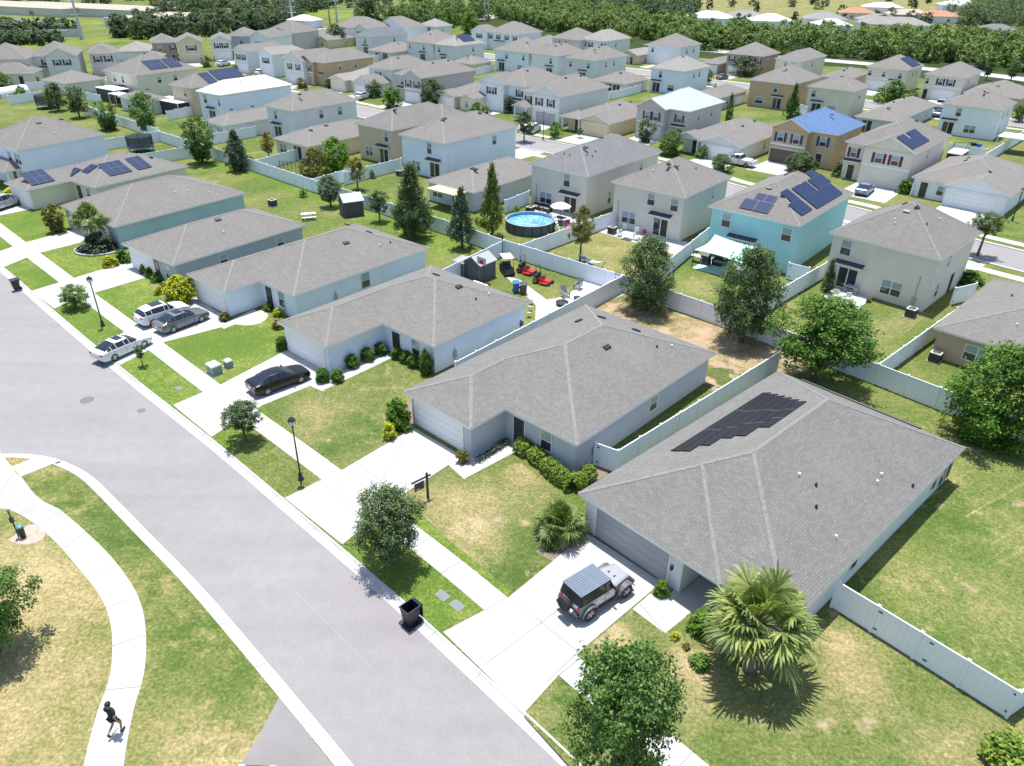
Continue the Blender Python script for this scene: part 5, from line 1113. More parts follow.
for i, (px, py, f, l) in enumerate([(268, 310, 'box', 'green bush at the entry of the light blue bungalow'), (279, 316, 'yel', 'yellow green bush under the light blue bungalow window'), (278, 328, 'gold', 'olive bush nearest the lawn before the light blue bungalow'), (225, 320, 'gold', 'small yellow plant by the light blue garage corner'), (160, 294, 'yel', 'small yellow plant in the mulch by the dark grey bungalow'), (165, 290, 'gold', 'small olive plant in the mulch by the dark grey bungalow')]):
    bush(l, (px, py), 1.1, .75, f, 'dome', 15+i, 1)
for i, px in enumerate([52, 59, 65, 72]):
    bush('tiny dark shrub by the cream solar bungalow, '+['first', 'second', 'third', 'fourth'][i]+' from its garage corner', (px, 202-i*1.6), .7, .7, 'dark', 'dome', 20, 0, group='tiny shrubs along the cream bungalow')
bush('olive shrub at the garage corner of the cream solar bungalow', (38, 206), 1.6, 1.0, 'gold', 'dome', 21, 0)
bush('long yellow green shrub beside the white pickup at the left edge', (14, 196), 3.2, 1.1, 'yel', 'dome', 22, 1)
bush('pale sapling bush on the lawn before the cream solar bungalow', (58, 232), 2.6, 3.2, 'gold', 'vase', 23, 1)
bush('green shrub behind the white low wall of the maroon shuttered house', (903, 193), 2.2, 1.8, 'bright', 'dome', 24, 1)
bush('green shrub beside the white garage near the right edge', (958, 200), 3.0, 1.8, 'box', 'dome', 25, 1)
bush('broad olive shrub by the side door of the cream house', (968, 283), 3.0, 1.3, 'box', 'dome', 26, 1)
bush('tiny fern on the gravel by the long white fence', (905, 392), .7, .6, 'bright', 'dome', 27, 0)
bush('leafy weed by the fence next to the tiny fern', (886, 388), .5, .4, 'box', 'dome', 28, 0)
bush('red flowering plant by the patio of the cream house', (868, 302), .6, .45, 'rust', 'dome', 29, 0)
for i, (px, py) in enumerate([(642, 290), (650, 292), (659, 294), (668, 297), (676, 300)]): pass
for i, (px, py) in enumerate([(640, 286), (634, 283), (627, 281), (617, 277)]):
    bush('little potted conifer against the fence of the machine yard, '+['nearest the corner', 'second from the corner', 'third from the corner', 'farthest from the corner'][i], (px-32, py-2), .4, .7, 'dark', 'cone', 30, 0, group='potted conifers along the machine yard fence')
# --- far woods: one mass each
def wood(name, px, n, fo, hr, label_seed, near_y=None):
    rng = np.random.default_rng(label_seed); poly = [at(*p) for p in px]
    X = np.array([p.x for p in poly]); Y = np.array([p.y for p in poly]); Ps = []; Ns = []; k = 0
    def inside(x, y):
        c = False; j = len(X)-1
        for i in range(len(X)):
            if (Y[i] > y) != (Y[j] > y) and x < (X[j]-X[i])*(y-Y[i])/(Y[j]-Y[i])+X[i]: c = not c
            j = i
        return c
    base = [crown_pts('round', np.random.default_rng(s), 40, 14, .05) for s in range(5)]
    tries = 0
    while k < n and tries < n*60:
        tries += 1; x, y = rng.uniform(X.min(), X.max()), rng.uniform(Y.min(), Y.max())
        if not inside(x, y): continue
        P, Nn = base[k % 5]; h = rng.uniform(*hr); w = h*rng.uniform(.8, 1.25); a = rng.uniform(0, 6.28); c, s = math.cos(a), math.sin(a)
        Q = np.stack([(P[:, 0]*c-P[:, 1]*s)*w+x, (P[:, 0]*s+P[:, 1]*c)*w+y, P[:, 2]*h*.95+.2], 1)
        Ps.append(Q); Ns.append(np.stack([Nn[:, 0]*c-Nn[:, 1]*s, Nn[:, 0]*s+Nn[:, 1]*c, Nn[:, 2]], 1)); k += 1
    o = link(name, leafdata(name, np.concatenate(Ps), np.concatenate(Ns), .40, FO[fo], rng)); o['kind'] = 'stuff'
    return o
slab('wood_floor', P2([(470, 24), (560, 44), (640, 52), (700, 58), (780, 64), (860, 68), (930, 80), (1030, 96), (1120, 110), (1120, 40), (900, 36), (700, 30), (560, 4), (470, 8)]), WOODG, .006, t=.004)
wood('woodland', [(490, 16), (540, 30), (600, 38), (660, 46), (700, 50), (780, 55), (860, 59), (930, 65), (1030, 73), (1100, 82), (1100, 54), (1024, 48), (900, 42), (780, 40), (700, 34), (600, 12), (540, 2)], 620, 'wood', (5, 8), 3)
wood('woodland', [(690, 30), (700, 8), (560, 0), (470, 0), (480, 12), (540, 8), (600, 16)], 230, 'wood2', (5, 8), 4)
wood('woodland', [(112, 39), (160, 40), (200, 40), (262, 31), (300, 24), (300, 17), (262, 22), (190, 27), (115, 29)], 150, 'wood2', (4.5, 7.5), 5)
wood('woodland', [(150, 22), (262, 18), (300, 14), (330, 10), (330, 4), (200, 8), (150, 14)], 95, 'wood2', (5, 8), 12)
wood('woodland', [(-10, 46), (60, 46), (60, 40), (40, 36), (-10, 38)], 60, 'wood2', (2.2, 3.6), 6)
wood('woodland', [(-10, 34), (78, 35), (84, 32), (60, 28), (-10, 29)], 50, 'wood2', (2.5, 4.5), 7)
wood('woodland', [(0, 12), (40, 12), (120, 8), (200, 12), (330, 10), (480, 12), (520, 8), (520, -8), (0, -8)], 190, 'wood2', (4, 7), 8)
wood('woodland', [(388, 22), (420, 28), (452, 28), (470, 24), (500, 20), (470, 14), (420, 16), (398, 14)], 75, 'wood', (5, 9), 9)
wood('woodland', [(960, 34), (1040, 38), (1040, 8), (980, 8)], 110, 'wood2', (9, 14), 10)
wood('woodland', [(690, 30), (1030, 34), (1030, -12), (560, -14), (640, 4)], 130, 'wood2', (4.5, 8), 11)

# --- small greenery among the far houses
for l, bs_, tp, w_, k_, f_, s_ in [
 ('feathery dark tree before the wide shuttered white gable house', (509, 113), 98, 13, 'vase', 'dark', 60), ('low green bush beside the small brick porch bungalow walk', (486, 116), 110, 12, 'dome', 'bright', 61), ('dark bush by the parked cars at far left', (236, 72), 66, 9, 'dome', 'gold', 62),
 ('yellow green bushes under the pale sage gable house', (302, 88), 82, 13, 'dome', 'gold', 63), ('pale bushes under the ochre two storey house', (329, 88), 80, 12, 'dome', 'oak', 64), ('thin tree before the sage white house near the woods', (585, 50), 40, 10, 'vase', 'green', 65), ('dark bush behind the off white house at upper right', (912, 101), 90, 12, 'dome', 'green', 66),
 ('thin palm like tree by the far right road, left one', (986, 80), 64, 11, 'vase', 'dark', 67), ('thin palm like tree by the far right road, right one', (1010, 82), 62, 14, 'vase', 'oak', 68), ('dark shrub tree at the right edge beside the bins house', (1018, 122), 106, 14, 'round', 'oak', 69), ('dark shrubs against the long low grey bungalow', (874, 131), 118, 18, 'dome', 'dark', 70),
 ('round bush at the left edge under the sage green house', (22, 97), 88, 14, 'dome', 'bright', 71), ('low green hedge tree before the cream two storey house at the left edge', (35, 84), 76, 12, 'dome', 'green', 72), ('green canopy tree behind the grey broad window house', (400, 38), 24, 20, 'round', 'green', 73), ('green canopy tree right of the grey broad window house', (470, 34), 22, 22, 'round', 'bright', 74),
 ('small tree beside the sage two storey house with the garage wing', (352, 76), 62, 12, 'round', 'oak', 75), ('round tree right of the white patio door house', (706, 84), 70, 13, 'round', 'oak', 76), ('shrub tree behind the yellowish bungalow', (455, 78), 68, 11, 'dome', 'green', 77), ('dark tree in the gap left of the brown shuttered house', (693, 62), 50, 12, 'round', 'green', 78),
 ('shrub clump before the light blue metal roof house door', (690, 150), 138, 14, 'dome', 'box', 79), ('bright bushes on the lawn right of the light blue metal roof house', (703, 158), 149, 16, 'dome', 'bright', 80), ('low shrubs before the tan blue roofed house entry', (838, 176), 162, 18, 'dome', 'oak', 81), ('round bush on the porch side of the pale yellow bungalow', (580, 138), 128, 8, 'dome', 'green', 82),
 ('green shrub at the corner of the sand coloured house lawn', (516, 214), 206, 9, 'dome', 'bright', 83), ('small leafy bush at the wall of the ochre house', (372, 178), 170, 9, 'dome', 'green', 84), ('sprawling weed shrub on the lush lawn by the back fence', (304, 197), 188, 9, 'dome', 'bright', 85)]:
    tree(l, bs_, tp, w_, k_, f_, s_, 1 if w_ > 11 else 0, clear=.1, name='shrub' if k_ == 'dome' else 'broadleaf_tree', cat='shrub' if k_ == 'dome' else 'tree')
# ================================================================== white vinyl fences
def post_data(h):
    def f():
        b = MB(); b.box(-.065, -.065, -.1, .065, .065, h+.06, VINYL)
        b.mesh_part([(-.085, -.085, h+.06), (.085, -.085, h+.06), (.085, .085, h+.06), (-.085, .085, h+.06), (0, 0, h+.14)], [(3, 2, 1, 0), (0, 1, 4), (1, 2, 4), (2, 3, 4), (3, 0, 4)], VINYL)
        return b.data('post')
    return mbdata(('post', h), f)
def fence(label, p0, p1, h=1.83, world=False, gate=None, z0=0):
    a = Vector((*p0, 0)) if world else at(*p0); c = Vector((*p1, 0)) if world else at(*p1)
    L = (c-a).length; rz = math.atan2(c.y-a.y, c.x-a.x)
    root = empty('vinyl_fence', a, rz); tag(root, label, 'fence', 'white vinyl fences')
    b = MB(); n = max(1, round(L/2.4)); s = L/n
    for k in range(n):
        x0, x1 = k*s+.07, (k+1)*s-.07; m = max(2, int((x1-x0)/.28))
        for j in range(m): b.box(x0+(x1-x0)*j/m+.004, -.019, .07, x0+(x1-x0)*(j+1)/m-.004, .019, h-.07, VINYL)
    b.build('panel', root)
    for z0_, z1_ in ((.05, .16), (h-.11, h)):
        r = MB(); r.box(.02, -.032, z0_, L-.02, .032, z1_, VINYL); r.build('rail', root)
    for k in range(n+1): link('post', post_data(h), root, Matrix.Translation((k*s, 0, 0)))
    if gate:
        g = MB()
        for x in gate:
            for z in (.35, h-.3): g.box(x-.16, -.06, z, x+.02, -.035, z+.07, BLACK)
        g.build('hinge', root)
    return root
fence('white fence with black gate hinges running from the nearest house to the bottom right lawn', (831, 607), (1006, 718), gate=(2.4, 4.9, 8.6))
fence('white fence leaving the frame from the corner at the bottom right lawn', (1006, 718), (1046, 690))
fence('short white gate fence between the slate blue house and the long side fence', (594, 465), (616, 473), gate=(.3,))
fence('long white side fence between the slate blue house and the nearest house', (616, 473), (776, 371))
BL = [(252, 171), (313, 192), (380, 213.5), (445, 234.5), (504, 255.5), (622, 292), (720, 326), (800, 356), (873, 384), (966, 421), (1090, 469)]
names = ['behind the teal house and the dark conical tree', 'along the lush yard beside the mango trees', 'behind the grey garden shed', 'behind the two pointed cypresses', 'at the back of the machine yard, tall and blank', 'behind the brown yard under the grey green oak', 'in the shade of the wide mango green tree', 'below the cream house and its lawn', 'under the bright green ficus tree', 'running out of the right edge beyond the ficus tree']
for p, q, nm in zip(BL[:-1], BL[1:], names): fence('white back fence '+nm, p, q)
fence('white side fence between the pale grey house and the brown yard house', (456, 382), (622, 292))
fence('white side fence behind the light blue bungalow ending at the machine yard corner', (428, 294), (504, 255.5))
fence('white fence between the pool yard and the dry hammock yard', (519, 261), (612, 226))
fence('white fence between the hammock yard and the turquoise house yard', (640, 298), (712, 238))
fence('white fence between the turquoise house yard and the cream house yard', (735, 331), (832, 273))
fence('white fence between the cream house lawn and the tan bungalow', (873, 384), (988, 299))
fence('short white gate beside the cream house side wall', (950, 305), (971, 300), gate=(.3,))
fence('short white gate at the corner of the turquoise house', (786, 279), (806, 284), gate=(.3,))
fence('white fence at the left wall of the sand coloured house', (505, 214), (529, 204))
fence('white fence between the pale blue house yard and the ochre house', (345, 185), (402, 170))
fence('white fence across the yard of the recessed porch bungalow', (313, 192), (360, 178))
fence('white fence in front of the recessed porch bungalow beside the trellis', (258, 172), (300, 160))
fence('white fence on the near side of the trampoline yard', (142, 166), (194, 157.5))
fence('white fence on the far side of the trampoline yard', (100, 151.5), (162, 141.5))
fence('white fence joining the trampoline yard to the back fence', (160, 141.5), (252, 171))
fence('white fence behind the big loose oak toward the low grey bungalow', (194, 148), (256, 137))
fence('white fence behind the pale loose tree at far left', (84, 114), (160, 139))
fence('white fence in front of the house with the bright white roof', (168, 121), (206, 113))
fence('white fence at far left behind the white house roof', (10, 105), (43, 100))
fence('white fence below the sage green house at far left', (28, 91), (58, 88))
fence('white fence right of the pale green bungalow at far left', (84, 100), (102, 104))
fence('white fence beside the porch of the mid distance white house', (610, 100), (640, 93))
fence('white fence behind the cream bungalow with a dark back porch', (588, 96), (612, 100))
fence('white low fence behind the house with blue bins at upper right', (948, 151), (985, 157), 1.4)
fence('white fence between the bins house yard and the gable bungalow', (948, 186), (1026, 138))
fence('white short fence beside the maroon shuttered house', (910, 196), (922, 190))
fence('white short fence left of the tan house behind the juniper', (733, 106), (748, 102))
fence('white fence right of the tan house behind the juniper', (797, 112), (806, 116))
fence('white fence before the yellowish bungalow in mid distance', (476, 76), (494, 71))
fence('white fence across the yard under the slate roofed house', (374, 62), (404, 57))
b = MB(); e = empty('fence_pole', at(502.5, 256)); tag(e, 'thin black pole at the corner of the machine yard fence', 'pole'); b.tube([(0, -.15, -.1), (0, -.15, 2.5)], .05, BLACK); b.build('pole_shaft', e)
# ================================================================== vehicles
def paint(name, c, metal=.0): return mat('car paint '+name, c, .3, metal=metal, spec=.35, coat=.35)
CARGLASS = mat('tinted car glass', (.014, .02, .03), .06, spec=.6)
LAMPW = mat('headlamp lens', (.62, .65, .68), .12, spec=.8); LAMPR = mat('tail lamp lens', (.30, .012, .012), .2, spec=.7)
PLATE = mat('licence plate', (.6, .6, .58), .5)
def wheel(root, x, y, r, w=.22):
    b = MB(); sgn = 1 if y > 0 else -1
    def ring(prof, mt, bb):
        vs = []; n = 18
        for rr_, yy in prof:
            for k in range(n): th = 2*math.pi*k/n; vs.append((rr_*math.cos(th), yy*sgn, rr_*math.sin(th)))
        bb.mesh_part(vs, [(i*n+k, i*n+(k+1) % n, (i+1)*n+(k+1) % n, (i+1)*n+k) for i in range(len(prof)-1) for k in range(n)], mt, True)
    ring([(r*.62, -w/2), (r*.93, -w/2), (r, -w*.32), (r, w*.32), (r*.93, w/2), (r*.64, w/2), (r*.62, w*.3)], RUBBER, b)
    t = b.build('wheel', root, Matrix.Translation((x, y, r)))
    c = MB(); ring([(r*.63, w*.30), (r*.60, w*.42), (.001, w*.30)], DGREY, c)
    for k in range(5):
        th = k*2*math.pi/5; d = Vector((math.cos(th), 0, math.sin(th))); s = Vector((-d.z, 0, d.x))*r*.09
        q = [d*r*.1-s, d*r*.1+s, d*r*.6+s*.8, d*r*.6-s*.8]
        c.mesh_part([p+Vector((0, sgn*w*.46, 0)) for p in q], [(0, 1, 2, 3)], ALLOY)
    ring([(r*.64, w*.44), (r*.58, w*.47)], ALLOY, c)
    c.build('rim', t)
def car(label, base, heading, kind='sedan', col=None, cat='car', group='parked cars', name=None, world=None):
    """base: pixel of the middle of the car on the ground; heading: world angle of its nose"""
    loc = world or at(*base); loc = Vector((loc[0], loc[1], 0.02)); root = empty(name or {'sedan': 'sedan', 'suv': 'crossover', 'van': 'minivan', 'pickup': 'pickup_truck'}[kind], loc, R_(heading)); tag(root, label, cat, group)
    # stations along the length: x, sill z, belt z, top z, half width sill, half width belt, half width top, glazed?
    if kind == 'sedan':
        st = [(2.40, .36, .56, .60, .62, .66, .56), (2.30, .22, .66, .72, .82, .84, .70), (2.0, .19, .76, .83, .89, .91, .76), (1.5, .19, .84, .92, .91, .93, .78), (1.02, .19, .91, .99, .91, .94, .78), (.20, .19, .93, 1.39, .91, .94, .58), (-.25, .19, .94, 1.45, .91, .94, .60), (-1.0, .19, .96, 1.42, .91, .94, .58), (-1.45, .19, .98, 1.29, .91, .93, .58), (-1.98, .21, 1.00, 1.06, .89, .91, .70), (-2.28, .26, .98, 1.03, .86, .87, .72), (-2.40, .38, .88, .92, .80, .81, .68)]
        gl = range(4, 9); wx = (1.42, -1.40); wr = .345; roofr = range(5, 8); wid = .83
    elif kind == 'suv':
        st = [(2.32, .42, .66, .70, .66, .70, .62), (2.20, .28, .80, .86, .82, .84, .72), (1.80, .25, .92, .98, .90, .92, .78), (1.25, .25, .98, 1.06, .92, .94, .80), (.95, .25, 1.02, 1.10, .92, .94, .80), (.30, .25, 1.05, 1.58, .92, .95, .64), (-.10, .25, 1.06, 1.67, .92, .95, .66), (-1.30, .25, 1.10, 1.66, .92, .95, .65), (-1.85, .26, 1.14, 1.52, .91, .93, .62), (-2.18, .30, 1.14, 1.20, .88, .90, .68), (-2.32, .44, .90, .95, .80, .82, .70)]
        gl = range(4, 9); wx = (1.40, -1.38); wr = .375; roofr = range(5, 8); wid = .85
    elif kind == 'van':
        st = [(2.45, .40, .70, .74, .68, .72, .62), (2.30, .26, .86, .92, .84, .86, .74), (1.75, .22, 1.00, 1.08, .93, .95, .80), (1.45, .22, 1.04, 1.14, .94, .96, .80), (.65, .22, 1.06, 1.66, .95, .98, .68), (.15, .22, 1.07, 1.78, .95, .98, .72), (-1.9, .22, 1.10, 1.76, .95, .98, .72), (-2.35, .26, 1.12, 1.62, .94, .96, .70), (-2.50, .36, 1.08, 1.14, .90, .92, .78)]
        gl = range(3, 8); wx = (1.55, -1.45); wr = .36; roofr = range(4, 7); wid = .86
    else:
        st = [(2.75, .50, .76, .80, .72, .76, .70), (2.62, .34, .94, 1.00, .90, .92, .82), (1.60, .30, 1.04, 1.12, .97, .98, .86), (1.30, .30, 1.08, 1.16, .97, .98, .84), (.75, .30, 1.10, 1.72, .97, .99, .68), (.35, .30, 1.10, 1.82, .97, .99, .71), (-.55, .30, 1.12, 1.80, .97, .99, .71), (-.85, .30, 1.14, 1.20, .97, .99, .84), (-2.60, .32, 1.12, 1.13, .96, .97, .90), (-2.80, .50, 1.10, 1.11, .92, .94, .88)]
        gl = range(3, 7); wx = (1.75, -1.70); wr = .40; roofr = range(4, 6); wid = .90
    body, glass = MB(), MB()
    def row(s):
        x, zs, zb, zt, ws, wb_, wt = s; zm = zs+(zb-zs)*.45
        half = [(ws*.9, zs), (ws, zs+.06), (wb_*1.0, zm), (wb_*.985, zb), (wb_*.985-(wb_*.985-wt)*.12, zb+(zt-zb)*.10), (wt+(wb_-wt)*.08, zb+(zt-zb)*.90), (wt*.92, zt), (0, zt+.025)]
        return [(x, y, z) for y, z in half]+[(x, -y, z) for y, z in half[-2::-1]]
    rows = [row(s) for s in st]; n = len(rows[0])
    for i in range(len(rows)-1):
        for k in range(n-1):
            q = [rows[i][k], rows[i+1][k], rows[i+1][k+1], rows[i][k+1]]
            kk = min(k, n-2-k); g = False
            if i in gl:
                top0, top1 = i in roofr and i+1 <= max(roofr)+0, True
                if kk == 4: g = True                                   # side glass
                if kk in (5, 6) and (i == gl[0] or i >= gl[-1]-(1 if kind in ('sedan',) else 0)) : g = True   # windscreen and back light
            (glass if g else body).mesh_part(q, [(0, 1, 2, 3)], CARGLASS if g else col, True)
    for r_, fl in ((rows[0], False), (rows[-1], True)): body.mesh_part(r_, [tuple(range(n)) if fl else tuple(range(n-1, -1, -1))], col)
    def weld(mb, name):
        me = mb.data(name); bm = bmesh.new(); bm.from_mesh(me); bmesh.ops.remove_doubles(bm, verts=bm.verts, dist=.002); bm.to_mesh(me); bm.free()
        o = link(name, me, root); md = o.modifiers.new('smooth', 'SUBSURF'); md.levels = 1; md.render_levels = 2; return o
    bo = weld(body, 'body'); weld(glass, 'window_glass'); pil = MB()
    for i in list(gl)[1:]:
        for sgn in (0, 1):
            a = rows[i][4 if not sgn else n-5]; c = rows[i][5 if not sgn else n-6]; pil.tube([a, c], .03, col, 5)
    pil.build('window_pillar', bo)
    for x in wx:
        for y in (-wid, wid): wheel(root, x, y, wr)
    x0 = st[0][0]; xe = st[-1][0]; zf = st[1][2]; zr = st[-2][2]
    for y in (-1, 1):
        h = MB(); h.ball((st[1][0]-.02, y*.62, zf-.06), .17, LAMPW, 8, 6, (.9, 1.25, .5)); h.build('headlight', root)
        t = MB(); t.ball((st[-2][0]-.06, y*.66, zr-.12), .16, LAMPR, 8, 6, (.9, 1.3, .6)); t.build('taillight', root)
        m_ = MB(); m_.ball((st[4][0]-.25, y*(.93+.10), st[4][2]+.10), .11, col, 8, 6, (.7, 1.1, .8)); m_.build('mirror', root)
        dl = MB(); yb = y*(st[6][5]*.99)
        for xx in (st[gl[0]][0]-.35, -.25, st[gl[-1]][0]+.15):
            dl.box(xx-.008, yb-.012, .36, xx+.008, yb+.004 if y < 0 else yb+.012, st[6][2]-.02, DGREY)
        dl.build('door_seam', bo)
    p_ = MB(); p_.box(xe-.05, -.26, .62, xe-.02, .26, .74, PLATE); p_.build('plate', root)
    if kind == 'pickup': s_ = MB(); s_.box(-2.6, -.78, 1.13, -.98, .78, 1.155, DGREY); s_.build('truck_bed', root)
    if kind == 'suv':
        s_ = MB(); s_.box(-1.0, -.46, 1.68, .02, .46, 1.712, CARGLASS); s_.build('sunroof', root)
    if kind == 'sedan' and 'white' in label:
        s_ = MB(); s_.box(-.62, -.40, 1.455, -.02, .40, 1.485, CARGLASS); s_.build('sunroof', root)
    return root
WPAINT = paint('white', (.72, .72, .72)); BPAINT = paint('black', (.004, .0045, .006)); GPAINT = paint('grey', (.17, .185, .205), .5); BLPAINT = paint('blue grey', (.20, .30, .42), .3); SPAINT = paint('silver', (.45, .46, .48), .5)
V_ = 46
def hd(p, q): a, b = at(*p), at(*q); return math.degrees(math.atan2(b.y-a.y, b.x-a.x))
def mid(p, q): a, b = at(*p), at(*q); return ((a.x+b.x)/2, (a.y+b.y)/2, 0)
car('black sedan parked on the driveway of the pale grey bungalow', (280, 385), hd((256, 395), (303, 378)), 'sedan', BPAINT)
car('white sedan parked across the sidewalk at the end of a driveway', (124, 352), hd((102, 364), (146, 344)), 'sedan', WPAINT)
car('dark grey sedan on the driveway beside the white crossover', (183, 325), hd((159, 336), (206, 318)), 'sedan', GPAINT)
car('white crossover with a dark glass roof beside the dark grey sedan', (164, 319), hd((142, 328), (189, 312)), 'suv', WPAINT)
car('blue grey car before the garage with maroon shutters above', (864, 193), hd((858, 199), (872, 187)), 'sedan', BLPAINT)
car('small white pickup in front of the white gable bungalow', (738, 165), 140, 'pickup', WPAINT, 'truck')
car('blue white van on a driveway in mid distance', (533, 132), hd((528, 136), (552, 122)), 'van', WPAINT, 'van')
car('white car parked by the cream gable bungalow at upper middle', (363, 99), hd((355, 102), (376, 95)), 'suv', WPAINT)
car('white silver pickup parked at the left edge of the picture', (4, 208), hd((-12, 214), (22, 203)), 'pickup', SPAINT, 'truck')
car('white car in the upper left street among far houses', (224, 66), hd((214, 68), (232, 64)), 'suv', WPAINT)
car('white car half hidden behind the bright white roof', (262, 75), hd((255, 77), (270, 73)), 'suv', WPAINT)
car('silver car on the far road before the woods', (866, 57), 0, 'suv', SPAINT)
car('dark car on the far right road below the woods', (977, 69), 0, 'suv', GPAINT)
car('white pickup parked beside the off white house at upper right', (940, 108), 55, 'pickup', WPAINT, 'truck')
car('blue white car by the long low grey bungalow', (938, 116), 50, 'sedan', BLPAINT)
car('dark car in the carport gap before the brown bungalow', (722, 79), 50, 'sedan', GPAINT)
car('white van on the main road at top middle', (462, 21), 12, 'van', WPAINT, 'van')
car('pale truck on the main road right of the white van', (480, 18), 12, 'van', SPAINT, 'van')
car('small red car cut by the bottom edge on the dark apron', (241, 833), hd((232, 861), (247, 815)), 'sedan', paint('red', (.28, .015, .03)))
# --- the off-road vehicle on the nearest driveway
def offroad():
    P, Q = (566, 617), (622, 582); root = empty('offroad_vehicle', Vector(mid(P, Q))+Vector((0, 0, .02)), R_(hd(P, Q)))
    tag(root, 'silver off road vehicle with dark slatted roof and rear spare wheel on the near driveway', 'car', 'parked cars')
    sv = SPAINT; W = .80
    b = MB()
    # tub
    b.box(-1.85, -W, .52, .62, W, 1.12, sv); b.box(-1.9, -W+.05, .5, 1.95, W-.05, .60, DGREY)
    # bonnet tapers to the grille
    vs = [(.62, -.76, .62), (.62, .76, .62), (.62, .76, 1.12), (.62, -.76, 1.12), (1.92, -.56, .62), (1.92, .56, .62), (1.92, .56, 1.04), (1.92, -.56, 1.04), (.62, -.62, 1.17), (.62, .62, 1.17), (1.88, -.46, 1.09), (1.88, .46, 1.09)]
    b.mesh_part(vs, [(0, 3, 7, 4), (1, 5, 6, 2), (4, 7, 6, 5), (3, 8, 10, 7), (2, 6, 11, 9), (8, 9, 11, 10), (7, 10, 11, 6)], sv)
    bo = b.build('body', root)
    v = MB(); v.box(1.05, -.25, 1.145, 1.2, -.17, 1.165, BLACK); v.box(1.05, .17, 1.145, 1.2, .25, 1.165, BLACK); v.box(.66, -.3, 1.16, .74, .3, 1.18, BLACK); v.build('bonnet_vent', bo)
    g = MB(); g.box(1.925, -.5, .66, 1.95, .5, 1.02, sv)
    for k in range(7): g.box(1.951, -.36+k*.10, .7, 1.956, -.30+k*.10, .98, BLACK)
    g.build('grille', root)
    for y in (-.46, .46):
        h = MB(); h.ball((1.95, y*1.0, .88), .1, LAMPW, 10, 6, (.5, 1, 1)); h.build('headlight', root)
        t = MB(); t.box(-1.93, y*1.45-.07, .82, -1.85, y*1.45+.07, 1.05, LAMPR); t.build('taillight', root)
    # bumpers
    q = MB(); q.box(2.02, -.74, .48, 2.2, .74, .66, BLACK); q.box(1.9, -.3, .5, 2.02, .3, .6, BLACK); q.build('front_bumper', root)
    q = MB(); q.box(-2.08, -.78, .48, -1.9, .78, .64, BLACK); q.box(-2.09, -.40, .58, -1.95, .0, .72, PLATE); q.build('rear_bumper', root)
    # cabin: dark fabric sides with glass, slatted roof
    c = MB()
    x0, x1, zb, zt = -1.86, .60, 1.12, 1.78
    vs = [(x0, -.78, zb), (x1, -.78, zb), (x1, .78, zb), (x0, .78, zb), (x0+.12, -.68, zt), (x1-.30, -.68, zt), (x1-.30, .68, zt), (x0+.12, .68, zt)]
    c.mesh_part(vs, [(0, 1, 5, 4), (2, 3, 7, 6), (3, 0, 4, 7)], mat('dark soft top cloth', (.03, .032, .036), .85))
    c.build('cabin', root)
    wn = MB(); wn.mesh_part([(x1+.004, -.72, zb+.03), (x1+.004, .72, zb+.03), (x1-.29, .62, zt-.04), (x1-.29, -.62, zt-.04)], [(0, 1, 2, 3)], CARGLASS); wn.build('windscreen', root)
    for y in (-1, 1):
        for xa, xb in ((-.02, .42), (-.78, -.14), (-1.66, -.95)):
            w_ = MB(); ya, yb = .785*y, .700*y; sh = -.16 if xa > -.1 else 0
            q = [(xa, ya, zb+.05), (xb, ya, zb+.05), (xb+sh, yb, zt-.10), (xa, yb, zt-.10)]; w_.mesh_part(q if y < 0 else q[::-1], [(0, 1, 2, 3)], CARGLASS); w_.build('side_window', root)
        for xa in (-.95, -.08):
            d = MB(); d.box(xa-.01, y*W-.006, .55, xa+.01, y*W+.006, 1.11, DGREY); d.box(xa+.10, y*W-.012, .98, xa+.26, y*W+.012, 1.02, BLACK); d.build('door_handle', root)
        m_ = MB(); m_.box(.44, y*.92-.10, 1.14, .54, y*.92+.10, 1.32, BLACK); m_.box(.46, min(y*.78, y*.86), 1.17, .5, max(y*.78, y*.86), 1.21, BLACK); m_.build('mirror', root)
        # flat wheel-arch flares
        for xc in (1.42, -1.22):
            f = MB(); arc = [(xc+.58*math.cos(t), .42+.52*math.sin(t)) for t in [R_(a) for a in (8, 40, 62, 90, 118, 140, 172)]]; o0, o1 = (.62 if xc > 0 else .80), 1.0
            for (xa, za), (xb, zb2) in zip(arc[:-1], arc[1:]):
                f.mesh_part([(xa, y*o0, za), (xb, y*o0, zb2), (xb, y*o1, zb2), (xa, y*o1, za), (xa, y*o1, za-.07), (xb, y*o1, zb2-.07)], [(0, 1, 2, 3), (3, 2, 5, 4)], mat('grey plastic flare', (.10, .105, .115), .6))
            f.build('wheel_arch', root); wheel(root, xc, y*.84, .42, .28)
        s_ = MB(); s_.tube([(-.65, y*.86, .42), (.85, y*.86, .42)], .04, BLACK, 6); s_.build('side_step', root)
    r = MB(); rm = mat('blue grey soft roof', (.115, .15, .20), .6, var=.08)
    r.box(x0+.08, -.72, zt, x1-.26, .72, zt+.035, rm)
    for k in range(9): yy = -.60+k*.15; r.box(x0+.14, yy-.018, zt+.035, -.62, yy+.018, zt+.052, rm)
    for k in range(9): yy = -.60+k*.15; r.box(-.5, yy-.018, zt+.035, x1-.34, yy+.018, zt+.052, rm)
    r.build('roof', root)
    s = MB(); n = 20
    prof = [(.001, -2.32), (.24, -2.31), (.27, -2.34), (.40, -2.33), (.43, -2.26), (.43, -2.14), (.38, -2.08), (.001, -2.08)]
    vs = [(x, .05+rr_*math.cos(2*math.pi*k/n), 1.02+rr_*math.sin(2*math.pi*k/n)) for rr_, x in prof for k in range(n)]
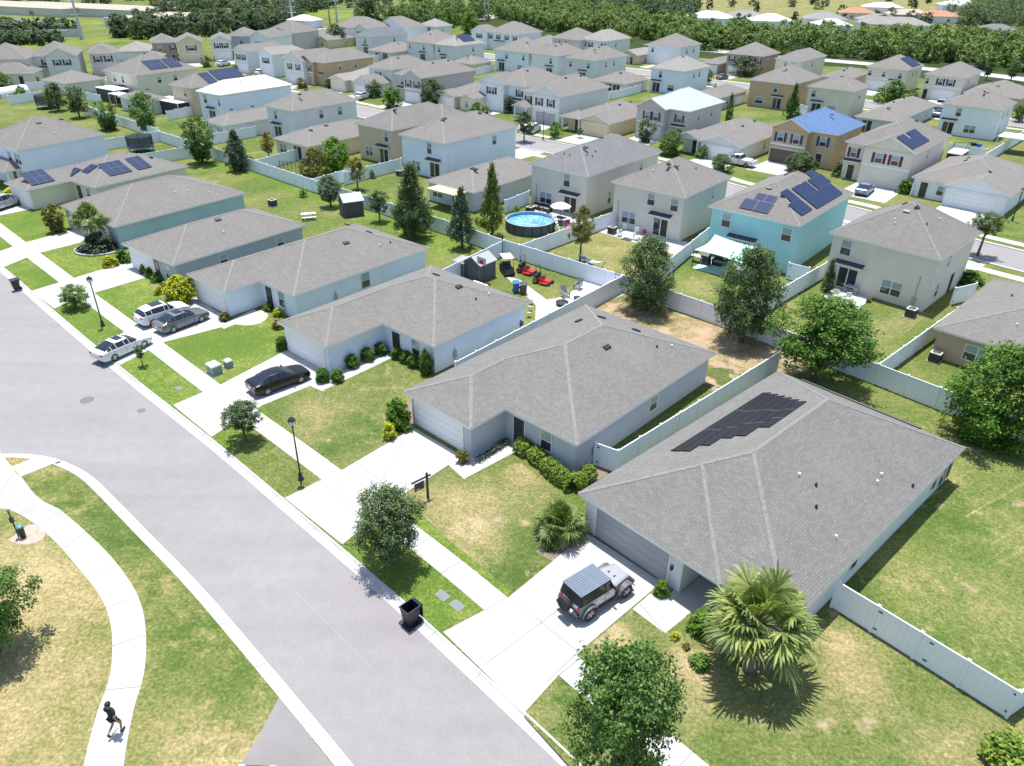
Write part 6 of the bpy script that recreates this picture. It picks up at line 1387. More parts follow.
    s.mesh_part(vs, [(i*n+k, i*n+(k+1) % n, (i+1)*n+(k+1) % n, (i+1)*n+k) for i in range(len(prof)-1) for k in range(n)], RUBBER, True); s.box(-2.09, -.05, .9, -1.86, .15, 1.1, BLACK); s.build('spare_wheel', root)
offroad()
# ================================================================== things in the street and the yards
def put(name, label, cat, base, rz=0., group=None, z=.0, world=None):
    loc = Vector(world) if world else at(*base); loc.z = z
    return tag(empty(name, loc, R_(rz) if abs(rz) > 7 else rz), label, cat, group)
LENS = mat('lamp glass', (.55, .60, .62), .15)
def street_lamp(label, base, h=4.6):
    e = put('street_lamp', label, 'street lamp', base, group='black post lamps'); b = MB()
    b.lathe([(.20, -.1), (.20, .08), (.15, .14), (.12, .5), (.10, .55)], BLACK, 12); b.build('base', e)
    b = MB(); b.lathe([(.062, .5), (.045, h-.55), (.075, h-.53), (.075, h-.48), (.05, h-.46), (.05, h-.36)], BLACK, 10); b.build('lamp_post', e)
    b = MB(); b.lathe([(.10, h-.36), (.20, h-.28), (.24, h-.10), (.22, h)], LENS, 12); b.build('lamp_globe', e)
    b = MB(); b.lathe([(.25, h-.02), (.20, h+.10), (.09, h+.16), (.03, h+.24), (.001, h+.28)], BLACK, 12)
    for k in range(6): t = k*math.pi/3; b.tube([(.11*math.cos(t), .11*math.sin(t), h-.36), (.215*math.cos(t), .215*math.sin(t), h-.26), (.25*math.cos(t), .25*math.sin(t), h-.1), (.24*math.cos(t), .24*math.sin(t), h)], .012, BLACK, 4)
    b.build('lamp_cap', e)
street_lamp('black post lamp on the verge in mid picture, beside a small tree', (301, 479.5))
street_lamp('black post lamp on the left verge beside the round tree', (103, 326))
street_lamp('black post lamp beside the small white van in mid distance', (543, 140), 4.8)
street_lamp('black post lamp on the lawn right of the cream house', (1012, 221), 4.2)
# sale sign
e = put('sale_sign', 'black post with a hanging purple sale sign on the lawn edge', 'sign', (428, 498), 0); e.rotation_euler.z = R_(hd((402, 500), (428, 487)))
b = MB(); b.box(-.06, -.06, -.1, .06, .06, 1.95, BLACK); b.mesh_part([(-.06, -.06, 1.95), (.06, -.06, 1.95), (.06, .06, 1.95), (-.06, .06, 1.95), (0, 0, 2.04)], [(0, 1, 4), (1, 2, 4), (2, 3, 4), (3, 0, 4)], BLACK); b.build('post', e)
b = MB(); b.box(-1.15, -.045, 1.66, .3, .045, 1.75, BLACK); b.build('arm', e)
b = MB(); b.box(-.95, -.02, .95, -.25, .02, 1.52, mat('purple sign face', (.045, .022, .05), .4)); b.box(-.85, -.026, 1.02, -.62, -.021, 1.12, mat('sign pale mark', (.45, .38, .45), .5)); s_ = b.build('sign_board', e)
b = MB()
for x in (-.85, -.35): b.tube([(x, 0, 1.52), (x, 0, 1.67)], .012, BLACK, 4)
b.build('hanger', s_)
# bins
def bin_(label, base, rz, col, open_=False, group=None, lid=None, z=0, sc=1.):
    e = put('wheeled_bin', label, 'bin', base, rz, group, z); e.scale = (sc,)*3; b = MB(); t = .02
    def ring(w, d, zz): return [(-w, -d, zz), (w, -d, zz), (w, d, zz), (-w, d, zz)]
    vs = ring(.22, .26, .06)+ring(.27, .31, .55)+ring(.30, .36, 1.0)+ring(.33, .39, 1.01)+ring(.33, .39, 1.06)+ring(.285, .345, 1.06)+ring(.20, .24, .12)
    fs = [(3, 2, 1, 0)]
    for i in range(6):
        for k in range(4): fs.append((i*4+k, i*4+(k+1) % 4, i*4+4+(k+1) % 4, i*4+4+k))
    fs.append((24, 25, 26, 27)); b.mesh_part(vs, fs, col)
    b.box(-.30, .38, .92, .30, .46, .97, col); b.build('bin_body', e)
    b = MB()
    if open_: b.box(-.31, .44, .24, .31, .49, 1.05, lid or col); b.box(-.38, -.44, .02, .38, .52, .06, col)
    else: b.mesh_part([(-.34, -.41, 1.065), (.34, -.41, 1.065), (.34, .44, 1.065), (-.34, .44, 1.065), (-.27, -.33, 1.13), (.27, -.33, 1.13), (.27, .38, 1.14), (-.27, .38, 1.14)], [(0, 1, 5, 4), (1, 2, 6, 5), (2, 3, 7, 6), (3, 0, 4, 7), (4, 5, 6, 7), (3, 2, 1, 0)], lid or col)
    b.build('lid', e)
    for x in (-.26, .26):
        w_ = MB(); w_.tube([(x-.035, .33, .12), (x+.035, .33, .12)], .12, RUBBER, 12); w_.build('wheel', e)
BINK = mat('black bin plastic', (.014, .017, .024), .45); BINB = mat('blue bin plastic', (.02, .13, .48), .45)
bin_('black open wheeled bin with its lid hanging back at the kerb', (411, 621), -44, BINK, True, z=-.1, sc=1.12)
bin_('black wheeled bin at the kerb on the far left', (17, 289), -44, BINK, False, z=-.05)
bin_('bright blue wheeled bin in the machine yard', (516, 292), 10, BINB)
bin_('dark grey wheeled bin beside the blue one in the machine yard', (523.5, 293.5), 10, DGREY)
bin_('dark wheeled bin behind the white house with bins', (972, 149), 10, BINK)
bin_('blue wheeled bin behind the white house with bins', (977.5, 150), 10, BINB)
# utility boxes
TR = mat('green utility box paint', (.20, .27, .24), .5); TR2 = mat('pale green lid paint', (.40, .50, .46), .5)
def ubox(label, base, w, d, h):
    e = put('utility_box', label, 'utility box', base, -42); b = MB(); b.box(-w/2-.1, -d/2-.1, -.05, w/2+.1, d/2+.1, .05, CONC2); b.build('pad', e)
    b = MB(); b.box(-w/2, -d/2, .05, w/2, d/2, h, TR); b.box(-.01, -d/2-.012, .12, .01, -d/2, h-.08, DGREY); b.build('cabinet', e)
    b = MB(); b.mesh_part([(-w/2-.03, -d/2-.03, h), (w/2+.03, -d/2-.03, h), (w/2+.03, d/2+.03, h), (-w/2-.03, d/2+.03, h), (-w/2+.03, -d/2+.05, h+.09), (w/2-.03, -d/2+.05, h+.09), (w/2-.03, d/2-.03, h+.09), (-w/2+.03, d/2-.03, h+.09)], [(0, 1, 5, 4), (1, 2, 6, 5), (2, 3, 7, 6), (3, 0, 4, 7), (4, 5, 6, 7), (3, 2, 1, 0)], TR2); b.build('lid', e)
ubox('large green utility box on the front lawn by the sidewalk', (215, 372.5), 1.05, .85, .75)
ubox('small green utility box behind the large one on the lawn', (229, 367), .6, .55, .6)
def cover(label, base, w, d, col, round_=False):
    e = put('utility_cover', label, 'cover', base, -44, z=.006); b = MB()
    if round_: b.lathe([(w, -.02), (w, .008), (w*.85, .012), (.001, .012)], col, 20)
    else: b.box(-w/2, -d/2, -.02, w/2, d/2, .012, col); b.box(-w/2+.06, -d/2+.06, .0125, w/2-.06, d/2-.06, .018, mat('cover inset', (.15, .16, .19), .6))
    b.build('cover_plate', e)
CV = mat('meter box grey', (.20, .215, .20), .7)
cover('grey meter box lid in the verge, nearer the tree', (442.5, 595.5), .75, .5, CV); cover('grey meter box lid in the verge, nearer the driveway', (457, 605.5), .75, .5, CV)
cover('meter box lid in the left verge by the white sedan', (179, 388), .6, .4, CV)
for o, z_ in (((86.5, 398.5), -.126), ((141, 409), -.126)):
    e = put('manhole_cover' if z_ and o[0] < 100 else 'road_patch', 'dark round manhole cover in the road' if o[0] < 100 else 'small dark patch in the road near the kerb', 'manhole cover' if o[0] < 100 else 'patch', o, z=z_); b = MB()
    r_ = .5 if o[0] < 100 else .3; b.lathe([(r_, -.02), (r_, .004), (r_*.9, .006), (.001, .006)], mat('iron cover', (.13, .125, .125), .7), 20); b.build('cover_plate', e)
# dog waste station
e = put('waste_station', 'green post with bag box and dark bin by the park path', 'waste bin', (23.5, 537)); GPO = mat('dark green paint', (.012, .06, .035), .5)
b = MB(); b.box(-.30, -.03, -.1, -.24, .03, 2.0, mat('green steel post', (.02, .07, .045), .5)); b.build('post', e)
b = MB(); b.box(-.36, -.08, 1.12, -.18, .08, 1.48, GPO); b.build('bag_box', e)
b = MB(); b.lathe([(.15, .0), (.19, .72), (.20, .75)], mat('black green bin', (.008, .022, .02), .5), 14); b.build('bin_body', e)
b = MB(); b.lathe([(.21, .75), (.20, .82), (.12, .86), (.001, .87)], mat('teal bin lid', (.06, .25, .26), .35), 14); b.build('lid', e)
# air conditioners
def ac(label, base, rz=-45, s=.85):
    e = put('air_conditioner', label, 'air conditioner', base, rz); b = MB(); b.box(-s*.6, -s*.6, -.03, s*.6, s*.6, .06, CONC); b.build('pad', e)
    b = MB(); b.box(-s/2, -s/2, .06, s/2, s/2, .82, DGREY)
    for k in range(7): b.box(-s/2-.012, -s/2-.012, .13+k*.09, s/2+.012, s/2+.012, .155+k*.09, BLACK)
    b.build('casing', e)
    b = MB(); b.box(-s/2-.01, -s/2-.01, .82, s/2+.01, s/2+.01, .87, mat('ac top grey', (.5, .5, .49), .5)); b.lathe([(s*.40, .872), (s*.40, .90), (s*.1, .905), (.001, .905)], DGREY, 16); b.build('fan_grille', e)
ac('air conditioner at the back corner of the cream house', (910, 316.5)); ac('air conditioner under the window of the tan bungalow', (934, 361)); ac('air conditioner behind the beige house at its left corner', (612, 233.5), -39)
ac('air conditioner behind the teal house on the lush lawn', (273, 206), -37); ac('air conditioner behind the pale blue house', (400, 176), -39); ac('air conditioner behind the sand coloured house', (530, 213), -39)
# --- sheds
def shed(label, base, rz, w, d, h, wallm, roofm, door=True, gable=True):
    e = put('garden_shed', label, 'shed', base, rz); b = MB(); b.box(-w/2, -d/2, -.05, w/2, d/2, h, wallm)
    for k in range(int(w/.3)): b.box(-w/2+.1+k*.3, -d/2-.015, .05, -w/2+.13+k*.3, -d/2, h-.05, BLACK)
    r = w*.28 if gable else .15
    if gable: b.mesh_part([(-w/2, -d/2, h), (w/2, -d/2, h), (0, -d/2, h+r), (-w/2, d/2, h), (w/2, d/2, h), (0, d/2, h+r)], [(0, 1, 2), (4, 3, 5)], wallm)
    b.build('wall', e); b = MB(); o = .14
    if gable:
        for s in (-1, 1):
            b.mesh_part([(s*(w/2+o), -d/2-o, h-.06), (s*(w/2+o), d/2+o, h-.06), (0, d/2+o, h+r+.02), (0, -d/2-o, h+r+.02), (s*(w/2+o), -d/2-o, h-.01), (s*(w/2+o), d/2+o, h-.01), (0, d/2+o, h+r+.07), (0, -d/2-o, h+r+.07)], [(0, 3, 2, 1), (4, 5, 6, 7), (0, 1, 5, 4), (0, 4, 7, 3), (1, 2, 6, 5)], roofm)
    else: b.mesh_part([(-w/2-o, -d/2-o, h), (w/2+o, -d/2-o, h), (w/2+o, d/2+o, h+.2), (-w/2-o, d/2+o, h+.2), (-w/2-o, -d/2-o, h+.05), (w/2+o, -d/2-o, h+.05), (w/2+o, d/2+o, h+.25), (-w/2-o, d/2+o, h+.25)], [(3, 2, 1, 0), (4, 5, 6, 7), (0, 1, 5, 4), (1, 2, 6, 5), (2, 3, 7, 6), (3, 0, 4, 7)], roofm)
    b.build('roof', e)
    b = MB(); b.box(-.55, -d/2-.04, .02, .55, -d/2-.017, h-.25, mat('shed door grey', (.10, .105, .115), .6)); b.build('door', e)
SHW = mat('charcoal shed resin', (.075, .08, .09), .6); SHR = mat('pale shed roof', (.40, .41, .42), .6)
shed('dark garden shed with a pale roof on the lush lawn', (352, 214), -62, 2.5, 2.5, 2.0, SHW, SHR)
shed('charcoal shed with a pale gable roof behind the basketball hoop', (480, 277), -40, 2.3, 2.4, 1.9, mat('grey shed resin', (.10, .11, .12), .6), mat('grey shed roof', (.34, .35, .36), .6))
shed('small grey lean-to shed left of the charcoal shed', (463, 275), -40, 1.3, 1.2, 1.6, mat('grey shed panel', (.23, .24, .25), .6), mat('lean roof', (.28, .29, .30), .6), gable=False)
# basketball hoop
e = put('basketball_hoop', 'basketball hoop with a red rim before the charcoal shed', 'basketball hoop', (484, 285), -40); RED = mat('red plastic', (.5, .03, .03), .4)
b = MB(); b.box(-.5, -.4, 0, .5, .45, .18, BLACK); b.build('base', e); b = MB(); b.tube([(0, .1, .1), (0, .1, 2.2), (0, -.3, 2.7)], .05, BLACK); b.build('pole_shaft', e)
b = MB(); b.box(-.6, -.36, 2.35, .6, -.33, 3.1, mat('clear backboard', (.45, .48, .5), .1)); b.box(-.28, -.365, 2.42, .28, -.361, 2.8, RED); b.build('backboard', e)
b = MB(); pts = [(.23*math.cos(t*.4), -.62+.23*math.sin(t*.4), 2.42) for t in range(17)]; b.tube(pts, .018, RED, 5, False); b.build('rim', e)
# golf cart
e = put('golf_cart', 'black golf cart with a white roof in the machine yard', 'golf cart', (507, 273), 5)
b = MB(); b.box(-1.1, -.58, .22, 1.15, .58, .42, BLACK); b.mesh_part([(.55, -.58, .42), (1.15, -.5, .42), (1.15, .5, .42), (.55, .58, .42), (.55, -.58, .85), (1.0, -.45, .72), (1.0, .45, .72), (.55, .58, .85)], [(0, 1, 5, 4), (1, 2, 6, 5), (2, 3, 7, 6), (4, 5, 6, 7), (0, 4, 7, 3)], BLACK); b.box(-1.1, -.58, .42, -.5, .58, .75, BLACK); b.build('body', e)
b = MB(); b.box(-.45, -.52, .42, .05, .52, .72, DGREY); b.box(-.55, -.5, .75, -.42, .5, 1.15, DGREY); b.build('seat', e)
b = MB(); b.box(-.95, -.58, 1.82, .75, .58, 1.90, mat('cart roof cream', (.66, .62, .55), .5)); b.build('roof', e)
for x, y in ((-.85, .52), (-.85, -.52), (.6, .52), (.6, -.52)): b = MB(); b.tube([(x*1.1, y, .5), (x, y, 1.82)], .025, BLACK, 5); b.build('roof_post', e)
for x in (-.78, .80):
    for y in (-.5, .5): wheel(e, x, y, .23, .2)
# red ride-on mowers
RM = mat('red mower paint', (.42, .025, .02), .35, coat=.4)
def mower(label, base, rz):
    e = put('ride_on_mower', label, 'mower', base, rz, 'red ride on mowers')
    b = MB(); b.box(-.9, -.4, .3, .1, .4, .62, RM); b.box(-.95, -.35, .5, -.45, .35, .85, BLACK); b.mesh_part([(.1, -.32, .3), (.9, -.3, .25), (.9, .3, .25), (.1, .32, .3), (.1, -.32, .45), (.85, -.28, .38), (.85, .28, .38), (.1, .32, .45)], [(0, 1, 5, 4), (1, 2, 6, 5), (2, 3, 7, 6), (3, 0, 4, 7), (4, 5, 6, 7)], RM); b.build('body', e)
    b = MB(); b.box(-.15, -.72, .12, .75, .72, .28, RM); b.build('mower_deck', e)
    b = MB(); b.box(-.45, -.28, .62, .05, .28, .74, BLACK); b.box(-.52, -.28, .74, -.40, .28, 1.15, BLACK); b.build('seat', e)
    b = MB(); b.tube([(-.6, -.42, .6), (-.65, -.42, 1.75), (-.65, .42, 1.75), (-.6, .42, .6)], .035, BLACK, 6); b.build('roll_bar', e)
    b = MB()
    for y in (-.22, .22): b.tube([(.15, y, .6), (.25, y, 1.05), (.05, y*.4, 1.1)], .02, BLACK, 5)
    b.build('lever', e)
    for x, y, r in ((-.65, .55, .3), (-.65, -.55, .3), (.85, .45, .17), (.85, -.45, .17)): wheel(e, x, y, r, .24)
mower('red ride on mower nearer the golf cart, black roll bar up', (527, 273), -38); mower('red ride on mower farther from the golf cart, out in the open', (543, 283), -30)
# --- furniture
WPL = mat('white patio plastic', (.72, .73, .74), .45); TUB = mat('dark frame tube', (.05, .05, .055), .4)
def chair(label, base, rz, col, group='patio chairs', high=.9):
    e = put('patio_chair', label, 'chair', base, rz, group, z=.02)
    b = MB(); b.box(-.26, -.26, .40, .26, .26, .45, col); b.build('seat', e)
    b = MB(); b.box(-.26, .22, .45, .26, .28, high, col); b.build('backrest', e)
    for x in (-.23, .23):
        for y in (-.22, .24): q = MB(); q.tube([(x*1.1, y*1.1, 0), (x, y, .40)], .022, col, 5); q.build('leg', e)
        q = MB(); q.tube([(x*1.15, -.22, .42), (x*1.15, -.22, .64), (x*1.15, .25, .66)], .022, col, 5); q.build('armrest', e)
def table(label, base, rz, w, d, col, h=.73, cat='table', group=None):
    e = put('patio_table', label, cat, base, rz, group, z=.02); b = MB(); b.box(-w/2, -d/2, h-.04, w/2, d/2, h, col); b.build('tabletop', e)
    for x in (-1, 1):
        for y in (-1, 1): q = MB(); q.tube([(x*w*.45, y*d*.45, 0), (x*w*.43, y*d*.43, h-.04)], .03, col, 5); q.build('leg', e)
slab('patio', P2([(823, 297), (858, 309), (873, 297), (838, 285)]), PADC, .014)
chair('white patio chair on the left behind the cream house', (835, 297), 150, WPL); chair('white patio chair on the right behind the cream house', (847, 300), 170, WPL)
table('glass topped patio table at the sliding door of the cream house', (851, 293), -45, 1.2, .9, mat('patio table grey', (.4, .42, .45), .2))
slab('patio', P2([(596, 231), (676, 255), (690, 243), (612, 224)]), PADC, .014)
table('white square patio table behind the beige house', (627, 239), -39, 1.3, 1.0, WPL)
chair('white patio chair left of the white square table', (619, 236), 200, WPL); chair('white patio chair right of the white square table', (636, 240), 60, WPL); chair('blue white chair by the wall behind the white table', (625, 231), 140, mat('pale blue sling', (.4, .52, .62), .6))
chair('dark red folding chair against the beige house wall', (645, 237), 140, mat('dark red sling', (.25, .02, .04), .6), high=1.0)
chair('white folding lounge seat between table and red chair', (637, 234), 150, WPL)
# hammock / lounger with blue pillow
e = put('hammock', 'pale hammock on a dark stand with a blue pillow', 'hammock', (591, 267), 0); e.rotation_euler.z = R_(hd((574, 262), (604, 271)))
b = MB(); b.tube([(-1.75, 0, 1.0), (-1.3, 0, .12), (1.3, 0, .12), (1.75, 0, 1.0)], .04, TUB, 6); b.tube([(-1.0, -.6, .03), (-1.0, .6, .03)], .04, TUB, 6); b.tube([(1.0, -.6, .03), (1.0, .6, .03)], .04, TUB, 6); b.build('stand', e)
b = MB(); n = 12
vs = [(-1.6+3.2*i/n, y*.5*math.sin(math.pi*(i+.4)/(n+.8)), .95-.45*math.sin(math.pi*i/n)+.12*y*y) for i in range(n+1) for y in (-1, -.5, 0, .5, 1)]
vs2 = [(x, y, z-.03) for x, y, z in vs]; m5 = len(vs)
b.mesh_part(vs+vs2, [(i*5+k, i*5+5+k, i*5+6+k, i*5+1+k) for i in range(n) for k in range(4)]+[(m5+i*5+1+k, m5+i*5+6+k, m5+i*5+5+k, m5+i*5+k) for i in range(n) for k in range(4)], mat('pale hammock cloth', (.55, .55, .52), .8), True); b.build('cloth', e)
e2 = put('pillow', 'bright blue pillow lying on the hammock', 'pillow', (583, 264), 0, z=.62); b = MB(); b.ball((0, 0, .1), .36, mat('blue pillow cloth', (.06, .25, .5), .8), 10, 7, (1, .8, .35)); b.build('cushion', e2)
# pool
e = put('pool', 'round above ground pool with grey wall and blue liner', 'pool', (530, 229)); b = MB(); PR_ = 2.95; PWALL = mat('grey resin pool wall', (.085, .09, .11), .6)
b.lathe([(PR_, -.05), (PR_, 1.25)], PWALL, 40, cap=False); b.build('pool_wall', e)
b = MB(); b.lathe([(PR_-.05, .05), (PR_-.05, 1.25)], mat('blue pool liner', (.12, .36, .62), .3), 40, cap=False); b.build('liner', e)
b = MB(); b.lathe([(PR_-.06, 1.255), (PR_+.12, 1.255), (PR_+.12, 1.30), (PR_-.06, 1.30), (PR_-.06, 1.255)], mat('grey pool rim', (.28, .30, .33), .5), 40, cap=False); b.build('rim', e)
gw = NT('pool water'); k = gw.noise(1.6, 3, .6, dist=1.5); WATER = gw.out(gw.ramp(k, [(.35, (.06, .24, .42)), (.52, (.14, .36, .54)), (.68, (.55, .66, .72))]), .08, .6, k, .3, .05)  # palest ramp stop paints white glints into the water colour
b = MB(); b.mesh_part([(PR_*.98*math.cos(t*.157), PR_*.98*math.sin(t*.157), .92) for t in range(40)], [tuple(range(40))], WATER); b.build('water', e)
for t in range(16):
    th = t*2*math.pi/16; q = MB(); q.tube([((PR_+.06)*math.cos(th), (PR_+.06)*math.sin(th), -.05), ((PR_+.06)*math.cos(th), (PR_+.06)*math.sin(th), 1.26)], .06, DGREY, 5); q.build('post', e)
q = MB()
for y in (-.28, .28): q.tube([(PR_-.3, y, 1.0), (PR_-.1, y, 1.85), (PR_+.25, y, 1.85), (PR_+.75, y, 0)], .03, WPL, 6)
for z in (.3, .6, .9, 1.2): q.box(PR_+.25+(1.3-z)*.35, -.28, z, PR_+.5+(1.3-z)*.35, .28, z+.04, WPL)
q.build('ladder', e); e.rotation_euler.z = R_(-18)
e = put('parasol', 'white open parasol on the patio beside the pool', 'parasol', (560, 222)); b = MB(); b.tube([(0, 0, 0), (0, 0, 2.5)], .03, TUB, 6); b.lathe([(.25, 0), (.25, .08), (.05, .1)], DGREY, 10); b.build('pole_shaft', e)
b = MB(); b.lathe([(1.35, 2.05), (.7, 2.38), (.001, 2.6)], mat('white parasol cloth', (.70, .72, .72), .8), 8, smooth=False); b.lathe([(1.34, 1.98), (1.35, 2.05)], mat('white parasol cloth', (.7, .7, .7)), 8, cap=False); b.build('canopy', e)
slab('patio', P2([(528, 208), (576, 232), (592, 218), (548, 200)]), PADC, .012)
table('dark patio table under the white parasol', (560, 223), -39, 1.3, 1.0, TUB)
PK = mat('pink pool toy', (.6, .12, .25), .4)
for i, (px, py, c_, l) in enumerate([(549, 218, TUB, 'dark patio chair left of the parasol'), (553, 225, mat('maroon sling', (.2, .03, .05), .6), 'maroon patio chair before the parasol'), (567, 226, mat('maroon sling', (.2, .03, .05), .6), 'maroon patio chair right of the parasol'), (541, 214, TUB, 'dark patio chair by the wall near the grill')]):
    chair(l, (px, py), 40+i*80, c_)
e = put('pool_float', 'pink inflatable ring on the patio by the fence', 'float', (570, 229), z=.02); b = MB()
pts = [(.4*math.cos(t*.393), .4*math.sin(t*.393), .14) for t in range(17)]; b.tube(pts, .14, PK, 8, False); b.build('ring', e)
def sofa(label, base, rz, w=1.8, col=None):
    e = put('patio_sofa', label, 'sofa', base, rz, z=.02); col = col or mat('dark wicker', (.03, .028, .03), .7); b = MB(); b.box(-w/2, -.38, 0, w/2, .38, .34, col); b.box(-w/2, .28, .34, w/2, .42, .78, col)
    for s in (-1, 1): b.box(s*w/2-.07, -.38, .34, s*w/2+.07, .34, .58, col)
    b.build('sofa_frame', e); b = MB(); b.box(-w/2+.1, -.36, .34, w/2-.1, .26, .45, mat('grey cushion', (.2, .21, .23), .9)); b.build('cushion', e)
sofa('dark wicker sofa along the wall above the pool', (545, 211), -39); sofa('dark wicker seat by the lawn corner above the pool', (536, 209), -39, 1.2)
# machine-yard lounge: two slatted chairs, fire bowl and lids on the concrete
def adir(label, base, rz):
    e = put('lounge_chair', label, 'chair', base, rz, 'slatted lounge chairs', z=.02); c = mat('grey slatted chair', (.16, .18, .22), .6); b = MB()
    for k in range(5): b.box(-.3, -.35+k*.13, .36-k*.02, .3, -.25+k*.13, .39-k*.02, c)
    b.build('seat', e); b = MB()
    for k in range(5): b.mesh_part([(-.3+k*.125, .26, .3), (-.2+k*.125, .26, .3), (-.2+k*.125, .55, 1.05), (-.3+k*.125, .55, 1.05), (-.3+k*.125, .29, .3), (-.2+k*.125, .29, .3), (-.2+k*.125, .58, 1.05), (-.3+k*.125, .58, 1.05)], [(0, 1, 2, 3), (7, 6, 5, 4), (0, 3, 7, 4), (1, 5, 6, 2), (3, 2, 6, 7)], c)
    b.build('backrest', e)
    for x in (-.32, .32):
        q = MB(); q.box(x-.04, -.38, 0, x+.04, -.3, .56, c); q.build('leg', e); q = MB(); q.box(x-.07, -.42, .56, x+.07, .42, .6, c); q.build('armrest', e)
adir('slatted grey lounge chair nearest the lawn on the concrete yard', (565, 297), 20); adir('slatted grey lounge chair nearer the fence on the concrete yard', (578, 289), -30)
def disc(label, base, r, h, col, name='fire_bowl', cat='fire bowl'):
    e = put(name, label, cat, base, z=.02); b = MB(); b.lathe([(r*.7, 0), (r, h*.6), (r*1.02, h), (r*.85, h*1.02), (.001, h*1.25)], col, 18); b.build('bowl', e)
disc('dark oval fire pit lid on the concrete by the house corner', (562, 305), .62, .32, BLACK); disc('small dark fire bowl between lounge chairs and fence', (577, 300), .35, .3, BLACK)
for i, (px, py) in enumerate([(529, 300), (528, 307), (527, 313)]):
    e = put('garden_stool', 'white metal garden stool against the pale grey house, '+['farthest from us', 'middle one', 'nearest to us'][i], 'stool', (px+2, py+4), 0, 'garden stools', z=.02)
    b = MB(); b.lathe([(.2, .40), (.22, .43), (.2, .46)], GALV, 12); b.build('seat', e)
    for k in range(3): q = MB(); t = k*2.1; q.tube([(.2*math.cos(t), .2*math.sin(t), 0), (.14*math.cos(t), .14*math.sin(t), .42)], .02, DGREY, 5); q.build('leg', e)
table('low white mat table beside the charcoal shed', (478, 287), -40, 2.0, 1.1, mat('cream table', (.62, .58, .5), .7), .3)
e = put('torch_post', 'black torch post standing on the concrete yard edge', 'torch', (520, 300)); b = MB(); b.tube([(0, 0, 0), (0, 0, 1.2)], .04, BLACK, 6); b.lathe([(.09, 1.2), (.11, 1.35), (.05, 1.5)], BLACK, 8); b.build('torch_shaft', e)
e = put('hose_reel', 'black hose reel on the side wall of the pale grey house', 'hose reel', (520.5, 331), z=.55); e.location.z = .8; b = MB(); pts = [(.2*math.cos(t*.5), .0, .2*math.sin(t*.5)) for t in range(14)]; b.tube(pts, .07, BLACK, 6, False); b.box(-.05, -.1, -.3, .05, .25, .05, BLACK); b.build('reel', e)
# shade sail
e = put('shade_sail', 'teal shade sail on posts behind the turquoise house', 'shade sail', (722, 264), 0); base_ = Vector(e.location)
pts = [(P2([(692, 268)])[0], 2.1), (P2([(711, 260)])[0], 3.0), (P2([(754, 273)])[0], 2.9), (P2([(738, 284)])[0], 2.3)]
c4 = [Vector((p[0]-base_.x, p[1]-base_.y, z)) for p, z in pts]; b = MB(); n = 8; vs = []
for i in range(n+1):
    for j in range(n+1):
        s, t = i/n, j/n; p = (c4[0]*(1-s)+c4[3]*s)*(1-t)+(c4[1]*(1-s)+c4[2]*s)*t; cen = sum(c4, Vector())/4; k = .14*(max(abs(s-.5), abs(t-.5))*2)**4*(1-(min(abs(s-.5), abs(t-.5))*2)**2)
        p = p.lerp(cen, k); p.z -= .25*math.sin(math.pi*s)*math.sin(math.pi*t); vs.append(p)
q = [(i*(n+1)+j, (i+1)*(n+1)+j, (i+1)*(n+1)+j+1, i*(n+1)+j+1) for i in range(n) for j in range(n)]; m5 = len(vs)
b.mesh_part(vs+[p-Vector((0, 0, .02)) for p in vs], q+[tuple(m5+a for a in f[::-1]) for f in q], mat('teal sail cloth', (.42, .74, .72), .7), True); b.build('cloth', e)
for i in (0, 2, 3): q = MB(); q.tube([(c4[i].x*1.02, c4[i].y*1.02, -.1), (c4[i].x*1.02, c4[i].y*1.02, c4[i].z+.1)], .045, TUB, 6); q.build('post', e)
slab('patio', P2([(692, 268), (722, 276), (752, 276), (745, 262), (712, 256)]), mat('teal tinted patio', (.36, .50, .48), .8, var=.06), .014)
e = put('grill', 'black covered grill on the patio under the teal sail', 'grill', (705, 264), -40, z=.02); b = MB(); b.mesh_part([(-.55, -.35, 0), (.55, -.35, 0), (.55, .35, 0), (-.55, .35, 0), (-.5, -.3, 1.0), (.5, -.3, 1.0), (.45, .25, 1.25), (-.45, .25, 1.25)], [(0, 1, 5, 4), (1, 2, 6, 5), (2, 3, 7, 6), (3, 0, 4, 7), (4, 5, 6, 7)], BLACK); b.build('grill_cover', e)
sofa('dark patio sofa below the turquoise house wall', (722, 266), -40, 2.2); table('low white table under the teal sail corner', (697, 262), -40, 1.4, .7, WPL)
# canopies
def canopy(label, base, rz, w, d, h, roofm, screen=None, name='patio_canopy'):
    e = put(name, label, 'canopy', base, rz); b = MB(); b.box(-w/2, -d/2, h, w/2, d/2, h+.14, roofm); b.build('roof', e)
    for x in (-w/2+.1, w/2-.1):
        for y in (-d/2+.1, d/2-.1): q = MB(); q.box(x-.05, y-.05, -.1, x+.05, y+.05, h, WHITE); q.build('post', e)
    if screen:
        q = MB(); q.box(-w/2+.16, -d/2+.08, .05, w/2-.16, -d/2+.11, h-.02, screen); q.box(w/2-.11, -d/2+.16, .05, w/2-.08, d/2-.16, h-.02, screen); q.build('screen', e)
ALU = mat('white aluminium roof', (.74, .74, .73), .4); SCR = mat('dark porch screen', (.025, .027, .03), .6)
canopy('white flat patio roof with dark screens beside the tan solar house', (176, 113), -35, 9, 4.2, 2.5, ALU, SCR); canopy('white flat patio roof before the pale green bungalow', (115, 101), -35, 7.5, 3.6, 2.6, ALU, SCR); canopy('lower white patio roof in front of the low grey bungalow', (124, 106), -35, 6, 2.6, 2.3, ALU)
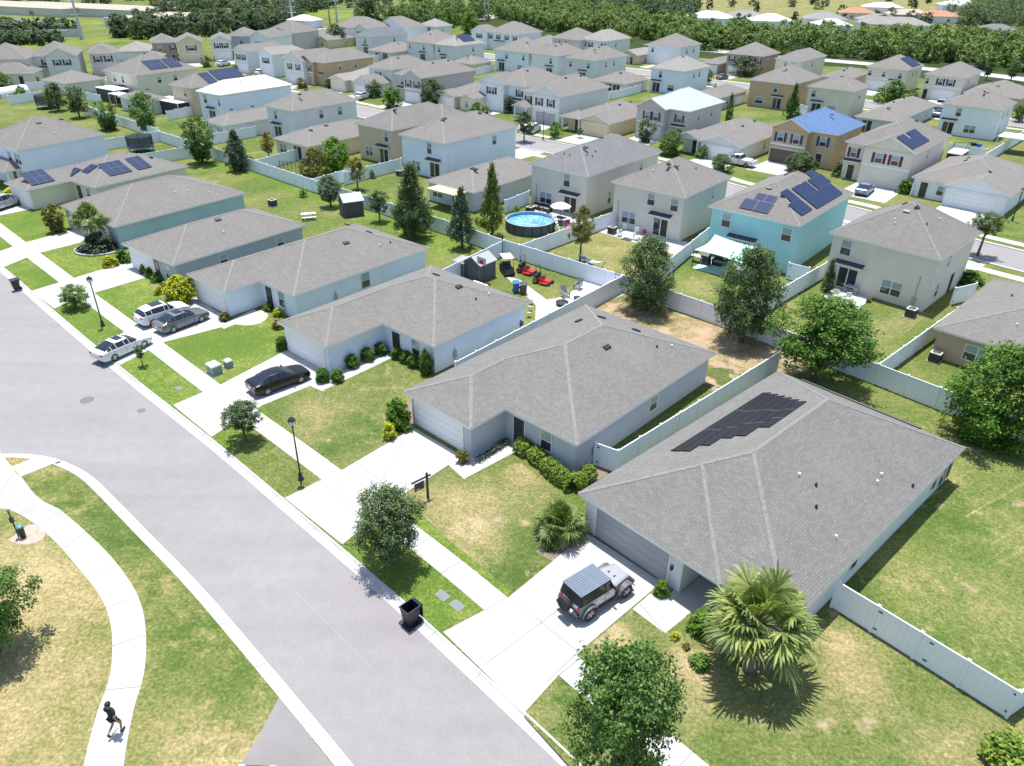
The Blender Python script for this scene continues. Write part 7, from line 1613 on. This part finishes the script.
canopy('narrow black screened canopy beside the maroon shuttered house', (952, 171), -41, 2.2, 4.5, 3.0, ALU, SCR); canopy('white pergola roof cut by the right edge', (1012, 152), -42, 5, 5, 2.6, ALU); canopy('pale tan canopy behind the half hidden bungalow', (450, 208), -39, 5.2, 3.4, 2.4, mat('tan canvas', (.55, .45, .28), .8))
e = put('paddling_pool', 'pink paddling pool beside the black screened canopy', 'paddling pool', (953, 176)); b = MB(); b.lathe([(1.2, 0), (1.25, .4), (1.1, .42), (1.05, .3), (.001, .3)], PK, 16); b.build('pool_wall', e)
e = put('swing_frame', 'bare metal swing frame behind the white low fence', 'swing', (958, 156), 10); b = MB()
for x in (-1.4, 1.4): b.tube([(x, -.7, 0), (x, 0, 2.3)], .04, TUB, 6); b.tube([(x, .7, 0), (x, 0, 2.3)], .04, TUB, 6)
b.tube([(-1.4, 0, 2.3), (1.4, 0, 2.3)], .04, TUB, 6); b.build('swing_tubes', e)
# trampolines
def tramp(label, base, r=2.1, net=True):
    e = put('trampoline', label, 'trampoline', base); b = MB(); pts = [(r*math.cos(t*.2618), r*math.sin(t*.2618), .85) for t in range(25)]; b.tube(pts, .05, TUB, 6, False)
    b.build('frame', e); b = MB(); b.lathe([(r, .89), (r*.84, .90)], mat('blue pad', (.04, .18, .42), .5), 24, cap=False); b.build('pad', e)
    b = MB(); b.lathe([(r*.84, .86), (.001, .84)], BLACK, 24, cap=False); b.build('mat', e)
    for k in range(6):
        t = k*math.pi/3; q = MB(); q.tube([(r*math.cos(t), r*math.sin(t), 0), (r*math.cos(t), r*math.sin(t), 2.7)], .04, TUB, 5); q.build('pole_shaft', e)
    if net:
        gn = NT('trampoline net'); gn.out(gn.mix(0., (.02, .02, .022), (.02, .02, .022)), .8); tr = gn.t.nodes.new('ShaderNodeBsdfTransparent'); ms = gn.t.nodes.new('ShaderNodeMixShader'); ms.inputs[0].default_value = .35
        gn.t.links.new(gn.b.outputs[0], ms.inputs[1]); gn.t.links.new(tr.outputs[0], ms.inputs[2]); gn.t.links.new(ms.outputs[0], gn.t.nodes['Material Output'].inputs['Surface'])
        b = MB(); b.lathe([(r*.97, .9), (r*.97, 2.65)], gn.mt, 24, cap=False); b.build('net', e)
tramp('black netted trampoline with a blue pad in the fenced yard', (142, 152)); tramp('dark teal trampoline in the yard at far left', (49, 108), 2.3)
e = put('trellis', 'dark lattice trellis at the fence corner by the mango trees', 'trellis', (291, 176), -20); b = MB()
for k in range(6): b.box(-1.8+k*.7, -.02, 0, -1.74+k*.7, .02, 2.2, TUB)
for k in range(9): b.box(-1.8, -.025, .2+k*.24, 1.76, .025, .24+k*.24, TUB)
b.build('lattice', e)
e = put('picnic_set', 'white picnic table with benches on the lush lawn', 'picnic table', (309, 219), 20); b = MB(); b.box(-.9, -.38, .70, .9, .38, .75, WPL); b.build('tabletop', e)
for y in (-.75, .75): q = MB(); q.box(-.9, y-.14, .42, .9, y+.14, .46, WPL); q.build('bench', e)
for x in (-.6, .6): q = MB(); q.tube([(x, -.8, 0), (x, -.2, .7)], .04, WPL, 5); q.tube([(x, .8, 0), (x, .2, .7)], .04, WPL, 5); q.build('leg', e)
for i, (px, py, w) in enumerate([(19, 95, 3.2), (7, 97, 2.6)]):
    e = put('storage_tent', ['white arched storage tent at far left', 'smaller white tent cut by the left edge'][i], 'tent', (px, py), -30); b = MB(); n = 10
    arc = [(w/2*math.cos(math.pi*k/n), 2.1*math.sin(math.pi*k/n)**.8) for k in range(n+1)]
    b.mesh_part([(x, -1.8, z) for x, z in arc]+[(x, 1.8, z) for x, z in arc], [(k, k+1, n+2+k, n+1+k) for k in range(n)], WPL, True); b.mesh_part([(x, -1.8, z) for x, z in arc], [tuple(range(n+1))[::-1]], mat('tent end grey', (.4, .42, .44), .8)); b.mesh_part([(x, 1.8, z) for x, z in arc], [tuple(range(n+1))], WPL); b.build('tent_cloth', e)
# palm-bed kerb ring
b = MB(); c_ = at(100, 249)
pts = [(2.6*math.cos(t), 2.3*math.sin(t), .1) for t in [R_(a) for a in range(150, 335, 12)]]; b.tube(pts, .12, CONC, 6); e = tag(empty('edging', c_), 'pale curved concrete edging around the left palm bed', 'edging'); b.build('edging_ring', e)
slab('mulch_bed', [(c_.x+2.5*math.cos(t*.4), c_.y+2.2*math.sin(t*.4)) for t in range(16)], MULCH, .010, t=.003)
# solar heating mats on the nearest roof, and its fittings
rt_, u_, v_, P_, W_, D_, inf = HOUSES['A']; rc_, zz_ = inf[0]; off_ = Matrix.Translation((-W_/2, -D_/2, 0))
lo, st_ = 1.9, [6.33, 6.36, 7.3, 7.34, 8.5, 8.55]; en_ = [16.66, 16.3, 15.9, 15.5, 15.1, 14.7]
starts = [6.3, 6.35, 7.3, 8.5, 8.9, 10.3]; wid_ = .74
for i in range(6):
    a_ = D_-en_[i]; L_n = en_[i]-starts[i]
    for j in range(1):
        b = MB(); b.box(0, .02, .03, L_n, wid_-.02, .06, SOLARB); nseg = 3
        for s in range(0, nseg+1): b.box(L_n*s/nseg-.03, .0, .06, L_n*s/nseg+.03, wid_, .075, mat('mat strap grey', (.11, .11, .12), .6))
        b.tube([(L_n, .02, .07), (L_n, wid_-.02, .07)], .035, BLACK, 6); b.build('solar_mat', rt_, off_ @ slope_matrix(rc_, zz_, .49, 'L', 0, 0) @ Matrix.Translation((a_, lo+i*wid_, 0)))
b = MB(); b.tube([(1.2, .0, .06), (9.8, 0, .06)], .09, BLACK, 6); b.tube([(1.2, .22, .06), (7.5, .25, .06)], .06, BLACK, 6); b.build('feed_pipe', rt_, off_ @ slope_matrix(rc_, zz_, .49, 'B', .12, .12))
for x in (6.95, 9.75): b = MB(); b.box(-.07, -.16, -.22, .07, 0, .12, BLACK); b.build('wall_lamp', rt_, off_ @ Matrix.Translation((x if x < 9 else 10.1, -.19 if x < 9 else .33, 2.0)))
# --- person walking on the park path
def figure():
    e = put('person', 'person in a black shirt and dark shorts walking along the pale path', 'person', (118, 733), 0, z=.016); e.rotation_euler.z = R_(165); e.scale = (1.12, 1.12, 1.12)
    SKN = mat('skin', (.34, .20, .14), .6); HAIR = mat('black hair', (.012, .010, .010), .6); SHIRT = mat('black shirt', (.014, .014, .016), .85); SHO = mat('black shoe', (.012, .012, .012), .6)
    def skin(name, verts, edges, rad, mt, parent, root=0, sub=1):
        me = bpy.data.meshes.new(name); me.from_pydata(verts, edges, []); me.materials.append(mt); o = link(name, me, parent)
        o.modifiers.new('skin', 'SKIN'); sv = me.skin_vertices[0].data if me.skin_vertices else None
        if sv is None:
            bm = bmesh.new(); bm.from_mesh(me); bm.verts.layers.skin.verify(); bm.to_mesh(me); bm.free(); sv = me.skin_vertices[0].data
        for i, r in enumerate(rad): sv[i].radius = (r if hasattr(r, '__len__') else (r, r))
        sv[root].use_root = True; m_ = o.modifiers.new('sub', 'SUBSURF'); m_.levels = sub; m_.render_levels = sub; return o
    V = []; E = []; Rr = []
    def add(p, r, par=None): V.append(p); Rr.append(r); (E.append((par, len(V)-1)) if par is not None else None); return len(V)-1
    # front is -y; right leg forward and planted, left leg trailing with bent knee
    pel = add((0, 0, .92), (.13, .10)); wst = add((0, -.01, 1.08), (.12, .085), pel); ch = add((0, -.03, 1.28), (.15, .10), wst); sh = add((0, -.02, 1.42), (.10, .08), ch); nk = add((0, -.03, 1.50), .05, sh)
    hd_ = add((0, -.05, 1.60), (.075, .09), nk); hd2 = add((0, -.05, 1.69), (.075, .09), hd_); hd3 = add((0, -.05, 1.74), (.05, .06), hd2)
    for s, (kn, an, toe), (el, wr) in ((-1, ((-.10, -.20, .52), (-.10, -.10, .09), (-.10, -.27, .05)), ((-.27, .10, 1.16), (-.29, .06, .92))), (1, ((.09, -.02, .50), (.09, .32, .30), (.09, .28, .16)), ((.26, -.04, 1.15), (.25, -.22, .98)))):
        h = add((s*.09, 0, .88), .085, pel); k_ = add(kn, .055, h); a_ = add(an, .038, k_); t_ = add(toe, .03, a_)
        sd = add((s*.18, -.02, 1.40), .06, sh); ee = add(el, .042, sd); ww = add(wr, .028, ee); d = (Vector(wr)-Vector(el)).normalized(); pm = add(tuple(Vector(wr)+d*.07), (.034, .02), ww)
        for f in range(4):
            fo = Vector((0, -.027+f*.018, 0)); l = (.07, .08, .075, .06)[f]; q1 = add(tuple(Vector(wr)+d*.11+fo), .009, pm); add(tuple(Vector(wr)+d*(.11+l)+fo+Vector((-s*.02, 0, 0))), .007, q1)
        th = add(tuple(Vector(wr)+d*.06+Vector((-s*.02, -.045, 0))), .010, pm); add(tuple(Vector(wr)+d*.10+Vector((-s*.03, -.055, 0))), .008, th)
    body = skin('body', V, E, Rr, SKN, e, 0, 1)
    fc = MB(); fc.ball((-.03, -.138, 1.655), .011, WHITE, 6, 4); fc.ball((.03, -.138, 1.655), .011, WHITE, 6, 4); fc.ball((0, -.148, 1.63), .017, SKN, 6, 4, (.8, 1, 1.2)); fc.ball((0, -.135, 1.59), .02, mat('lips', (.25, .1, .09), .6), 6, 4, (1.2, .5, .4)); fc.build('face', e)
    hr = MB(); hr.ball((0, -.035, 1.69), .115, HAIR, 14, 9, (.92, 1.05, .95)); hr.build('hair', e)
    skin('shirt', [(0, 0, .93), (0, -.01, 1.08), (0, -.03, 1.28), (0, -.02, 1.43), (-.18, -.02, 1.41), (-.25, .06, 1.22), (.18, -.02, 1.41), (.245, -.03, 1.21)], [(0, 1), (1, 2), (2, 3), (3, 4), (4, 5), (3, 6), (6, 7)], [(.155, .125), (.145, .11), (.175, .125), (.10, .095), .08, .068, .08, .068], SHIRT, e, 1, 1)
    skin('shorts', [(0, 0, .94), (-.09, 0, .86), (-.10, -.16, .60), (.09, 0, .86), (.09, -.02, .58)], [(0, 1), (1, 2), (0, 3), (3, 4)], [(.14, .115), .10, .085, .10, .085], mat('dark shorts', (.02, .02, .024), .85), e, 0, 1)
    for p, q in (((-.10, -.06, .05), (-.10, -.28, .045)), ((.09, .34, .28), (.09, .29, .10))):
        s_ = MB(); s_.tube([p, tuple(Vector(p).lerp(Vector(q), .5)), q], [.05, .055, .04], SHO, 8); s_.build('shoe', e)
figure()

# meters, conduits and downpipes on the walls we can see
def fit(key, face, t, z0, z1, w=.05, box=None):
    rt_, u_, v_, P_, W_, D_, inf = HOUSES[key]; M = Matrix.Translation((-W_/2, -D_/2, 0)) @ face_matrix(inf[0][0], face, t, 0, OH); b = MB()
    b.box(-w/2, -.07, z0, w/2, -.005, z1, WHITE if not box else GALV); b.build('downpipe' if not box else 'conduit', rt_, M)
    if box: b = MB(); b.box(-.18, -.15, z0+.5, .18, -.004, z0+1.1, GALV); b.build('meter_box', rt_, M)
for k, f_, t, a_, c_, bx in [('Dn', 'S', .27, .1, 1.6, 1), ('C', 'S', .2, .1, 1.5, 1), ('D', 'F', .90, .1, 3.4, 1), ('D', 'S', .03, .1, 5.2, 0), ('T', 'F', .97, .1, 5.2, 0), ('U', 'F', .08, .1, 3.2, 1), ('V', 'F', .1, .1, 3, 1), ('X', 'S', .05, .1, 5.2, 0), ('B', 'S', .12, .1, 1.6, 1), ('E', 'S', .15, .1, 1.5, 1), ('R3b', 'S', .2, .1, 1.5, 1), ('R4a', 'S', .3, .1, 1.6, 1), ('A', 'S', .1, .1, 1.6, 1)]: fit(k, f_, t, a_, c_, .06, bx)
# ================================================================== far setting
def far_road(name, px, wm, mt=ASPH, z=.010, world=None, kerb=True):
    pts = smooth(world or P2(px), 2); a, c = offset(pts, -wm/2), offset(pts, wm/2); n = len(pts); b = MB()
    b.mesh_part([(*p, z) for p in a]+[(*p, z) for p in c], [(n+i, n+i+1, i+1, i) for i in range(n-1)], mt); tag(b.build(name), kind='structure')
    if kerb:
        for q, s in ((a, 1), (c, -1)):
            b = MB(); strip(b, [(0, z-.01), (s*.02, .10), (s*.45, .11), (s*.47, -.02)] if s > 0 else [(-.47, -.02), (-.45, .11), (-.02, .10), (0, z-.01)], q, CONC); tag(b.build('kerb'), kind='structure')
    return pts
def front(key, d, x=.5):
    rt_, u_, v_, P_, W_, D_, inf = HOUSES[key]; q = P_-u_*(W_*(1-x))+v_*d; return (q.x, q.y)
# back street between the second and the third row
bs = [front(k, HOUSES[k][5]+11) for k in ('D', 'T', 'U', 'V', 'X', 'Y', 'AA', 'AC', 'AD', 'AF')]
p0 = front('D', HOUSES['D'][5]+11); dD = -Vector((HOUSES['D'][1].x, HOUSES['D'][1].y)); bs = [(p0[0]-dD.x*90, p0[1]-dD.y*90)]+bs+[(bs[-1][0]-30, bs[-1][1]+14)]
far_road('back_street', None, 7.0, world=bs)
sw = offset(smooth(bs), 6.2)
def walk(pts, wm=1.5, z=.016):
    a, c = offset(pts, -wm/2), offset(pts, wm/2); n = len(pts); b = MB(); b.mesh_part([(*p, z) for p in a]+[(*p, z) for p in c], [(n+i, n+i+1, i+1, i) for i in range(n-1)], CONC); tag(b.build('sidewalk'), kind='structure')
walk(sw); walk(offset(smooth(bs), -6.2))
# second back street between the fourth and the fifth row
bs2 = [front(k, HOUSES[k][5]+10) for k in ('R4a', 'R4c', 'R4d', 'R4f', 'R4h', 'R4j', 'R4l', 'R4o')]
d2 = Vector((bs2[0][0]-bs2[1][0], bs2[0][1]-bs2[1][1])).normalized(); bs2 = [(bs2[0][0]+d2.x*70, bs2[0][1]+d2.y*70)]+bs2+[(bs2[-1][0]-50, bs2[-1][1]+40)]
far_road('back_street', None, 7.0, world=bs2); walk(offset(smooth(bs2), 6)); walk(offset(smooth(bs2), -6))
def drive(key, x0, x1, dist, backside=False):
    rt_, u_, v_, P_, W_, D_, inf = HOUSES[key]; q = []
    for x, d in ((x0, 0), (x1, 0), (x1+.2, dist), (x0-.2, dist)):
        p = P_-u_*(W_-x)+(v_*(D_+d-.4) if backside else -v_*(d-.6)); q.append((p.x, p.y))
    slab('driveway', q, CONC, .020)
for k, x0, x1 in (('D', 5, 10.4), ('T', 4.8, 9.8), ('U', 5, 10), ('V', 1, 6), ('X', 4.5, 9.3), ('Y', 4, 9), ('AA', 4, 9), ('R2a', 6, 11), ('W', 6, 11)): drive(k, x0, x1, 7.6, True)
for k, x0, x1 in (('R3a', 5.2, 12), ('R3b', 3.4, 10), ('R3c', .5, 6), ('R3d', 4.6, 11), ('R3e', .6, 6), ('R3f', 4.2, 10.5), ('R3g', 3.2, 9.8), ('R3h', .5, 5.6), ('R3i', .5, 5), ('R3j', 3.6, 9), ('R3k', 1.5, 7), ('R3l', .5, 5.6), ('R3m', .3, 5), ('R3n', 1, 6), ('R3o', 1, 6), ('R3p', 1, 6)): drive(k, x0, x1, 9.5)
for k, x0, x1 in (('R5a', 1, 6), ('R5b', 3, 9), ('R5d', 2, 7), ('R5e', 1, 6), ('R5g', 3, 8), ('R5i', 1, 6), ('R5t', 1, 6), ('R5u', 1, 6), ('R5x', 3, 8), ('R5o', 3, 8), ('R5m', 1, 6)): drive(k, x0, x1, 9)
# perimeter road before the woods, main road, strips, pond
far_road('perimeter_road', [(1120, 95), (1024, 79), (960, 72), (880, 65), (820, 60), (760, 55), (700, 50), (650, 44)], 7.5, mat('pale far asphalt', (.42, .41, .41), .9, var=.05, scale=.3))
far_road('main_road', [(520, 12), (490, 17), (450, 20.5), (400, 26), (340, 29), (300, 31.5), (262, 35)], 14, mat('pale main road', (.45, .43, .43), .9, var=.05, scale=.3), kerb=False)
slab('grass_strip', P2([(-30, 54), (0, 49), (60, 45), (120, 41), (200, 40), (260, 36), (330, 29), (335, 26), (262, 31), (200, 35), (120, 36), (60, 40), (0, 44), (-30, 47)]), GRF, .008, t=.004)
slab('field', P2([(-30, 24), (60, 26), (100, 26), (110, 22), (60, 16), (0, 13), (-30, 13)]), GRF, .008, t=.004)
slab('field', P2([(290, 17), (330, 18), (395, 21), (400, 12), (330, 10), (300, 11)]), GRF, .008, t=.004)
slab('field', P2([(550, 6), (640, 10), (700, 16), (860, 18), (1040, 22), (1040, 2), (550, -6)]), GRD, .008, t=.004)
slab('water', P2([(-30, 26), (20, 27), (48, 29), (60, 25), (40, 20), (0, 17), (-30, 17)]), mat('pond water', (.30, .36, .40), .08, spec=.8), .013, t=.004)
b = MB(); e = tag(empty('white_wall', at(30, 42)), 'long pale boundary wall across the far left field', 'wall')
q = P2([(-30, 39.5), (0, 39), (82, 36.5)]); o_ = e.location
for p, r in zip(q[:-1], q[1:]):
    d = Vector((r[0]-p[0], r[1]-p[1])).normalized(); nn = Vector((-d.y, d.x))*.15; z = 2.6
    b.mesh_part([(p[0]-nn.x-o_.x, p[1]-nn.y-o_.y, 0), (r[0]-nn.x-o_.x, r[1]-nn.y-o_.y, 0), (r[0]+nn.x-o_.x, r[1]+nn.y-o_.y, 0), (p[0]+nn.x-o_.x, p[1]+nn.y-o_.y, 0), (p[0]-nn.x-o_.x, p[1]-nn.y-o_.y, z), (r[0]-nn.x-o_.x, r[1]-nn.y-o_.y, z), (r[0]+nn.x-o_.x, r[1]+nn.y-o_.y, z), (p[0]+nn.x-o_.x, p[1]+nn.y-o_.y, z)], [(0, 1, 5, 4), (4, 5, 6, 7), (2, 3, 7, 6)], mat('pale wall', (.55, .57, .55), .8))
b.build('wall_panel', e)
# power poles
def pole(label, base, top, steel=True, r=.28):
    bq = at(*base); h = height_over(bq, top); h = min(max(h, 6), 42); e = tag(empty('power_pole', bq), label, 'power pole', 'power poles along the far edge'); mt = mat('pale steel pole', (.50, .53, .55), .5) if steel else mat('weathered wood pole', (.22, .19, .17), .9)
    b = MB(); b.tube([(0, 0, -.2), (0, 0, h)], [r*1.3, r*.6], mt, 8); b.build('pole_shaft', e); b = MB()
    for k in range(3 if steel else 1): z = h-1.2-k*2.2; b.tube([(-1.9, 0, z), (1.9, 0, z+.15)], .09, mt, 5)
    b.build('cross_arm', e)
for l, bs_, tp, st, r in [('tall pale steel power pole at upper left', (82, 39), -3, True, .55), ('short dark power pole left of the tall steel one', (36, 27), 11, False, .2), ('power pole standing in front of the dark tree row', (113, 37), 17, True, .28), ('power pole at the right end of the dark tree row', (161, 34), 16, True, .28), ('thin power pole far left before the low wall', (64, 39), 24, True, .16),
                      ('grey power pole above the yellow gable', (223, 27), 12, True, .24), ('wooden power pole above the mauve brown house', (259, 31), 12, False, .25), ('tall power pole left of a close pair at upper left', (289, 27), -2, False, .3), ('tall pale power pole right of a close pair at upper left', (293, 27), -2, True, .45), ('wooden power pole by the main road', (330, 24), -1, False, .25), ('pale steel power pole right of the wooden one by the main road', (337, 22), -2, True, .4),
                      ('blue grey twin power pole, left one at top middle', (485, 19), -3, True, .35), ('blue grey twin power pole, right one at top middle', (488.5, 19), -3, True, .35), ('thin power pole near the white van on the main road', (451, 19), 2, True, .15), ('thin power pole above the big round tree', (355, 20), 0, True, .18)]:
    pole(l, bs_, tp, st, r)
# far houses beyond the woods and the long store roofs at the top left
def plain(label, N, W, D, z, a, wall, roof, cat='house', name='bungalow', p=.34, feats=()): house(name, label, N, z=z, a=a, W=W, D=D, wall=wall, roof=roof, far=True, p=p, feats=feats)
WALLS['salmon'] = stucco('salmon stucco', (.55, .40, .33)); ROOFS['tile'] = shingle('orange clay tile', (.40, .19, .12), (.48, .24, .15)); CAPS['tile'] = CAPS['pale']; ROOFS['sandr'] = shingle('sandy roofing', (.40, .33, .275), (.45, .375, .32), .05); CAPS['sandr'] = CAPS['pale']
for l, N, W, D, w_, r_ in [('far pale roofed bungalow beyond the woods, first from the left', (735, 19), 22, 16, 'white', 'white'), ('far pale roofed bungalow beyond the woods, second from the left', (770, 18.5), 22, 16, 'white', 'pale'), ('far white walled bungalow beyond the woods with bluish roof', (795, 22), 20, 16, 'blue', 'white'),
                          ('far bungalow with a pale brown roof beyond the woods', (850, 20), 20, 16, 'white', 'pale'), ('far bungalow with a white lower roof beyond the woods', (854, 26), 17, 13, 'white', 'white'), ('far bungalow with a sandy roof left of the orange roofed one', (935, 26), 30, 16, 'cream', 'pale'), ('far bungalow with an orange tile roof beyond the woods', (963, 17), 20, 14, 'white', 'tile'),
                          ('far salmon bungalow left of the orange tile roof', (935, 15.5), 22, 14, 'salmon', 'sandr'), ('far bungalow with a reddish roof behind the tree line', (878, 13.5), 18, 14, 'cream', 'tile'), ('far sandy roofed bungalow at the top right', (905, 21), 20, 14, 'white', 'pale'), ('far blue grey bungalow at the right edge beyond the woods', (1022, 31), 16, 12, 'grey', 'cool'),
                          ('far pale bungalow at the top edge right of centre', (905, 8), 22, 14, 'white', 'white'), ('far pale bungalow at the top edge near the big tree clump', (985, 6), 24, 16, 'white', 'white')]:
    plain(l, N, W, D, 3.2, -12, w_, r_, feats=[('w', 'F', .3, .9, 1.4, 1.3), ('w', 'F', .7, .9, 1.4, 1.3)])
for l, N, W, D, a in [('long low store building with a sandy roof at the top left', (62, 9), 100, 26, -20), ('long low store building right of the first at the top left', (146, 11), 90, 24, -18), ('small pale store building among trees at the top left', (150, 19.5), 22, 14, -12), ('pale roofed store between trees at upper left', (205, 18), 34, 22, -10)]:
    plain(l, N, W, D, 3.6, a, 'slate' if 'dark' in l else 'taupe', 'cool' if 'dark' in l else 'sandr', 'store', 'store_building', .10, [('w', 'F', .2, .6, 3, 2.2), ('w', 'F', .5, .6, 3, 2.2), ('w', 'F', .8, .6, 3, 2.2)])
house('gate_house', 'small white roofed gate house among shrubs by the main road', (310, 21), z=3.2, a=-20, W=12, D=10, wall='grey', roof='white', far=True, feats=[('w', 'F', .5, 1, 1.4, 1.3)], cat='gate house')
